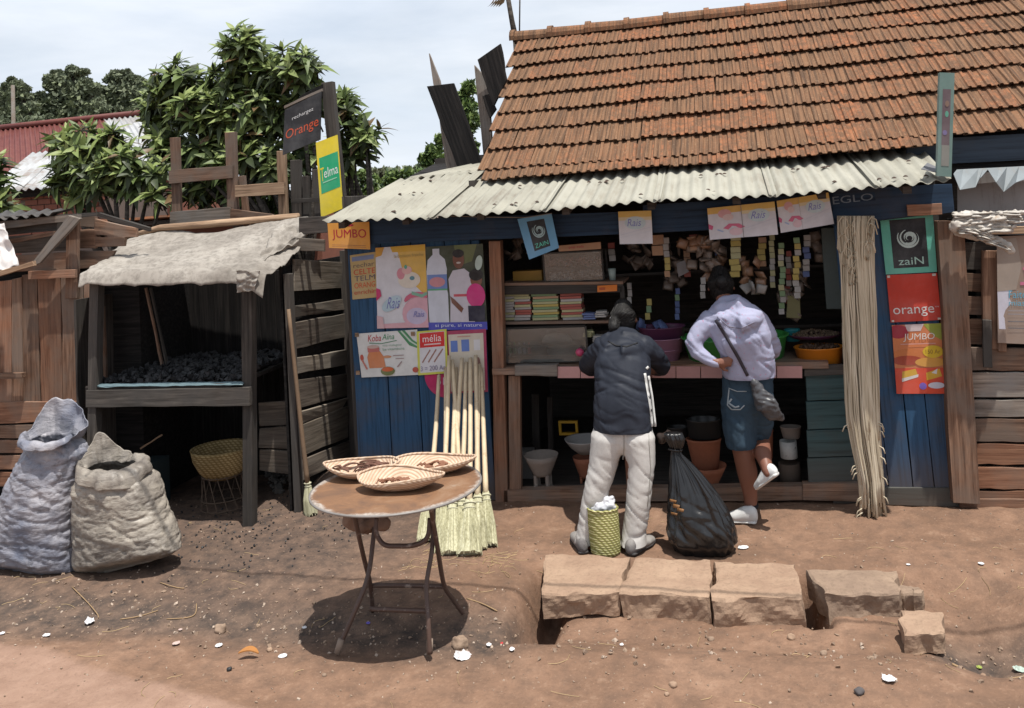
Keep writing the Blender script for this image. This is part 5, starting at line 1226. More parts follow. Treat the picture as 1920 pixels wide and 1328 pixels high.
# ================================================================ goods on the counter and shelves
random.seed(80)
PL = lambda n, c, **k: paint(n, c, .35, .2, .5, **k)
def basin(name, u0, u1, vt, vb, y, mat, label, group=None, rim=1.0, h=None, taper=.86, n=40):
    """open basin whose front silhouette spans the pixels (u0,vt)-(u1,vb) on the plane Y=y"""
    a, b = PY(u0, vt, y), PY(u1, vt, y); bt = PY((u0 + u1) / 2, vb, y); r = (b.x - a.x) / 2; z0 = bt.z; H_ = (a.z + b.z) / 2 - z0
    c = Vector(((a.x + b.x) / 2, y, z0)); rt = None
    m = MB(); m.lathe(c, [(r * taper * .9, 0), (r * taper, .008), (r * .97, H_ * .93), (r, H_ * .95), (r * 1.02, H_), (r * .985, H_ + .004), (r * .95, H_ * .93), (r * taper * .96, .02), (r * .3, .012)], n, 1, .75)
    o = m.build(name, mat, None, True, origin=c); tag(o, label, 'basin', group); return o, c, r, H_
CY = FY + .13
oo, c, r, h = basin('plastic_basin', 1488, 1582, 650, 684, CY, PL('orange_plastic', (.62, .20, .015)), 'orange plastic basin at the right end of the counter')
basin('plastic_basin', 1277, 1478, 628, 684, CY + .06, PL('green_plastic', (.05, .28, .06)), 'wide green plastic basin half hidden behind the person in the pale hoodie')
PUR = PL('purple_plastic', (.11, .035, .08)); PNK = PL('pink_plastic', (.30, .15, .22))
basin('plastic_basin', 1212, 1276, 655, 690, CY + .02, PNK, 'pinkish purple basin at the bottom of the stack between the two customers', taper=.8)
basin('plastic_basin', 1206, 1280, 634, 662, CY + .03, PNK, 'pale mauve rimmed basin in the middle of the stack between the customers', taper=.9)
basin('plastic_basin', 1196, 1285, 612, 640, CY + .10, PUR, 'dark purple topmost basin of the stack between the customers', taper=.9)
basin('plastic_basin', 1470, 1500, 618, 640, CY + .16, PL('turquoise_plastic', (.02, .2, .22)), 'small turquoise bowl just right of the pale hoodie')
tr = thing('grain_tray', 'round plum tray of dried grain leaning above the orange basin', 'tray', (c.x, CY + .15, c.z + .1))
p0 = PY(1528, 632, CY + .13)
m = MB(); m.lathe(p0, [(.16, 0), (.185, .02), (.19, .026), (.18, .022), (.16, .008)], 32, 1, .8); m.build('tray', PUR, tr, True)
m = MB()
for k in range(500):
    rr = random.Random(k); w = rr.random() * 6.28; q = sqrt(rr.random()) * .165; lump(m, p0 + Vector((q * cos(w), q * .8 * sin(w), .015 + .03 * (1 - q / .165) + rr.random() * .01)), rr.uniform(.005, .009), k)
m.build('grain', paint('dried_grain', (.16, .11, .07), .8), tr)['kind'] = 'stuff'
m = MB()
for k in range(260):
    rr = random.Random(k); w = rr.random() * 6.28; q = sqrt(rr.random()) * .13; lump(m, Vector((c.x + q * cos(w), CY + q * .72 * sin(w), c.z + h - .012 + rr.random() * .02)), rr.uniform(.007, .013), k)
o = m.build('dried_beans', paint('dark_beans', (.09, .05, .03), .6), None); tag(o, 'dark dried beans filling the orange basin', 'beans', kind='stuff')

# packets stacked on the middle shelf
PK = [paint('packet_%d' % i, c, .5, .35) for i, c in enumerate([(.42, .40, .22), (.42, .25, .15), (.20, .30, .16), (.38, .36, .34), (.34, .09, .07), (.12, .16, .32), (.44, .34, .10)])]
pmesh = {}
for i, mt in enumerate(PK):
    m = MB(); m.box((0, 0, 0), (1, 1, 1)); o = m.build('packet', mt, None, origin=(0, 0, 0)); pmesh[i] = o.data; bpy.data.objects.remove(o)
def pack(parent, p, d, i, rz=0, rx=0):
    o = bpy.data.objects.new('packet', pmesh[i]); COL.objects.link(o); o.location = p; o.scale = d; o.rotation_euler = (rx, 0, rz); adopt(o, parent); return o
for (u0, u1, vt, lb, seq) in [(941, 966, 552, 'leftmost stack of pale packets on the middle shelf, against the red-brown post', (0, 3)), (966, 997, 545, 'tall stack of pale packets with brown ones on top, second from the red-brown post', (0, 4, 3)),
                             (1000, 1049, 556, 'middle stack of packets with yellow-green ones above orange ones', (1, 2, 6, 0)), (1053, 1094, 556, 'right stack of packets with dark-striped tops beside the dark panel', (0, 4, 3))]:
    b0 = PY(u0, 603, FY + .14); b1 = PY(u1, 603, FY + .14); top = PY(u0, vt, FY + .14).z; z = b0.z + .008; r_ = thing('packet_stack', lb, 'packets', ((b0.x + b1.x) / 2, FY + .2, b0.z))
    while z < top:
        pack(r_, Vector(((b0.x + b1.x) / 2 + random.uniform(-.006, .006), FY + .2 + random.uniform(-.01, .01), z + .009)), Vector((b1.x - b0.x - .006, .12, .017)), random.choice(seq), random.uniform(-.06, .06)); z += .0195
for (u, v, w_, h_, y, i, lb) in [(992, 517, 55, 20, FY + .3, 6, 'dark yellow box on the top shelf left of the sweets cabinet'), (1148, 515, 19, 22, FY + .2, 3, 'pale cup standing right of the sweets cabinet')]:
    p = PY(u, v, y); m = MB()
    if i == 3: s_ = pxm(p); m.lathe(p - Vector((0, 0, h_ / 2 * s_)), [(.022, 0), (.03, h_ * s_), (.028, h_ * s_), (.02, .004)], 16); o = m.build('cup', paint('pale_green_cup', (.30, .36, .33), .4), None, True)
    else: m.box(p, (w_ * pxm(p), .12, h_ * pxm(p))); o = m.build('box', paint('ochre_box', (.3, .16, .02), .5, .4), None)
    tag(o, lb, 'cup' if i == 3 else 'box')
# glass cabinet of sweets
def glass_m():
    s = NT('dusty_glass'); g = s.n('BsdfGlossy'); g.inputs['Roughness'].default_value = .08; g.inputs[0].default_value = (.8, .8, .8, 1); t = s.n('BsdfTransparent'); t.inputs[0].default_value = (.85, .87, .87, 1)
    d = s.n('BsdfDiffuse'); d.inputs[0].default_value = (.35, .33, .30, 1); a = s.n('MixShader'); a.inputs[0].default_value = .07; b = s.n('MixShader')
    nn = s.noise(s.coord((1, 1, 1)), 5, 5, .6); s.l(s.ramp(nn, [(.35, .06), (.7, .28)]), b.inputs[0]); s.l(t.outputs[0], a.inputs[1]); s.l(g.outputs[0], a.inputs[2]); s.l(a.outputs[0], b.inputs[1]); s.l(d.outputs[0], b.inputs[2])
    o = [x for x in s.t.nodes if x.type == 'OUTPUT_MATERIAL'][0]; s.l(b.outputs[0], o.inputs[0]); return s.m
GLS = glass_m()
def cabinet(name, lb, u0, v0, u1, v1, y, dep, head=None):
    a = PY(u0, v1, y); b = PY(u1, v0, y); x0, x1, z0, z1 = a.x, b.x, a.z, b.z; r_ = thing(name, lb, 'cabinet', ((x0 + x1) / 2, y, z0))
    for x in (x0, x1):
        for yy in (y, y + dep): m = MB(); m.box((x, yy, (z0 + z1) / 2), (.012, .012, z1 - z0)); m.build('frame', W_DARK, r_)
    m = MB(); m.box(((x0 + x1) / 2, y - .004, (z0 + z1) / 2), (x1 - x0 - .014, .003, z1 - z0 - .01)); m.build('pane', GLS, r_)
    for z in (z0, (z0 + z1) / 2 - .01, z1): m = MB(); m.box(((x0 + x1) / 2, y + dep / 2, z), (x1 - x0 - .014, dep - .02, .01)); m.build('cabinet_shelf', W_DARK, r_)
    return r_, x0, x1, z0, z1
cb_, x0, x1, z0, z1 = cabinet('sweets_cabinet', 'glass-fronted cabinet of wrapped sweets on the top shelf', 1022, 470, 1128, 530, FY + .16, .2)
for zz_ in (z0, (z0 + z1) / 2 - .01):
    o = None; m = MB()
    for k in range(110):
        lump(m, Vector((random.uniform(x0 + .02, x1 - .02), FY + .2 + random.random() * .1, zz_ + .012 + random.random() * .05)), random.uniform(.008, .015), k)
    o = m.build('wrapped_sweets', paint('sweets_pale' if zz_ == z0 else 'sweets_red', (.42, .38, .36) if zz_ == z0 else (.35, .16, .14), .4), None)
    tag(o, 'pale wrapped sweets on the lower shelf of the glass cabinet' if zz_ == z0 else 'reddish wrapped sweets on the upper shelf of the glass cabinet', 'sweets', kind='stuff')
sign('header_card', qpx(YP(FY + .14), (1046, 461), (1126, 454), (1127, 467), (1048, 472)), 'narrow tan header card with red print above the glass cabinet', 'card', (.42, .24, .14), [('text', 'pop cola', .25, .25, .6, .8, (.4, .03, .05))], .003)
sign('price_label', qpx(YP(FY + .09), (1120, 536), (1157, 534), (1157, 546), (1120, 548)), 'small bright orange label on the edge of the dark shelf', 'label', (.62, .17, .02), [('rect', .1, .3, .4, .7, (.4, .08, .02))], .002)
cb2, x0, x1, z0, z1 = cabinet('counter_cabinet', 'low dusty glass case on the counter below the packet shelf', 942, 612, 1098, 682, FY + .05, .25)
random.seed(83)
for k, (u, c_) in enumerate([(957, (.05, .2, .07)), (966, (.06, .22, .08)), (975, (.3, .3, .32)), (984, (.15, .2, .3)), (993, (.35, .06, .05))]):
    p = PY(u, 663, FY + .14); m = MB(); m.lathe(p, [(.013, 0), (.014, .03), (.013, .055), (.006, .068), (.006, .08), (.001, .082)], 12); o = m.build('bottle', paint('bottle_%d' % k, c_, .3, .2, .5), None, True)
    tag(o, ['leftmost small green bottle in the low glass case', 'second small green bottle in the low glass case', 'clear grey bottle in the middle of the row in the glass case', 'bluish bottle left of the red one in the glass case', 'red bottle at the right end of the row in the glass case'][k], 'bottle')
p = PY(1044, 640, FY + .18); m = MB(); m.lathe((0, 0, 0), [(.09, 0), (.11, .008), (.118, .02), (.11, .014), (.05, .008)], 32, 1, .55); m.V = [p + Vector((v.x, v.z * .6, v.y)) for v in m.V]
o = m.build('tin_tray', paint('dull_tin', (.22, .20, .18), .4, .3, .5), None, True); tag(o, 'oval dull metal tray standing in the low glass case', 'tray')
p = PY(1087, 661, FY + .0); m = MB(); m.lathe(p - Vector((0, 0, .03)), [(.004, 0), (.024, .01), (.032, .03), (.024, .05), (.004, .06)], 16); o = m.build('pink_ball', PL('hot_pink', (.5, .06, .15)), None, True); tag(o, 'round hot pink packet at the right foot of the glass case', 'packet')
for (u, v, w_, h_, i, lb) in [(1106, 592, 26, 10, 5, 'blue packets lying right of the packet stacks'), (1128, 588, 22, 12, 3, 'pale packets lying behind the hair of the person in the dark jacket'), (1104, 625, 18, 8, 0, 'cream packet on the lower shelf left of the dark hooded jacket'), (1122, 634, 16, 16, 3, 'grey packet on the lower shelf above the cream one')]:
    r_ = thing('packets', lb, 'packets', PY(u, v, FY + .12))
    for k in range(3): pack(r_, PY(u, v + 4 - k * 4, FY + .12), Vector((w_ * .0036, .08, .012)), i, random.uniform(-.3, .3))
# hanging goods
def strip(u, v0, v1, w, y, cols, lb, group=None, n=None):
    r_ = thing('sachet_strip', lb, 'sachets', PY(u, v0, y), group); n = n or max(3, int((v1 - v0) / 11))
    for k in range(n):
        v = v0 + (v1 - v0) * (k + .5) / n; p = PY(u + random.uniform(-2, 2), v, y + random.uniform(-.01, .01)); s_ = pxm(p)
        pack(r_, p, Vector((w * s_, .012, (v1 - v0) / n * s_ * .9)), random.choice(cols), random.uniform(-.3, .3), random.uniform(-.2, .2)).name = 'sachet'
G_ = 'strips of small sachets hanging inside the shop'
strip(1378, 440, 520, 18, FY + .12, (6, 6, 0), 'yellow strip of sachets hanging left of the brown snack bags')
strip(1448, 440, 540, 9, FY + .25, (3, 0), 'narrow pale strip of sachets hanging in the middle of the opening', None)
strip(1466, 455, 590, 10, FY + .2, (2, 3, 0), 'greenish strip of sachets hanging left of the yellow-green strip', None)
strip(1494, 445, 560, 11, FY + .15, (6, 2, 3), 'yellow-green strip of sachets nearest the grey-green door', None)
strip(1478, 470, 570, 9, FY + .3, (4, 3), 'red and white strip of sachets between the two greenish strips', None)
strip(1233, 440, 480, 22, FY + .3, (1,), 'tan packet hanging right of the single white card', None, 2)
strip(1216, 560, 600, 9, FY + .35, (2, 6), 'short green strip of sachets above the purple basins', None)
strip(1182, 530, 570, 8, FY + .3, (3, 3), 'short white strip of sachets beside the dark shelf end', None)
strip(1288, 470, 520, 12, FY + .5, (4, 1, 5), 'dim reddish strip of sachets deep in the shop', None)
SNK = paint('brown_snack_bags', (.26, .14, .08), .35, .4, .5, (.35, .27, .2), 20); SNK2 = paint('dim_bags', (.22, .165, .13), .4, .5, .5, (.3, .27, .25), 25)
def heap_bag(u, v, w, h, y, mat, lb, cat='snack bags', seed=0):
    random.seed(seed); r_ = thing('snack_bags', lb, cat, PY(u, v, y)); n = max(4, int(w * h / 180))
    for k in range(n):
        p = PY(u + random.uniform(-w, w) / 2, v + random.uniform(-h, h) / 2, y + random.uniform(-.04, .04)); s_ = pxm(p) * 10; m = MB()
        R_ = Matrix.Rotation(random.random() * 6, 3, rnd_unit()); V = [p + R_ @ Vector((a * s_, b * s_ * .35 * (1 if i < 4 else .3), c_ * s_)) for i, (a, b, c_) in enumerate([(-.6, -1, -.6), (.6, -1, -.6), (.6, -1, .6), (-.6, -1, .6), (-1, 0, -1), (1, 0, -1), (1, 0, 1), (-1, 0, 1), (-.6, 1, -.6), (.6, 1, -.6), (.6, 1, .6), (-.6, 1, .6)])]
        m.add(V, [(0, 1, 2, 3), (0, 4, 5, 1), (1, 5, 6, 2), (2, 6, 7, 3), (3, 7, 4, 0), (4, 8, 9, 5), (5, 9, 10, 6), (6, 10, 11, 7), (7, 11, 8, 4), (11, 10, 9, 8)]); m.build('bag', mat, r_, True)
heap_bag(1408, 512, 40, 50, FY + .15, SNK, 'cluster of brown snack bags hanging right of the yellow strip', seed=1)
heap_bag(1408, 538, 42, 10, FY + .12, PK[3], 'row of pale bags below the brown snack bags', seed=2)
heap_bag(1325, 470, 60, 70, FY + .22, SNK2, 'dim brown bags hanging in the upper middle of the shop', seed=3)
heap_bag(1478, 570, 34, 60, FY + .3, SNK2, 'dim mixed bags hanging at the lower end of the sachet strips', seed=4)
heap_bag(1262, 500, 30, 80, FY + .6, SNK2, 'dark bags hanging deep in the shop left of centre', seed=5)
heap_bag(1195, 470, 50, 60, FY + .7, SNK2, 'dark bags on the rear shelf behind the single white card', seed=6)
heap_bag(1530, 470, 20, 60, FY + .4, SNK2, 'dim bags hanging beside the grey-green door', seed=7)
heap_bag(975, 455, 50, 50, FY + .5, SNK2, 'dark bags hanging behind the pale blue sign', seed=8)
for k_, (u, v0, v1, w, dy, cs, lb) in enumerate([(1300, 440, 470, 14, .2, (4, 1), 'short reddish strip of sachets hanging left of the two-panel banner'), (1345, 455, 540, 11, .3, (3, 5, 1), 'mixed strip of sachets hanging behind the two-panel banner'), (1318, 520, 560, 9, .25, (0, 3), 'short pale strip of sachets above the head of the person in the hoodie'),
    (1250, 445, 520, 10, .28, (1, 3, 6), 'tan and yellow strip of sachets right of the single white card'), (1512, 440, 520, 12, .2, (3, 5), 'pale blue-grey strip of sachets beside the grey-green door'), (1428, 445, 500, 14, .3, (6, 1), 'short yellow and tan strip of sachets below the banner joint'), (1148, 455, 490, 12, .4, (4, 3), 'short red and white strip of sachets right of the cabinet header card'), (1270, 540, 600, 8, .45, (2, 5), 'dim green and blue strip of sachets deep behind the purple basins')]):
    strip(u, v0, v1, w, FY + dy, cs, lb)
heap_bag(1300, 430 + 20, 46, 26, FY + .16, SNK, 'brown bags hanging just under the fascia left of the two-panel banner', seed=11)
heap_bag(1345, 505, 34, 44, FY + .3, SNK, 'brown bags above the head of the person in the hoodie', seed=12)
heap_bag(1500, 520, 30, 50, FY + .35, SNK2, 'dim bags between the yellow-green strip and the door', seed=13)
heap_bag(1225, 610, 60, 14, FY + .3, PK[5], 'bluish bags lying behind the purple basins', seed=14)
o = plank('cardboard_slip', qpx(YP(FY + .25), (1474, 596), (1502, 598), (1500, 556), (1476, 554)), .006, paint('olive_card', (.23, .21, .10), .7), None, 2); tag(o, 'olive cardboard slip hanging above the turquoise bowl', 'card')
o = plank('paper_slip', qpx(YP(FY + .4), (1272, 520), (1292, 510), (1284, 488), (1268, 494)), .003, paint('grey_paper', (.30, .28, .28), .8), None, 2); tag(o, 'pale paper slip hanging deep in the shop left of centre', 'paper')

# ---- things under the counter
def brazier(u, vt, vb, w, y, mat, lb, bowl=.45):
    a = PY(u, vb, y); t = PY(u, vt, y); s_ = pxm(a); r = w * s_ / 2; H_ = t.z - a.z; c = Vector((a.x, y, a.z)); rt = thing('brazier', lb, 'stove', c)
    m = MB(); m.lathe(c, [(r * .5, H_ * .42), (r * .55, H_ * .5), (r * .85, H_ * .82), (r, H_), (r * .96, H_), (r * .8, H_ * .85), (r * .3, H_ * .6)], 28); m.build('bowl', mat, rt, True)
    for k in range(4):
        w_ = pi / 4 + k * pi / 2; m = MB(); p = c + Vector((r * .48 * cos(w_), r * .48 * sin(w_), 0)); m.tube([p, p + Vector((0, 0, H_ * .45))], r * .12, 6); m.build('leg', mat, rt)
    m = MB(); m.lathe(c, [(r * .6, 0), (r * .6, H_ * .08), (r * .4, H_ * .08)], 20); m.build('base', mat, rt, True)
    return rt
TCL = paint('terracotta_clay', (.30, .11, .06), .85, .4); CLG = paint('grey_clay', (.26, .22, .19), .85, .4); TIN = paint('old_enamel', (.30, .29, .28), .45, .4, .5)
brazier(1019, 852, 918, 66, FY + .1, CLG, 'pale clay brazier on the shop floor behind the small post')
brazier(1100, 856, 922, 44, FY + .25, TCL, 'orange clay brazier standing behind the left leg of the white trousers')
p = PY(1098, 850, FY + .22); m = MB(); m.lathe(p, [(.05, 0), (.11, .05), (.145, .10), (.15, .11), (.14, .105), (.1, .05), (.02, .01)], 28); o = m.build('enamel_bowl', TIN, None, True); tag(o, 'grey enamel bowl resting on the orange clay brazier', 'bowl')
m = MB(); a = PY(1066, 802, FY + .5); 
for dx, dz, w_, h_ in ((0, .045, .15, .018), (0, -.045, .15, .018), (-.066, 0, .018, .07), (.066, 0, .018, .07)): m.box(a + Vector((dx, 0, dz)), (w_, .03, h_))
o = m.build('yellow_frame', paint('yellow_plastic', (.45, .26, .02), .5), None); tag(o, 'small yellow plastic frame hanging dimly under the counter', 'frame')
basin('clay_pot', 1286, 1352, 822, 882, FY + .2, TCL, 'large terracotta pot under the counter right of the black bag neck', taper=.7)
brazier(1332, 872, 932, 70, FY + .12, TCL, 'dark terracotta brazier on the floor behind the black plastic bag')
basin('clay_pot', 1404, 1450, 806, 860, FY + .3, TCL, 'terracotta pot half hidden behind the denim shorts', taper=.75)
BKP = paint('black_aluminium', (.02, .02, .02), .35, .3, .5)
basin('cooking_pot', 1285, 1352, 785, 820, FY + .22, BKP, 'black cooking pot stacked on the large terracotta pot', taper=.92)
basin('cooking_pot', 1250, 1292, 800, 830, FY + .3, BKP, 'smaller black pot behind the neck of the black plastic bag', taper=.9)
basin('cooking_pot', 1462, 1502, 800, 822, FY + .25, CLG, 'brownish bowl on the tins beside the teal panel', taper=.8)
p = PY(1480, 858, FY + .2); m = MB(); m.lathe(p, [(.055, 0), (.058, .002), (.058, .115), (.05, .115), (.05, .01)], 24); o = m.build('white_tin', paint('white_tin_paint', (.48, .48, .46), .5, .5, .4, (.15, .14, .13), 12), None, True); tag(o, 'white tin under the counter beside the teal panel', 'tin')
p = PY(1484, 915, FY + .2); m = MB(); m.lathe(p, [(.07, 0), (.075, .17), (.07, .175), (.06, .17)], 24); o = m.build('dark_drum', paint('brown_drum', (.09, .065, .05), .8), None, True); tag(o, 'dark brown drum carrying the white tin', 'drum')
p = PY(985, 868, FY + .35); m = MB(); m.box(p, (.13, .12, .2)); o = m.build('grey_block', paint('dim_grey', (.2, .19, .18), .8), None); tag(o, 'dim grey box on the floor left behind the pale brazier', 'box')
for u, v0, w_ in ((1003, 740, 14), (1030, 745, 10), (1150, 760, 12)):
    o = post('stick_bundle', u, v0, u + 4, 900, w_, FY + .6, .03, W_DARK); tag(o, {1003: 'thick dark stake standing in the shadow below the counter left', 1030: 'thin dark stake below the counter beside the thick one', 1150: 'dark stake below the counter behind the dark jacket'}[u], 'stake')

# ================================================================ people
def chn(L_): 
    out = []
    for u, v, y, a, b in L_:
        p = PY(u, v, y); s_ = pxm(p); out.append((p, a * s_, b * s_))
    return out
from mathutils.bvhtree import BVHTree
def bvh(o):
    off = wloc(o); me = o.data; return BVHTree.FromPolygons([v.co + off for v in me.vertices], [tuple(p.vertices) for p in me.polygons])
def decal(name, tree, pts, w, mat, parent, lift=.003, sub=5, close=False):
    """a strip of real cloth laid on a surface, following pixel points"""
    P = []
    for (a, b) in zip(pts, pts[1:]):
        for i in range(sub): t = i / sub; P.append((a[0] + (b[0] - a[0]) * t, a[1] + (b[1] - a[1]) * t))
    P.append(pts[-1]); V = []; last = None
    for i, (u, v) in enumerate(P):
        a = P[max(i - 1, 0)]; b = P[min(i + 1, len(P) - 1)]; dx, dy = b[0] - a[0], b[1] - a[1]; l = sqrt(dx * dx + dy * dy) or 1; ww = w if not isinstance(w, (list, tuple)) else w[0] + (w[1] - w[0]) * i / (len(P) - 1)
        nx, ny = -dy / l * ww / 2, dx / l * ww / 2
        for s_ in (1, -1):
            d = ray(u + nx * s_, v + ny * s_).normalized(); h, n_, _, dist = tree.ray_cast(CO, d)
            if h is None: h = CO + d * last if last else None
            else: last = dist
            if h is None: return None
            V.append(h - d * lift)
    F = [(2 * i, 2 * i + 1, 2 * i + 3, 2 * i + 2) for i in range(len(P) - 1)]
    o = mk(name, V, F, mat, parent, True); md = o.modifiers.new('t', 'SOLIDIFY'); md.thickness = .0018; return o
def cloth(name, c, c2=None, rough=.85, bump=.25, sc=120):
    s = NT(name); n = s.noise(s.coord((1, 1, 1), rnd=False), 5, 6, .6); f = s.noise(s.coord((1, 1, 1), rnd=False), sc, 3, .6); k = s.noise(s.coord((1, 1, 1), rnd=False), 26, 5, .6)
    col = s.mix(s.ramp(n, [(.35, 0.0), (.65, 1.0)]), c, c2 or tuple(x * .75 for x in c)); col = s.mix(s.ramp(f, [(.35, .25), (.5, 0.0)]), col, tuple(x * .6 for x in c))
    s.bump(s.mix(.6, f, k), bump, .005); return s.out(col, rough, .2)
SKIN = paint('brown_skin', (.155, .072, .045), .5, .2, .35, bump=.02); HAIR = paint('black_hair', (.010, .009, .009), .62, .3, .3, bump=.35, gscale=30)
def fold(fx, fy, fz, a, sd=0):
    def f(p, n):
        q = Vector((p.x * fx, p.y * fy, p.z * fz)) + Vector((sd, sd, sd)); w = mn.noise(q * .5) * .8
        return a * (ridge(q + Vector((w, w, w))) - .45) + a * .5 * mn.noise(q * 2.3) + a * .2 * mn.noise(q * 6)
    return f
def face(c, fwd, up, s_=1.0):
    r = fwd.cross(up).normalized(); return [([(c + fwd * .085 * s_ + up * .01, .012, .014), (c + fwd * .105 * s_ - up * .02, .016, .014)]), ([(c + r * .075 * s_, .012, .02), (c + r * .085 * s_ - up * .02, .008, .014)]), ([(c - r * .075 * s_, .012, .02), (c - r * .085 * s_ - up * .02, .008, .014)])]

def strands(o, target, parent, n=260, L_=.075, seed=0):
    tr = bvh(o); random.seed(seed); off = wloc(o); vs_ = o.data.vertices; m = MB(); target = Vector(target)
    for k in range(n):
        v = vs_[random.randrange(len(vs_))]; p = v.co + off; P = []
        for i in range(6):
            h, nn, _, _ = tr.find_nearest(p)
            if h is None: break
            P.append(h + nn * .0015); d = (target - h); d = d - nn * d.dot(nn)
            if d.length < .01: break
            p = h + d.normalized() * L_ / 5 + rnd_unit() * .0015
        if len(P) > 2: m.tube(P, [.0016] * (len(P) - 1) + [.0006], 3, False)
    return m.build('hair_strands', paint('hair_sheen', (.013, .011, .010), .6, .2, .4), parent, True)
# --- person in the dark hooded jacket and white trousers
f1 = PZ(1140, 1032); A = thing('person', 'person in a navy jacket with white side stripes and white trousers, leaning on the counter', 'person', (f1.x, f1.y, 0))
hc = PY(1170, 598, 6.02)
ch = [chn([(1168, 800, 5.66, 46, 30), (1168, 740, 5.68, 42, 28), (1168, 690, 5.76, 48, 30), (1166, 650, 5.86, 44, 26), (1168, 628, 5.95, 18, 16)]),
      chn([(1168, 632, 5.94, 15, 15), (1170, 612, 5.99, 16, 16)]), [(hc - Vector((0, -.02, .05)), .06, .07), (hc, .076, .09), (hc + Vector((0, -.015, .06)), .06, .07)],
      chn([(1142, 815, 5.64, 28, 28), (1120, 930, 5.6, 18, 18), (1101, 1010, 5.6, 13, 14), (1096, 1026, 5.58, 12, 15)]), chn([(1196, 815, 5.64, 28, 28), (1194, 930, 5.6, 18, 18), (1188, 1010, 5.6, 13, 14), (1190, 1026, 5.58, 12, 15)]),
      chn([(1126, 655, 5.88, 18, 18), (1106, 680, 6.02, 14, 14), (1104, 692, 6.2, 12, 12), (1125, 692, 6.33, 9, 9)]), chn([(1212, 655, 5.88, 18, 18), (1238, 678, 6.0, 14, 14), (1243, 692, 6.15, 12, 12), (1222, 694, 6.33, 9, 9)])]
for (u, v, y, s_) in ((1128, 692, 6.34, 1), (1220, 694, 6.34, -1)):
    ch.append(chn([(u, v, y, 9, 5), (u + 6 * s_, v, y + .04, 10, 5)]))
    for k in range(4): ch.append(chn([(u + (6 * s_), v - 5 + 3.4 * k, y + .04, 2.6, 2.6), (u + (13 - k) * s_, v - 5 + 3.6 * k, y + .06, 2.4, 2.4), (u + (17 - k) * s_, v - 3 + 3.6 * k, y + .05, 2.1, 2.1)]))
    ch.append(chn([(u, v + 4, y, 3, 3), (u + 7 * s_, v + 9, y - .01, 2.6, 2.6), (u + 11 * s_, v + 9, y + .01, 2.4, 2.4)]))
ch += face(hc, Vector((0, .9, -.45)).normalized(), Vector((0, .45, .9)).normalized())
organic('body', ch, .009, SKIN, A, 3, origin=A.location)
NAVY = cloth('navy_jacket_cloth', (.016, .019, .028), (.026, .03, .042), .6, .2, 90)
jk = [chn([(1168, 806, 5.63, 57, 40), (1168, 770, 5.65, 56, 40), (1166, 730, 5.68, 53, 38), (1167, 690, 5.75, 54, 40), (1167, 660, 5.83, 52, 36), (1167, 640, 5.9, 40, 28)]),
      chn([(1133, 652, 5.86, 24, 26), (1112, 672, 5.96, 20, 22), (1102, 685, 6.08, 17, 18), (1108, 691, 6.22, 14, 15), (1122, 691, 6.30, 12, 13)]),
      chn([(1205, 652, 5.86, 26, 26), (1226, 668, 5.94, 22, 22), (1242, 684, 6.05, 17, 18), (1240, 692, 6.2, 14, 14), (1228, 693, 6.3, 12, 12)]),
      chn([(1128, 646, 5.84, 13, 13), (1145, 658, 5.74, 18, 16), (1167, 662, 5.70, 20, 18), (1190, 656, 5.75, 17, 16), (1204, 644, 5.85, 13, 13)]),
      chn([(1142, 634, 5.86, 14, 12), (1168, 630, 5.84, 14, 12), (1194, 634, 5.87, 14, 12)])]
hem = PY(1168, 806, 5.63)
J1 = organic('jacket', jk, .010, NAVY, A, 5, crease(4, 4, 6, .007, 3, .10, (2, 0, 3), .5), origin=A.location, cut=[((hem.x, hem.y, hem.z), (-.03, 0, -1))])
T = bvh(J1); WST = cloth('white_stripe', (.62, .62, .6), None, .7)
for pts, w in (([(1209, 700), (1213, 725), (1220, 765), (1223, 800)], 4.5), ([(1216, 705), (1223, 745), (1229, 800)], 4.0), ([(1112, 722), (1110, 760), (1111, 803)], 3.5)): decal('side_stripe', T, pts, w, WST, A)
decal('hood_seam', T, [(1140, 640), (1155, 648), (1175, 650), (1196, 643)], 2, paint('black_seam', (.008, .008, .01)), A, .002)
decal('sleeve_tab', T, [(1212, 692), (1216, 688)], 5, WST, A, .004, 2)
WT = cloth('white_trouser_cloth', (.56, .54, .51), (.47, .45, .43), .9, .25, 140)
tr_ = [chn([(1168, 780, 5.68, 54, 34), (1168, 815, 5.66, 57, 38)]),
       chn([(1140, 822, 5.63, 33, 35), (1131, 870, 5.62, 27, 30), (1118, 920, 5.6, 24, 27), (1106, 965, 5.6, 20, 24), (1099, 1000, 5.6, 18, 22), (1097, 1022, 5.6, 21, 25)]),
       chn([(1196, 822, 5.63, 33, 35), (1202, 870, 5.62, 27, 30), (1199, 920, 5.6, 24, 27), (1194, 965, 5.6, 23, 25), (1189, 1000, 5.6, 23, 25), (1187, 1026, 5.59, 26, 29)])]
ft = crease(7, 4, 8, .0026, 11, .10, (4, 0, 5), .3)
J2 = organic('trousers', tr_, .010, WT, A, 4, lambda p, n: ft(p, n) * (2.4 if p.z < .30 else 1.0 + .9 * exp(-((p.z - .42) / .08) ** 2)), origin=A.location, cut=[((0, 0, .045), (0, 0, -1))])
T = bvh(J2); decal('seat_seam', T, [(1170, 812), (1170, 840), (1168, 862)], 1.4, paint('trouser_seam', (.36, .34, .31)), A, .002); decal('side_seam', T, [(1216, 815), (1220, 880), (1214, 950)], 1.2, paint('trouser_seam', (.36, .34, .31)), A, .002)
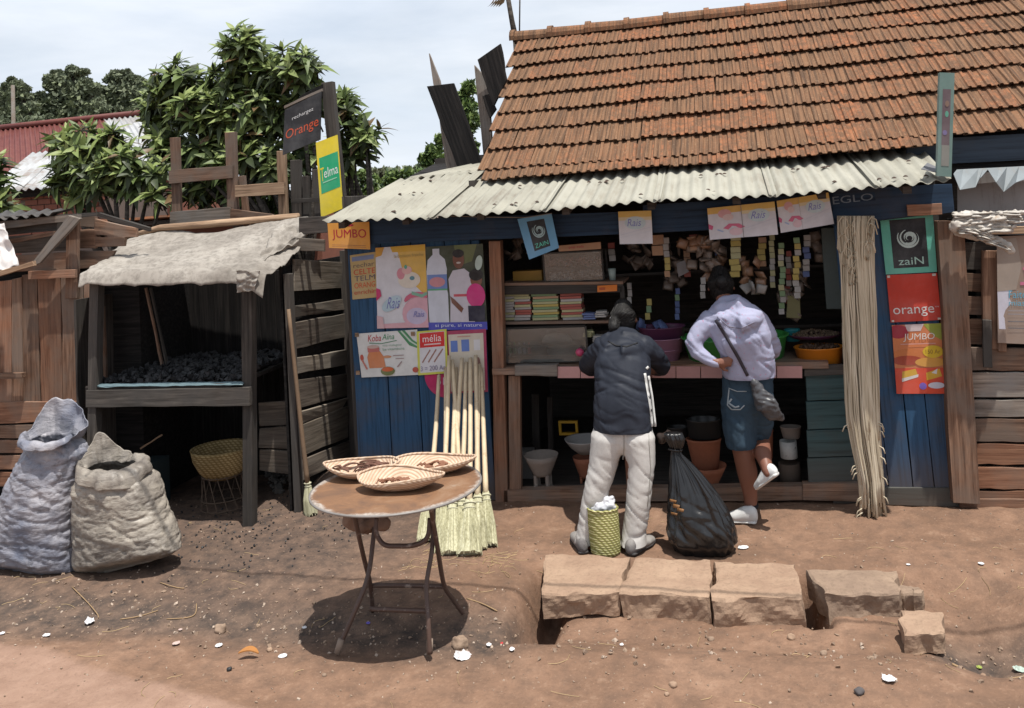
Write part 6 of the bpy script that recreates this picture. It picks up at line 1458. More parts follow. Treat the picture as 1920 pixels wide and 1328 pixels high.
HB = [[(hc + Vector((0, -.02, -.02)), .075, .085), (hc + Vector((0, -.03, .035)), .088, .098), (hc + Vector((0, .0, .075)), .06, .065)], [(hc + Vector((-.05, -.10, -.005)), .04, .04), (hc + Vector((-.055, -.135, -.03)), .035, .035)],
      [(hc + Vector((-.055, -.13, -.03)), .028, .025), (hc + Vector((-.06, -.15, -.09)), .012, .012)]]
H1 = organic('hair', HB, .007, HAIR, A, 3, fold(24, 24, 60, .0025), origin=A.location)
strands(H1, hc + Vector((-.05, -.12, -.01)), H1, 300, .08, 1)
m = MB(); cc = hc + Vector((-.048, -.085, 0)); ax_ = Vector((-.3, -.9, .1)).normalized(); s1 = ax_.orthogonal().normalized(); s2 = ax_.cross(s1)
m.tube([cc + (s1 * cos(2 * pi * k / 14) + s2 * sin(2 * pi * k / 14)) * .036 for k in range(15)], .007, 6, False); m.build('hair_band', paint('white_band', (.6, .58, .6), .5), A, True)
SOLE = paint('dark_sole', (.05, .045, .045), .7); SHW = cloth('striped_shoe', (.35, .33, .31), (.12, .11, .11), .8, .2, 60)
def shoe(parent, heel, toe, w, h, mat, sole, lift=0.0, collar=None):
    heel, toe = Vector(heel), Vector(toe); d = (toe - heel); hint = Vector((-d.y, d.x, 0)).normalized() if Vector((d.x, d.y)).length > .02 else Vector((1, 0, 0)); up = hint.cross(d.normalized()); up = up if up.z > 0 else -up
    ch = [([(heel + up * h * .75, w * .8, h * .75), (heel.lerp(toe, .3) + up * h * .72, w * .92, h * .7), (heel.lerp(toe, .7) + up * h * .5, w * 1.05, h * .48), (toe + up * h * .38, w * .8, h * .36)], hint)]
    if collar: ch.append(([(heel.lerp(toe, .12) + up * h * .9, w * .7, w * .75), (Vector(collar), w * .62, w * .66)], hint))
    o = organic('shoe', ch, .006, mat, parent, 3)
    c2 = [([(heel - d * .06 + up * .012, w * .85, .013), (heel.lerp(toe, .4) + up * .012, w * .85, .012), (heel.lerp(toe, .75) + up * .012, w * 1.08, .012), (toe + d * .06 + up * .012, w * .75, .012)], hint)]
    organic('sole', c2, .006, sole, o, 1); return o
shoe(A, PZ(1094, 1038, .004), PZ(1078, 1024, .004) + Vector((-.02, .12, 0)), .042, .06, SHW, SOLE, collar=PY(1097, 1012, 5.58)); shoe(A, PZ(1184, 1041, .004), PZ(1208, 1030, .004) + Vector((.03, .10, 0)), .046, .065, SHW, SOLE, collar=PY(1188, 1014, 5.58))

# --- person in the pale hoodie and denim shorts
f2 = PZ(1395, 980); B = thing('person', 'person in a pale lavender hoodie and denim shorts, bending over the counter on one leg', 'person', (f2.x, f2.y, 0))
h2 = PY(1352, 538, 6.26)
LH = chn([(1358, 679, 5.94, 9, 6)])[0][0]
ch = [chn([(1402, 720, 6.1, 42, 28), (1400, 680, 6.06, 40, 28), (1388, 630, 6.03, 44, 30), (1370, 592, 6.08, 42, 26), (1360, 572, 6.16, 17, 15)]), chn([(1361, 575, 6.15, 14, 14), (1355, 552, 6.22, 15, 15)]),
      [(h2 - Vector((0, -.02, .05)), .06, .07), (h2, .076, .09), (h2 + Vector((0, -.01, .06)), .06, .07)],
      chn([(1388, 740, 6.1, 26, 26), (1391, 840, 6.09, 19, 20), (1401, 885, 6.12, 19, 20), (1407, 930, 6.13, 13, 14), (1408, 962, 6.13, 11, 13)]),
      chn([(1418, 740, 6.12, 26, 26), (1424, 822, 6.22, 18, 18), (1430, 850, 6.06, 16, 17), (1437, 876, 5.97, 11, 12), (1440, 886, 5.95, 11, 12)]),
      chn([(1334, 604, 6.06, 13, 13), (1304, 642, 6.0, 10, 10), (1314, 667, 5.96, 9, 9), (1345, 681, 5.94, 8, 8), (1352, 681, 5.94, 8, 7)]),
      chn([(1416, 608, 6.06, 13, 13), (1444, 648, 6.12, 10, 10), (1445, 662, 6.28, 9, 9), (1436, 666, 6.42, 8, 8)]),
      chn([(1350, 681, 5.94, 9, 7), (1361, 679, 5.94, 10, 6)])]
for k in range(4): ch.append(chn([(1360, 672 + 4.6 * k, 5.94, 3.0, 3.0), (1368, 670 + 4.8 * k, 5.935, 2.8, 2.8), (1373 - k, 673 + 4.6 * k, 5.93, 2.5, 2.5)]))
ch.append(chn([(1352, 688, 5.94, 3.4, 3.4), (1358, 694, 5.94, 3.0, 3.0), (1364, 695, 5.94, 2.7, 2.7)]))
ch.append(chn([(1436, 666, 6.42, 9, 6), (1430, 664, 6.46, 9, 5)]))
for k in range(4): ch.append(chn([(1428, 660 + 3.3 * k, 6.47, 2.5, 2.5), (1422, 660 + 3.3 * k, 6.49, 2.3, 2.3), (1418, 663 + 3.3 * k, 6.48, 2.1, 2.1)]))
ch += face(h2, Vector((0, .8, -.6)).normalized(), Vector((0, .6, .8)).normalized())
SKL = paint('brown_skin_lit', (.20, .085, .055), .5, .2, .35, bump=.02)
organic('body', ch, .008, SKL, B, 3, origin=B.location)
DEN = cloth('denim', (.045, .075, .105), (.028, .05, .075), .9, .35, 160)
sh = [chn([(1402, 705, 6.1, 47, 34), (1402, 745, 6.11, 48, 36)]), chn([(1384, 755, 6.1, 33, 34), (1386, 800, 6.1, 31, 32), (1389, 832, 6.1, 29, 31)]), chn([(1424, 752, 6.12, 28, 30), (1426, 785, 6.17, 26, 28), (1424, 806, 6.21, 23, 26)])]
pz = PY(1389, 838, 6.1)
S1_ = organic('shorts', sh, .009, DEN, B, 4, crease(8, 8, 9, .005, 21, .09, (2, 0, 3)), origin=B.location, cut=[((pz.x, pz.y, pz.z), (0, 0, -1))])
T = bvh(S1_); ST = cloth('pale_stitching', (.36, .40, .42), None, .8)
decal('pocket_stitching', T, [(1367, 730), (1364, 760), (1372, 768), (1388, 768), (1396, 760)], 2.2, ST, B); decal('pocket_stitching', T, [(1366, 728), (1382, 734), (1400, 734)], 1.6, ST, B); decal('pocket_stitching', T, [(1372, 748), (1366, 756), (1378, 764), (1386, 762)], 3.2, ST, B)
decal('side_seam', T, [(1352, 735), (1358, 790), (1364, 834)], 1.4, ST, B)
HO = cloth('pale_lavender_fleece', (.46, .44, .53), (.40, .38, .48), .95, .35, 150)
def speck():
    s = NT('lavender_print_fleece'); n = s.noise(s.coord((1, 1, 1), rnd=False), 55, 2, .5); n2 = s.noise(s.coord((1, 1, 1), rnd=False), 6, 5, .6); f = s.noise(s.coord((1, 1, 1), rnd=False), 150, 3, .6)
    col = s.mix(s.ramp(n2, [(.35, 0.0), (.65, 1.0)]), (.35, .355, .475), (.29, .30, .41)); col = s.mix(s.ramp(n, [(.64, 0.0), (.70, .6)]), col, (.38, .16, .24)); s.bump(f, .3, .004); return s.out(col, .95, .15)
hd = [chn([(1403, 702, 6.06, 50, 36), (1402, 670, 6.04, 50, 36), (1392, 635, 6.01, 52, 40), (1378, 600, 6.04, 56, 38), (1368, 580, 6.1, 40, 28)]),
      chn([(1334, 600, 6.05, 22, 22), (1312, 622, 6.02, 19, 20), (1300, 645, 5.99, 17, 18), (1308, 662, 5.97, 15, 16), (1328, 675, 5.95, 12, 13), (1343, 681, 5.945, 10.5, 11)]),
      chn([(1418, 602, 6.05, 23, 23), (1438, 628, 6.08, 19, 19), (1449, 650, 6.14, 17, 17), (1448, 662, 6.28, 14, 14), (1438, 665, 6.40, 13, 13)]),
      chn([(1345, 594, 6.02, 13, 14), (1362, 604, 5.93, 18, 16), (1388, 606, 5.90, 21, 18), (1410, 600, 5.94, 17, 16), (1422, 590, 6.02, 13, 14)]),
      chn([(1352, 578, 6.04, 14, 14), (1385, 570, 6.0, 17, 14), (1412, 582, 6.03, 14, 14)])]
hz = PY(1403, 707, 6.06)
J3 = organic('hoodie', hd, .010, speck(), B, 5, crease(5, 5, 7, .0075, 33, .10, (3, 0, 3), .5), origin=B.location, cut=[((hz.x, hz.y, hz.z), (0, 0, -1))])
T = bvh(J3); decal('hem_band', T, [(1354, 696), (1400, 694), (1450, 688)], 14, HO, B, .003); decal('hood_seam', T, [(1345, 594), (1365, 612), (1390, 616), (1415, 604)], 2, paint('lavender_seam', (.25, .24, .32)), B, .003)
sb = thing('shoulder_bag', 'slack dark grey shoulder bag hanging at the hip of the person in the hoodie', 'bag', PY(1438, 745, 5.95))
decal('strap', T, [(1342, 600), (1362, 632), (1385, 672), (1402, 705)], 6, paint('dark_strap', (.04, .035, .045)), sb, .006)
organic('pouch', [chn([(1413, 712, 5.96, 6, 6), (1422, 735, 5.95, 14, 9), (1436, 758, 5.94, 20, 11), (1452, 778, 5.96, 16, 9), (1466, 785, 5.98, 6, 5)])], .007, paint('dark_grey_nylon', (.06, .06, .065), .35, .3, .5, bump=.2), sb, 3, fold(12, 12, 16, .012, 5))
HB = [[(h2 + Vector((0, -.02, -.02)), .078, .088), (h2 + Vector((0, -.03, .035)), .092, .102), (h2 + Vector((0, .0, .085)), .062, .068)], [(h2 + Vector((.0, -.09, .03)), .04, .04), (h2 + Vector((.01, -.12, .05)), .042, .042)]]
organic('hair', HB, .007, HAIR, B, 3, fold(24, 24, 60, .0025), origin=B.location)
WSH = paint('white_leather', (.62, .62, .61), .45, .25, .4, bump=.05); WSO = paint('white_rubber', (.60, .59, .57), .6, .3)
H2_ = [c for c in B.children if c.name.startswith('hair')][0]; strands(H2_, h2 + Vector((0, -.12, .04)), H2_, 300, .08, 2)
s_ = shoe(B, PZ(1413, 982, .004), PZ(1366, 978, .004), .042, .075, WSH, WSO, collar=PY(1408, 950, 6.13))
a = PY(1447, 880, 5.93); s2_ = shoe(B, PY(1456, 894, 5.93), PY(1424, 917, 5.99), .042, .06, WSH, WSO, collar=PY(1438, 874, 5.97))
m = MB(); p = PY(1409, 949, 6.13); m.lathe(p, [(.043, -.012), (.046, 0), (.045, .014), (.042, .014)], 16); m.build('sock', paint('black_sock', (.015, .015, .02), .9), B, True)
# ================================================================ foreground
# ---- kerb stones
random.seed(90)
def stone_m(name, c, c2):
    s = NT(name); n = s.noise(s.coord((1, 1, 1)), 4, 8, .65); f = s.noise(s.coord((1, 1, 1)), 45, 5, .7)
    col = s.mix(s.ramp(n, [(.35, 0.0), (.65, 1.0)]), c, c2); col = s.mix(s.ramp(f, [(.32, .5), (.5, 0.0)]), col, tuple(x * .5 for x in c)); col = s.mix(s.ramp(f, [(.6, 0.0), (.72, .35)]), col, tuple(min(1, x * 1.6) for x in c2))
    s.bump(s.mix(.5, n, f), .7, .012); return s.out(col, .92, .15)
STN = stone_m('tan_stone', (.36, .25, .175), (.28, .185, .13)); STN2 = stone_m('grey_tan_stone', (.30, .215, .155), (.22, .155, .115))
def rock(name, top, zt, zb, mat, seed, flare=.01, n=22, rough=.012):
    """cut stone: top outline (world points, any height) extruded down, subdivided and roughened"""
    P = [Vector((p.x, p.y, 0)) for p in top]; c = sum(P, Vector()) / len(P); V = []; F = []; n = int(n * 1.5)
    # grid over the top by bilinear quad, edges roughened
    nx, ny, nzz = n, n // 2 + 4, 10
    def g(u, t, z): 
        p = P[0].lerp(P[1], u).lerp(P[3].lerp(P[2], u), t); q = Vector((u * 3, t * 3, seed * 5)); return Vector((p.x + .022 * mn.noise(q), p.y + .02 * mn.noise(q + Vector((9, 9, 0))), z))
    idx = {}
    def vid(i, j, k):
        key = (i, j, k)
        if key not in idx:
            u, t, w = i / nx, j / ny, k / nzz; p = g(u, t, zb + (zt - zb) * w); q = p * 9 + Vector((seed, seed, seed))
            d = Vector((mn.noise(q), mn.noise(q + Vector((9, 0, 0))) * (1.6 if k < nzz else .6), mn.noise(q + Vector((0, 9, 0))) * .45)) * rough + Vector((0, -.012 * ridge(q * .8) if j == 0 and k < nzz else 0, .004 * ridge(q * 1.5))) + Vector((mn.noise(q * .35), mn.noise(q * .35 + Vector((5, 0, 0))), mn.noise(q * .35 + Vector((0, 5, 0))) * .5)) * rough * 1.8 + Vector((mn.noise(q * 4), mn.noise(q * 4 + Vector((5, 0, 0))), 0)) * rough * .4
            edge = 0
            if k == nzz: 
                e = min(u, 1 - u) * 5; f_ = min(t, 1 - t) * 5
                if e < .15 or f_ < .15: d.z -= .004 + .016 * max(0, mn.noise(q * 1.3))
            p = p + d; idx[key] = len(V); V.append(p)
        return idx[key]
    for i in range(nx):
        for j in range(ny): F.append((vid(i, j, nzz), vid(i + 1, j, nzz), vid(i + 1, j + 1, nzz), vid(i, j + 1, nzz))); F.append((vid(i, j + 1, 0), vid(i + 1, j + 1, 0), vid(i + 1, j, 0), vid(i, j, 0)))
    for k in range(nzz):
        for i in range(nx): F.append((vid(i, 0, k), vid(i + 1, 0, k), vid(i + 1, 0, k + 1), vid(i, 0, k + 1))); F.append((vid(i, ny, k + 1), vid(i + 1, ny, k + 1), vid(i + 1, ny, k), vid(i, ny, k)))
        for j in range(ny): F.append((vid(0, j, k + 1), vid(0, j + 1, k + 1), vid(0, j + 1, k), vid(0, j, k))); F.append((vid(nx, j, k), vid(nx, j + 1, k), vid(nx, j + 1, k + 1), vid(nx, j, k + 1)))
    return mk(name, V, F, mat, None, False)
ZT = .035
def stn(q, zb, mat, lb, seed, zt=ZT, **k):
    o = rock('kerb_stone', [PZ(u, v, zt) for u, v in q], zt, zb, mat, seed, **k)
    me = o.data
    return tag(o, lb, 'stone', 'cut stones bridging the drain')
stn([(1016, 1108), (1160, 1106), (1184, 1046), (1026, 1040)], -.10, STN, 'leftmost large flat cut stone, the palest, by the open drain end', 1)
stn([(1166, 1108), (1333, 1118), (1331, 1050), (1188, 1048)], -.14, STN, 'second large flat cut stone from the left', 2)
stn([(1337, 1122), (1506, 1122), (1488, 1056), (1337, 1052)], -.14, STN, 'third large flat cut stone, just left of the black gap', 3)
stn([(1546, 1112), (1680, 1110), (1682, 1066), (1514, 1068)], -.12, STN2, 'fourth large flat cut stone, right of the black gap', 4)
stn([(1686, 1106), (1728, 1108), (1722, 1098), (1686, 1096)], -.09, STN2, 'smallest cut stone wedged behind the loose corner block', 5, .02, n=10)
stn([(1692, 1186), (1770, 1188), (1768, 1150), (1690, 1146)], -.09, STN, 'loose square block lying in front at the right end of the stones', 6, .01, n=14)

# ---- coal sacks
def sackm(name, c, c2, c3):
    s = NT(name); n = s.noise(s.coord((1, 1, 1)), 3.5, 6, .6); k = s.noise(s.coord((5, 5, 12)), 2.4, 6, .65, .8)
    w = s.n('TexWave'); w.inputs['Scale'].default_value = 120; w.bands_direction = 'Z'; s.l(s.coord((1, 1, 1), rnd=False), w.inputs['Vector']); w2 = s.n('TexWave'); w2.inputs['Scale'].default_value = 120; w2.bands_direction = 'X'; s.l(s.coord((1, 1, 1), rnd=False), w2.inputs['Vector'])
    col = s.ramp(n, [(.32, c2), (.5, c), (.7, c3)]); col = s.mix(s.ramp(k, [(.33, .55), (.5, 0.0)]), col, tuple(x * .35 for x in c2)); col = s.mix(.25, col, s.mix(1.0, w.outputs['Color'], w2.outputs['Color'], 'MULTIPLY'), 'OVERLAY')  # palest patches paint white highlights into the sack colour
    s.bump(k, .6, .014); return s.out(col, .45, .45)
def loft(name, prof, y, mat, depth, disp, n=144, e=.72, step=2.6, dmax=.2, lip=None, lips=0, thick=.004, seed=0, flatbase=.35):
    """cloth body lofted through silhouette rows (v_left, u_left, u_right, v_right) on the plane Y=y"""
    pp = []; V = []
    for a, b in zip(prof, prof[1:]):
        k = max(2, int(abs(b[0] - a[0]) / step))
        for i in range(k): t = i / k; pp.append(tuple(a[q] + (b[q] - a[q]) * t for q in range(4)))
    pp.append(prof[-1]); m = len(pp)
    for ri, (vl, ul, ur, vr) in enumerate(pp):
        a, b = PY(ul, vl, y), PY(ur, vr, y); c = (a + b) / 2; r = (b - a).length / 2; dr = (b - a).normalized(); rel = ri / m
        dp = min(depth * r, dmax) * (flatbase + (1 - flatbase) * sstep(0, .16, rel))
        for k in range(n):
            w = 2 * pi * k / n; x = abs(cos(w)) ** e * (1 if cos(w) >= 0 else -1); yy = abs(sin(w)) ** e * (1 if sin(w) >= 0 else -1)
            p = c + dr * x * r + Vector((0, yy * dp, 0)); no = Vector((x * .7, yy, 0)).normalized(); p = p + no * disp(p, no, w, rel); g = gz(p.x, p.y) + .002
            if p.z < g: p.z = g
            V.append(p)
    F = [(i * n + k, i * n + (k + 1) % n, (i + 1) * n + (k + 1) % n, (i + 1) * n + k) for i in range(m - 1) for k in range(n)]; F.append(tuple(reversed(range(n))))
    top = V[-n:]; ct = sum(top, Vector()) / n; prev = (m - 1) * n
    for j in range(1, lips + 1):
        t = j / lips
        for k in range(n):
            w = 2 * pi * k / n; hgt, outw = lip(w); d = (top[k] - ct); d.z = 0; dn = d.normalized() if d.length > 1e-4 else Vector((1, 0, 0))
            arch = sin(pi * t) if hgt < .03 else 0
            p = top[k] + Vector((0, 0, hgt * t ** 1.1 + .035 * arch)) + dn * outw * sin(t * pi / 2); q = Vector((p.x * 11, p.y * 11, p.z * 9 + seed)); p += dn * .022 * mn.noise(q) + Vector((0, 0, .014 * mn.noise(q * 1.6)))
            V.append(p)
        for k in range(n): F.append((prev + k, prev + (k + 1) % n, prev + n + (k + 1) % n, prev + n + k))
        prev += n
    if not lips: F.append(tuple(range((m - 1) * n, m * n)))
    o = mk(name, V, F, mat, None, True, origin=(ct.x, y, gz(ct.x, y)))
    if lips: md = o.modifiers.new('t', 'SOLIDIFY'); md.thickness = thick; md.offset = -1
    return o, ct
SK1 = sackm('grey_blue_sack', (.27, .27, .31), (.12, .14, .20), (.44, .42, .44)); SK2 = sackm('grey_tan_sack', (.30, .265, .225), (.15, .13, .115), (.47, .42, .35))
def bump1(w, c, k): return ((1 + cos(w - c)) / 2) ** k
def fl1(w): return (.03 + .20 * bump1(w, 1.9, 4) + .05 * bump1(w, .3, 3) - .06 * bump1(w, 4.9, 3), .02 + .06 * bump1(w, 4.9, 3) + .03 * bump1(w, 0, 3))
def fl2(w): return (.02 + .18 * bump1(w, 2.5, 6) - .10 * bump1(w, 5.6, 3) - .05 * bump1(w, 4.2, 3), .02 + .10 * bump1(w, 5.8, 2) + .03 * bump1(w, 4.0, 2))
def sdisp(sd):
    f1 = crease(4.5, 4.5, 11, .0085, sd, .10, (3.0, 0, 3), .8); f2 = crease(11, 11, 30, .0045, sd + 9, .10, (-5, 0, 5), .8)
    def f(p, n, w, rel): return f1(p, n) + f2(p, n) + .022 * mn.noise(Vector((p.x * 3.2, p.z * 3, sd))) + (.012 * mn.noise(Vector((cos(w) * 5, sin(w) * 5, p.z * 6))) if rel > .75 else 0)
    return f
SB_ = 'coal sacks standing at the left'
s1, c1 = loft('coal_sack', [(1064, -6, 142, 1083), (1050, -14, 150, 1074), (1015, -10, 148, 1030), (960, 4, 147, 965), (905, 22, 150, 905), (872, 38, 153, 872), (850, 50, 158, 848), (832, 58, 150, 832), (822, 60, 142, 824)], 5.08, SK1, .66, sdisp(4), lip=fl1, lips=22, seed=4)
tag(s1, 'taller bluish grey coal sack with a peaked mouth, on the left', 'sack', SB_)
s2, c2 = loft('coal_sack', [(1080, 156, 322, 1040), (1066, 150, 336, 1030), (1035, 150, 326, 1008), (1000, 151, 314, 980), (960, 150, 302, 948), (925, 151, 292, 920), (902, 153, 282, 898), (886, 160, 264, 884), (874, 170, 248, 874)], 5.10, SK2, .72, sdisp(9), lip=fl2, lips=22, seed=9)
tag(s2, 'squatter tan grey coal sack with its mouth rolled open, on the right', 'sack', SB_)

# ---- folding table
TC = Vector((-1.88, 4.475, 0)); tb = thing('folding_table', 'round folding table with a worn rusty top and brown tube legs', 'table', TC)
tl = PZ(583, 927, .74); tr2 = PZ(902, 893, .74); R_ = (tr2 - tl).length / 2; ctr = (tl + tr2) / 2; ctr = PZ(743, 909, .74)
s = NT('rusted_table_top'); v = s.coord((1, 1, 1), rnd=False); n = s.noise(v, 5, 8, .68, .5); f = s.noise(v, 40, 4, .7)
gr = s.n('TexGradient'); gr.gradient_type = 'SPHERICAL'; s.l(s.coord((1 / (R_ * 1.02),) * 3, rnd=False), gr.inputs[0])
edge = s.math('ADD', s.math('MULTIPLY', gr.outputs['Fac'], -2.6), s.math('MULTIPLY', n, 1.0))
col = s.ramp(n, [(.3, (.11, .065, .045)), (.5, (.20, .105, .056)), (.64, (.24, .145, .088)), (.78, (.30, .24, .19))]); col = s.mix(s.ramp(edge, [(.28, 0.0), (.42, .85)]), col, s.ramp(f, [(.3, (.16, .12, .10)), (.6, (.42, .38, .34))]))
s.bump(f, .3, .004); TTOP = s.out(col, .7, .3)
TUBE = paint('brown_enamel_tube', (.085, .05, .038), .5, .5, .4, (.25, .2, .17), 12); CHROM = paint('worn_rim', (.22, .20, .185), .45, .5, .5)
m = MB(); m.lathe(Vector((ctr.x, ctr.y, .725)), [(R_ * .3, 0), (R_ * .985, 0), (R_, .004), (R_, .012), (R_ * .99, .016), (R_ * .3, .016)], 72); tp = m.build('table_top', TTOP, tb, False, origin=(ctr.x, ctr.y, .733))
m = MB(); m.tube([Vector((ctr.x, ctr.y, .7345)) + Vector((cos(2 * pi * k / 72), sin(2 * pi * k / 72), 0)) * (R_ + .002) for k in range(73)], .0065, 6, False); m.build('rim', CHROM, tb, True)
def smooth_path(P, k=6):
    out = []
    for i in range(len(P) - 1):
        p0 = P[max(i - 1, 0)]; p1 = P[i]; p2 = P[i + 1]; p3 = P[min(i + 2, len(P) - 1)]
        for j in range(k):
            t = j / k; out.append(.5 * ((2 * p1) + (p2 - p0) * t + (2 * p0 - 5 * p1 + 4 * p2 - p3) * t * t + (3 * p1 - 3 * p2 + p3 - p0) * t * t * t))
    out.append(P[-1]); return out
TP = .722
def leg(P, nm='leg'): m = MB(); m.tube(smooth_path(P), .0125, 8); return m.build(nm, TUBE, tb, True)
fl_ = PZ(632, 1222, .0); fr2 = PZ(806, 1227, .0); bl_ = PZ(699, 1146, 0); br_ = PZ(868, 1150, 0)
q = lambda u, v, y: PY(u, v, y)
leg([fl_, q(668, 1140, 4.30), q(690, 1080, 4.38), q(700, 1010, 4.47), Vector((q(714, 962, 4.58).x, 4.58, TP))]); leg([bl_ + Vector((0, 0, 0)), q(694, 1095, 4.58), q(682, 1045, 4.48), q(666, 975, 4.36), Vector((q(662, 962, 4.33).x, 4.30, TP))])
leg([fr2, q(803, 1160, 4.31), q(800, 1095, 4.39), q(811, 1020, 4.47), Vector((q(817, 958, 4.6).x, 4.6, TP))]); leg([br_, q(848, 1122, 4.66), q(832, 1095, 4.6), q(820, 1025, 4.46), Vector((q(812, 960, 4.34).x, 4.30, TP))])
leg([q(694, 1142, 4.355), q(748, 1144, 4.36), q(801, 1146, 4.365)], 'cross_bar'); leg([q(690, 1098, 4.6), q(760, 1098, 4.6), q(836, 1100, 4.61)], 'cross_bar')
a, b, c_, d = q(706, 972, 4.40), q(712, 1012, 4.38), q(792, 1016, 4.38), q(808, 975, 4.40)
leg([a, q(706, 1000, 4.385), q(720, 1021, 4.38), q(745, 1024, 4.38), q(778, 1022, 4.38), q(801, 1008, 4.385), q(806, 972, 4.40)], 'folding_bar')
for u in (632, 806):
    p = PZ(u, 1224, 0); m = MB(); m.tube([p - Vector((0, 0, .002)), p + (Vector((0.02, .012, .06)) if u < 700 else Vector((0, .01, .06)))], .0165, 8); m.build('foot_cap', paint('dusty_cap', (.25, .19, .15), .9), tb, True)
organic('stored_bundle', [[(PY(660, 975, 4.52), .05, .05), (PY(690, 985, 4.52), .07, .045), (PY(718, 978, 4.52), .05, .045)]], .01, paint('brown_bundle', (.23, .15, .11), .9, .5, .1, None, 10, .5), None, 2, fold(14, 14, 14, .015, 6))
bpy.data.objects['stored_bundle'] and tag(bpy.data.objects['stored_bundle'], 'lumpy brown bundle wedged between the table legs under the top', 'bundle')

# ---- woven trays with their contents
COIL = NT('coiled_straw')
def coilm():
    s = COIL; w = s.n('TexWave'); w.wave_type = 'RINGS'; w.rings_direction = 'Z'; w.inputs['Scale'].default_value = 24; w.inputs['Distortion'].default_value = .6; s.l(s.coord((1, 1, 1), rnd=False), w.inputs['Vector']); n = s.noise(s.coord((1, 1, 1)), 12, 6, .65); f = s.noise(s.coord((1, 1, 1)), 90, 3, .6)
    col = s.ramp(w.outputs['Fac'], [(.0, (.40, .27, .18)), (.4, (.55, .41, .30)), (1, (.60, .47, .36))]); col = s.mix(s.ramp(n, [(.35, .5), (.6, 0.0)]), col, (.36, .22, .14)); s.bump(s.mix(.35, w.outputs['Fac'], f), .5, .006); return s.out(col, .85, .2)
COILM = coilm()
def tray(cu, cv, wpx, dpt, hgt, rz, label, tips, seed):
    c = PZ(cu, cv, .745); a = wpx * pxm(c) / 2; nr, n = 14, 64; V = []
    for j in range(nr + 1):
        t = j / nr
        for k in range(n):
            w = 2 * pi * k / n; pt = 1 + .07 * exp(-((((w - tips[0] + pi) % (2 * pi)) - pi) / .28) ** 2) + .08 * exp(-((((w - tips[1] + pi) % (2 * pi)) - pi) / .28) ** 2)
            x = a * cos(w) * t * pt; y = a * dpt * sin(w) * t * (1 + .04 * sin(3 * w + seed)) * pt ** .3
            z = hgt * (t ** 2.6) * (1 + .22 * sin(2 * w + seed) + .12 * (pt - 1) * 6 + .22 * max(0, sin(w))) + .003 * sin(t * 40)
            ca, sa = cos(rz), sin(rz); V.append(c + Vector((x * ca - y * sa, x * sa + y * ca, z + .003)))
    F = [(j * n + k, j * n + (k + 1) % n, (j + 1) * n + (k + 1) % n, (j + 1) * n + k) for j in range(1, nr) for k in range(n)] + [tuple(n + k for k in range(n))]
    o = mk('woven_tray', V, F, COILM, None, True, origin=c); md = o.modifiers.new('t', 'SOLIDIFY'); md.thickness = .007; md.offset = 1
    m = MB(); rim = V[nr * n:(nr + 1) * n]; m.tube(rim + [rim[0]], .0065, 6, False); m.build('rim', COILM, o, True)
    tag(o, label, 'woven tray'); return c, a
tA = tray(678, 893, 138, .62, .055, .05, 'left woven tray piled with thin brown curled pieces on the round table', (pi, .1), 1.0)
tB = tray(816, 884, 148, .55, .052, .1, 'rear right woven tray holding a few brown chunks on the round table', (pi, .3), 2.2)
tC = tray(752, 916, 158, .55, .058, .08, 'front woven tray with jagged brown pieces, nearest the table edge', (pi - .1, .35), 3.1)
DRY = paint('dried_brown', (.13, .06, .04), .7, .4, .3, None, 12, .3); DRY2 = paint('dried_rust', (.22, .10, .06), .75, .4, .2, None, 12, .4)
random.seed(93)
def chip(c, L_, w, rz, tilt, curve, mat, label, group, jag=0.0):
    V = []; n = 7; R = Matrix.Rotation(rz, 3, 'Z') @ Matrix.Rotation(tilt, 3, 'Y')
    for i in range(n + 1):
        t = i / n * 2 - 1; hw = w / 2 * (1 - abs(t) ** 2.5 * .8); x = L_ / 2 * t; y = curve * t * t; z = .012 * (1 - t * t) + (random.uniform(-jag, jag) if jag else 0)
        for s_ in (-1, 1):
            for h in (0, .006): V.append(c + R @ Vector((x, y + s_ * hw, z + h)))
    F = []
    for i in range(n):
        a = 4 * i; b = a + 4; F += [(a, b, b + 2, a + 2), (a + 1, a + 3, b + 3, b + 1), (a, a + 1, b + 1, b), (a + 2, b + 2, b + 3, a + 3)]
    F += [(0, 2, 3, 1), (4 * n, 4 * n + 1, 4 * n + 3, 4 * n + 2)]
    return tag(mk('dried_piece', V, F, mat, None, False), label, 'dried food', group)
for k in range(26):
    r_ = sqrt(random.random()) * .72; w = random.random() * 6.28
    chip(tA[0] + Vector((r_ * tA[1] * cos(w), r_ * tA[1] * .55 * sin(w), .026 + .016 * random.random() + .012 * (1 - r_))), random.uniform(.07, .11), random.uniform(.018, .028), random.uniform(-.7, .7), random.uniform(-.25, .25), random.uniform(-.025, .03), DRY, 'thin dark brown curled dried piece heaped in the left woven tray', 'curled pieces in the left woven tray')
for k in range(7):
    r_ = sqrt(random.random()) * .5; w = random.random() * 6.28; chip(tC[0] + Vector((r_ * tC[1] * cos(w) - .01, -.02 + r_ * tC[1] * .4 * sin(w), .026 + .01 * random.random())), random.uniform(.05, .08), random.uniform(.03, .045), random.uniform(-1, 1), random.uniform(-.5, .3), .01, DRY2, 'jagged rust brown chunk lying in the front woven tray', 'chunks in the front woven tray', .006)
for k in range(6):
    r_ = sqrt(random.random()) * .5; w = random.random() * 6.28; chip(tB[0] + Vector((.02 + r_ * tB[1] * cos(w), -.02 + r_ * tB[1] * .35 * sin(w), .026 + .01 * random.random())), random.uniform(.05, .08), random.uniform(.03, .045), random.uniform(-1, 1), random.uniform(-.5, .3), .01, DRY2, 'rust brown chunk lying in the rear right woven tray', 'chunks in the rear right woven tray', .005)

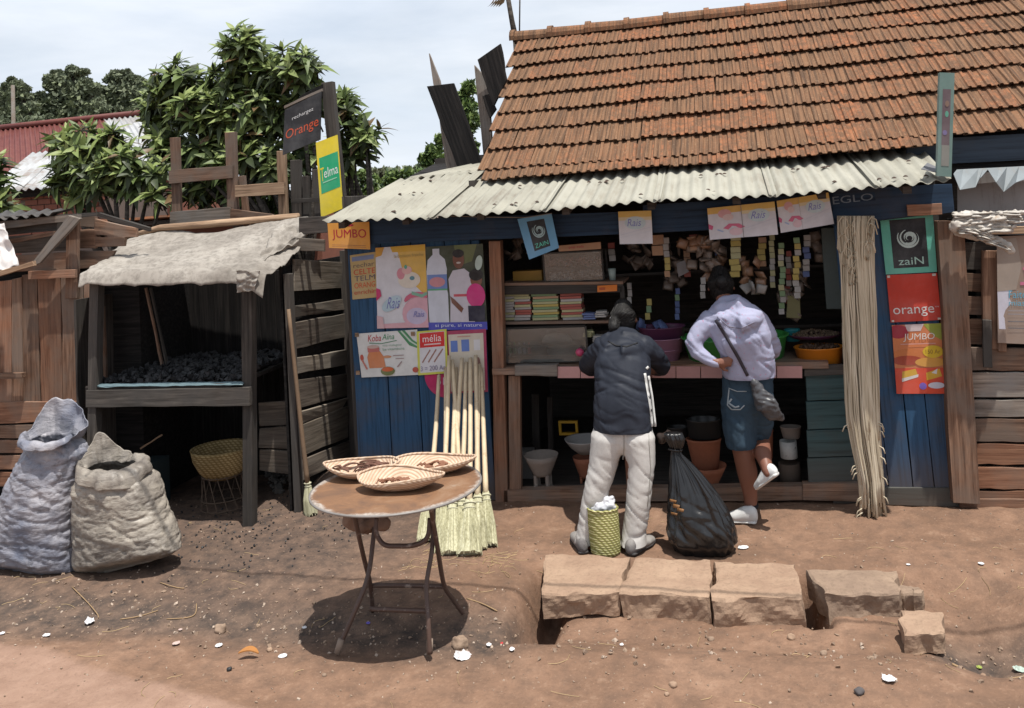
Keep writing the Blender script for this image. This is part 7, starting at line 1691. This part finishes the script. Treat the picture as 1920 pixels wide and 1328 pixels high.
# ---- brooms leaning on the wall
HNDL = paint('pale_peeled_stick', (.62, .50, .34), .6, .35, .3, (.45, .33, .2), 14); BRS = None
s = NT('broom_fibre'); g = s.noise(s.coord((60, 60, 3)), 1.3, 5, .7); n = s.noise(s.coord((1, 1, 1)), 5, 4, .6); col = s.ramp(g, [(.3, (.27, .25, .15)), (.5, (.47, .45, .30)), (.7, (.60, .58, .43))]); s.bump(g, .7, .006); BRS = s.out(col, .9, .15)
TIE = paint('broom_tie', (.52, .50, .36), .85, .4, .1)
def broom(hu, hv, hw, tu, tv, y0, label, y1=FY - .06, hl=.36, group='upright brooms leaning on the blue wall'):
    b = PZ(hu, hv, .0); b.z = gz(b.x, b.y) + .004
    t = PY(tu, tv, y1); d = (t - b).normalized(); W_ = hw * pxm(b) / 2; rt = thing('broom', label, 'broom', b, group)
    m = MB(); nk = b + d * hl; x = d.cross(Vector((0, 1, 0))).normalized() if False else (Vector((1, 0, 0)) - d * d.x).normalized(); yv = d.cross(x)
    pts = [nk - d * .02, b + d * (hl + .4) + x * random.uniform(-.01, .01), t]; m.tube(smooth_path(pts, 4), [.0135] * 9, 8) if False else m.tube(smooth_path(pts, 4), [.0195 - .0007 * i for i in range(9)], 8); m.build('handle', HNDL, rt, True)
    # brush: shaped head from many fibres over a core
    m = MB(); prof = [(0, 1.0 + .0 * hl), (.25, .9), (.5, .76), (.72, .55), (.82, .42), (.9, .46), (.97, .34), (1.0, .2)]; n = 24; V = []
    for t_, r in prof:
        for k in range(n):
            w = 2 * pi * k / n; rr = r * W_ * (.94 + .05 * random.random()); V.append(b + d * (hl * t_ + (.015 * random.random() if t_ == 0 else 0)) + x * cos(w) * rr + yv * sin(w) * rr * .62)
    m.add(V, [(i * n + k, i * n + (k + 1) % n, (i + 1) * n + (k + 1) % n, (i + 1) * n + k) for i in range(len(prof) - 1) for k in range(n)] + [tuple(reversed(range(n))), tuple(range((len(prof) - 1) * n, len(prof) * n))])
    for k in range(90):
        w = random.random() * 2 * pi; e = random.uniform(.85, 1.05); st = .8; p0 = b + d * hl * st + (x * cos(w) + yv * sin(w) * .62) * W_ * .44; p1 = b + d * random.uniform(-.012, .02) + (x * cos(w) + yv * sin(w) * .62) * W_ * e; mid = p0.lerp(p1, .5) + (x * cos(w) + yv * sin(w)) * W_ * .12
        m.tube([p0, mid, p1], [.003, .0028, .0016], 3, False)
    m.build('brush', BRS, rt, False)
    for f_, r in ((.81, .45), (.9, .48)):
        mm = MB(); c = b + d * hl * f_; mm.tube([c + (x * cos(2 * pi * k / 16) + yv * sin(2 * pi * k / 16) * .64) * W_ * r for k in range(17)], .005, 5, False); mm.build('binding', TIE, rt, True)
    return rt
random.seed(94)
broom(915, 1028, 38, 902, 690, 0, 'rightmost broom of the cluster, its head standing apart'); broom(800, 1018, 40, 823, 704, 0, 'leftmost broom of the cluster, with the handle standing apart on the left')
broom(826, 1030, 40, 842, 668, 0, 'second broom from the left, its head half hidden behind the table leg'); broom(850, 1024, 36, 866, 672, 0, 'broom head just left of the large front one', hl=.33)
broom(846, 1044, 42, 855, 690, 0, 'broom with its head directly right of the table leg, in front'); broom(880, 1046, 50, 882, 672, 0, 'broom with the widest head, front and centre of the cluster')
broom(898, 1026, 36, 892, 667, 0, 'broom behind the rightmost head, its handle end highest', hl=.33); broom(868, 1030, 36, 848, 676, 0, 'broom behind the widest head, handle leaning leftwards', hl=.33)
# small broom by the side wall
broom(862, 1036, 44, 874, 680, 0, 'broom between the widest head and the one right of the table leg', hl=.34); broom(832, 1040, 40, 836, 690, 0, 'broom behind the right table leg, slightly in front'); broom(894, 1034, 42, 899, 684, 0, 'broom squeezed between the widest head and the rightmost one')
b = PZ(560, 930, 0); y0 = b.y
bq = proj((-3.2, 6.02, 0)); broom(bq[0], bq[1], 27, 541, 580, 0, 'small dark-handled broom standing against the stall side wall', y1=6.0, hl=.24, group=None)
for ch_ in [c for c in bpy.data.objects if c.name.startswith('broom') and c.get('label', '').startswith('small dark')][0].children:
    if ch_.name.startswith('handle'): ch_.data.materials[0] = paint('dark_stick', (.20, .13, .08), .7, .5)

# ---- black plastic rubbish bag
BLKP = paint('black_plastic_film', (.010, .010, .011), .27, .25, .5, bump=.12, gscale=18)
def bdisp(p, n, w, rel):
    k = .35 + .65 * sstep(.15, .8, rel); pl = mn.noise(Vector((cos(w) * 3.2, sin(w) * 3.2, p.z * 1.6 + 3))); p2 = mn.noise(Vector((cos(w) * 8, sin(w) * 8, p.z * 3.0)))
    sc = .3 + .7 * (1 - sstep(.55, 1, rel)); low = crease(7, 7, 8, .010, 5, .14, (4, 0, 5))(p, n) * (1 - sstep(.3, .7, rel))
    return (.030 * pl + .014 * p2 - .016 * exp(-(pl / .12) ** 2)) * k * sc + low
bg, bc = loft('rubbish_bag', [(1040, 1276, 1362, 1042), (1030, 1262, 1376, 1034), (1010, 1252, 1384, 1012), (985, 1248, 1380, 985), (955, 1247, 1366, 955), (920, 1251, 1344, 920), (890, 1255, 1318, 890), (866, 1258, 1294, 866), (852, 1259, 1280, 852), (844, 1260, 1277, 844), (836, 1256, 1282, 836), (822, 1248, 1284, 824), (812, 1246, 1278, 812)], 5.62, BLKP, .8, bdisp, e=.85, flatbase=.75, dmax=.24)
tag(bg, 'shiny black plastic rubbish bag tied at the neck, standing between the two customers', 'bag')
m = MB(); c = PY(1266, 842, 5.63); m.tube([c + Vector((cos(2 * pi * k / 12) * .042, sin(2 * pi * k / 12) * .04, .004 * sin(k))) for k in range(13)], .006, 6, False); m.build('tie', BLKP, bg, True)
T = bvh(bg)
for k, (u, v, w) in enumerate(((1256, 938, 5), (1262, 948, 7), (1250, 952, 4), (1270, 955, 6), (1258, 962, 4))):
    decal('leaf_scrap', T, [(u, v), (u + 12, v + 3)], w, flat((.22, .10, .03)), bg, .003, 3)
hb = organic('handbag', [chn([(1240, 822, 5.72, 10, 8), (1252, 816, 5.72, 16, 10), (1264, 822, 5.72, 10, 8)])], .008, paint('dark_brown_leather', (.035, .025, .022), .35, .3, .5), None, 2, fold(16, 16, 16, .008, 2)); tag(hb, 'small dark brown bag resting against the neck of the black rubbish bag', 'bag')

# ---- woven shopping basket between the feet
c = PZ(1137, 1036, .0); w_ = 57 * pxm(c) / 2; top = PY(1137, 950, c.y).z
rt = thing('woven_basket', 'tall green-yellow woven basket of white bags between the legs of the white trousers', 'basket', (c.x, c.y - .02, 0))
m = MB(); prof = [(w_ * .9, gz(c.x, c.y)), (w_ * .97, .02), (w_ * 1.0, .08), (w_ * 1.02, top * .7), (w_ * 1.0, top), (w_ * .96, top), (w_ * .95, top * .5)]
pr2 = []
for (r0_, z0_), (r1_, z1_) in zip(prof, prof[1:]):
    for i in range(6): pr2.append((r0_ + (r1_ - r0_) * i / 6 + .0018 * (i % 2), z0_ + (z1_ - z0_) * i / 6))
m.lathe((c.x, c.y - .02, 0), pr2, 40, 1, .8); m.build('basket_body', WV2, rt, True)
m = MB(); m.tube([Vector((c.x + cos(2 * pi * k / 40) * w_, c.y - .02 + sin(2 * pi * k / 40) * w_ * .8, top + .003 * sin(k * 2))) for k in range(41)], .006, 6, False); m.build('rim', WV2, rt, True)
o = organic('white_bags', [[(Vector((c.x - .04, c.y - .02, top - .01)), .035, .03), (Vector((c.x - .02, c.y - .02, top + .015)), .03, .03)], [(Vector((c.x + .01, c.y, top + .0)), .035, .04), (Vector((c.x + .02, c.y, top + .03)), .03, .03)], [(Vector((c.x + .05, c.y - .01, top)), .03, .03), (Vector((c.x + .055, c.y, top + .045)), .018, .02)]], .006, paint('thin_white_film', (.62, .62, .66), .35, .3, .5, bump=.3), None, 2, fold(24, 24, 24, .010, 5))
tag(o, 'crumpled white plastic bags filling the woven basket', 'bags')

# ================================================================ litter, straws, pebbles
WPAP = paint('white_paper', (.66, .65, .66), .7, .2, .2); 
def scrap(u, v, w, label, mat=WPAP, n=7, amp=.012, cat='litter', h=None):
    c = PZ(u, v, 0); c.z = gz(c.x, c.y) + .006; a = w * pxm(c) / 2 * .72; b = a * random.uniform(.7, 1.1)
    rz = random.random() * 3; V = []
    for j in range(n):
        for i in range(n):
            x = (i / (n - 1) * 2 - 1); y = (j / (n - 1) * 2 - 1); l = max(abs(x), abs(y)); rr = sqrt(x * x + y * y) + 1e-6; k = l / rr * (1 + .3 * mn.noise(Vector((x * 2 + u, y * 2, v))))
            X_, Y_ = x * k * a, y * k * b * 1.2; V.append(c + Vector((X_ * cos(rz) - Y_ * sin(rz), X_ * sin(rz) + Y_ * cos(rz), amp * .9 * (.8 + mn.noise(Vector((x * 2.3 + u, y * 2.3, v)))) * (1.2 - l * .8))))
    F = [(j * n + i, j * n + i + 1, (j + 1) * n + i + 1, (j + 1) * n + i) for j in range(n - 1) for i in range(n - 1)]
    o = mk('litter_scrap', V, F, mat, None, False); md = o.modifiers.new('t', 'SOLIDIFY'); md.thickness = .0012; return tag(o, label, cat)
random.seed(97); RW = paint('red_white_wrapper', (.62, .60, .60), .4, .1, .4, (.55, .03, .05), 22)
LIT = [(168, 1160, 26, 'crumpled white paper below the right coal sack, largest scrap on the left', WPAP, .03), (4, 1186, 14, 'white scrap cut by the left edge of the photo', WPAP, .01), (87, 1187, 16, 'small white scrap between the left edge and the crumpled paper', WPAP, .008),
       (410, 1203, 18, 'small white oval scrap left of the table shadow', WPAP, .01), (330, 1204, 16, 'pinkish white scrap left of the small white oval one', paint('pink_scrap', (.5, .38, .34), .8), .012), (338, 1172, 10, 'tiny pink scrap near the pale flat stone', paint('pink_scrap', (.5, .38, .34), .8), .006),
       (530, 1229, 22, 'thin white scrap left of the front left table foot', WPAP, .006), (570, 1163, 12, 'white scrap at the left rim of the table shadow', WPAP, .006), (650, 1166, 10, 'grey white scrap inside the table shadow', WPAP, .005), (690, 1162, 11, 'small violet scrap inside the table shadow', paint('violet_scrap', (.16, .13, .5), .5), .01),
       (867, 1224, 44, 'crumpled red and white wrapper right of the table front foot', RW, .022), (916, 1199, 14, 'white scrap right of the brown stone by the table', WPAP, .012), (960, 1218, 14, 'white scrap left of the open drain end', WPAP, .012), (1164, 1187, 12, 'small white scrap in front of the leftmost cut stone', WPAP, .006),
       (1394, 1030, 22, 'flat white scrap right of the black rubbish bag', WPAP, .006), (1668, 1286, 30, 'white crumpled scrap in the right foreground', WPAP, .018), (1905, 1195, 26, 'pale greenish scrap in the dark drain at the right edge', paint('pale_green_scrap', (.4, .48, .42), .6), .012), (1828, 1180, 16, 'yellow green scrap in the dark drain at the right', paint('lime_scrap', (.3, .36, .08), .7), .008),
       (1840, 1060, 14, 'tiny white scrap on the bare ground before the right wall', WPAP, .004), (940, 1195, 9, 'tiny red scrap among the drain rubble', paint('red_scrap', (.5, .05, .05), .6), .008), (1703, 1058, 10, 'tiny pale chip behind the fourth cut stone', WPAP, .004)]
for u, v, w, lb, mt, am in LIT: scrap(u, v, w, lb, mt, 7, am)
p = PZ(468, 1226, 0); m = MB(); o = chip(p + Vector((0, 0, .01)), .10, .045, .3, .1, -.02, paint('orange_peel', (.42, .18, .05), .7), 'curled orange brown peel in the left foreground', None); o['category'] = 'peel'; del o['label']; o['label'] = 'curled orange brown peel in the left foreground'; o.name = 'peel'
def stone1(u, v, w, lb, mat, sq=.6, seed=0):
    c = PZ(u, v, 0); c.z = gz(c.x, c.y); r = w * pxm(c) / 2
    o = organic('loose_stone', [[(c + Vector((-r * .45, 0, r * .25)), r * .5, r * .5 * sq), (c + Vector((r * .4, .0, r * .3)), r * .55, r * .6 * sq)], [(c + Vector((0, -r * .3, r * .2)), r * .5, r * .4), (c + Vector((0, r * .4, r * .3)), r * .5, r * .4)]], max(.005, r * .12), mat, None, 1, fold(20, 20, 20, r * .12, seed))
    return tag(o, lb, 'stone')
for u, v, w, lb, mt in [(862, 1200, 44, 'brown stone beside the red and white wrapper', STN2), (413, 1170, 34, 'pale flat stone in the gutter left of the table shadow', STN2), (505, 1211, 16, 'small pale stone left of the table shadow', STN), (430, 1260, 15, 'small dark stone in the left foreground', COAL), (1262, 1284, 22, 'pale pebble pair in the middle foreground', STN),
                      (1330, 1160, 20, 'small stone in front of the joint between the second and third cut stones', STN2), (1250, 1300, 14, 'small pale pebble at the bottom of the photo centre', STN), (1542, 1208, 20, 'small dark brown stone on the bank below the fourth cut stone', STN2), (1612, 1306, 26, 'grey flat stone in the right foreground', paint('dark_grey_stone', (.09, .08, .08), .9)),
                      (985, 1190, 30, 'brown stone on the left lip of the open drain', STN2), (1480, 1160, 22, 'small tan stone below the third cut stone', STN), (608, 1268, 14, 'small grey stone below the front left table foot', STN2), (1840, 1235, 16, 'pale stone chip at the right edge of the drain', STN)]:
    stone1(u, v, w, lb, mt, .6, u)
random.seed(99); m = MB(); m2 = MB()
for k in range(9000):
    x = random.uniform(-5.4, 2.3); y = 3.35 + 3.1 * random.random() ** 1.0
    if x > -3 and y > 6.35: continue
    d = exp(-((y - 4.6) / .35) ** 2); 
    if random.random() > .25 + .75 * d * (1.0 if x < -1.2 or x > .7 else .6): continue
    mm_ = m if random.random() < .75 else m2; r = random.choice((.003, .004, .005, .007, .010 if d > .3 else .006)) * random.uniform(.7, 1.3); lump(mm_, Vector((x, y, gz(x, y) + r * .2)), r, k)
tag(m.build('pebbles', STN2, None), 'brown pebbles and crumbs of earth scattered over the bare ground', 'pebbles', kind='stuff')
tag(m2.build('pale_chips', paint('pale_chip', (.42, .33, .26), .9), None), 'pale chips and grit scattered over the bare ground', 'grit', kind='stuff')
random.seed(101); m = MB()
for k in range(190):
    x = random.uniform(-5.3, 2.2); y = random.uniform(3.5, 6.1) if k < 120 else random.uniform(5.2, 5.6)
    if k >= 120: x = random.uniform(-2.2, -1.5)
    a = random.random() * 3.14; L_ = random.uniform(.03, .14); b = random.uniform(-.03, .03); P = []
    for i in range(5): t = i / 4 - .5; q_ = Vector((x + cos(a) * L_ * t - sin(a) * b * t * t * 4, y + sin(a) * L_ * t + cos(a) * b * t * t * 4, 0)); q_.z = gz(q_.x, q_.y) + .004; P.append(q_)
    m.tube(P, .0013, 3)
tag(m.build('straws', paint('dry_straw', (.42, .30, .16), .8), None), 'dry straws scattered over the bare ground and round the brooms', 'straw', kind='stuff')
STRW = paint('dry_stalk', (.33, .22, .12), .8)
def twig(pts, r, lb):
    P = []
    for u, v in pts: p = PZ(u, v, 0); p.z = gz(p.x, p.y) + r + .002; P.append(p)
    m = MB(); m.tube(smooth_path(P, 4), r, 5); tag(m.build('twig', STRW, None, True), lb, 'twig')
twig([(1782, 1214), (1850, 1216), (1930, 1222)], .006, 'long straight twig lying in the drain at the right edge'); twig([(875, 1122), (905, 1132), (932, 1143)], .004, 'forked pale twig right of the rear table foot'); twig([(135, 1098), (165, 1122), (182, 1140), (184, 1150)], .003, 'bent straw below the gap between the two coal sacks')
twig([(312, 1154), (350, 1150), (366, 1142), (368, 1126)], .003, 'hooked straw in the gutter left of the table'); twig([(225, 1152), (262, 1146), (296, 1138)], .003, 'straight straw right of the crumpled white paper'); twig([(300, 1090), (330, 1098), (345, 1100)], .003, 'short straw below the right coal sack corner')
twig([(1000, 1160), (985, 1170), (960, 1176)], .004, 'short twig at the open drain end')
# overhead cable (its shadow crosses the ground)
m = MB(); P = []
for i in range(17):
    x = -9 + 16 * i / 16; P.append(Vector((x + .23 * 4.6, 5.02 - .2 * 4.6 - .03 * (x + 1) , 4.6 + .012 * (x + 1) ** 2)))
m.tube(P, .010, 6); tag(m.build('overhead_cable', paint('black_cable', (.03, .03, .03), .6), None, True), 'thin black overhead cable whose shadow crosses the ground', 'cable')
print('OBJECTS', len(bpy.data.objects))
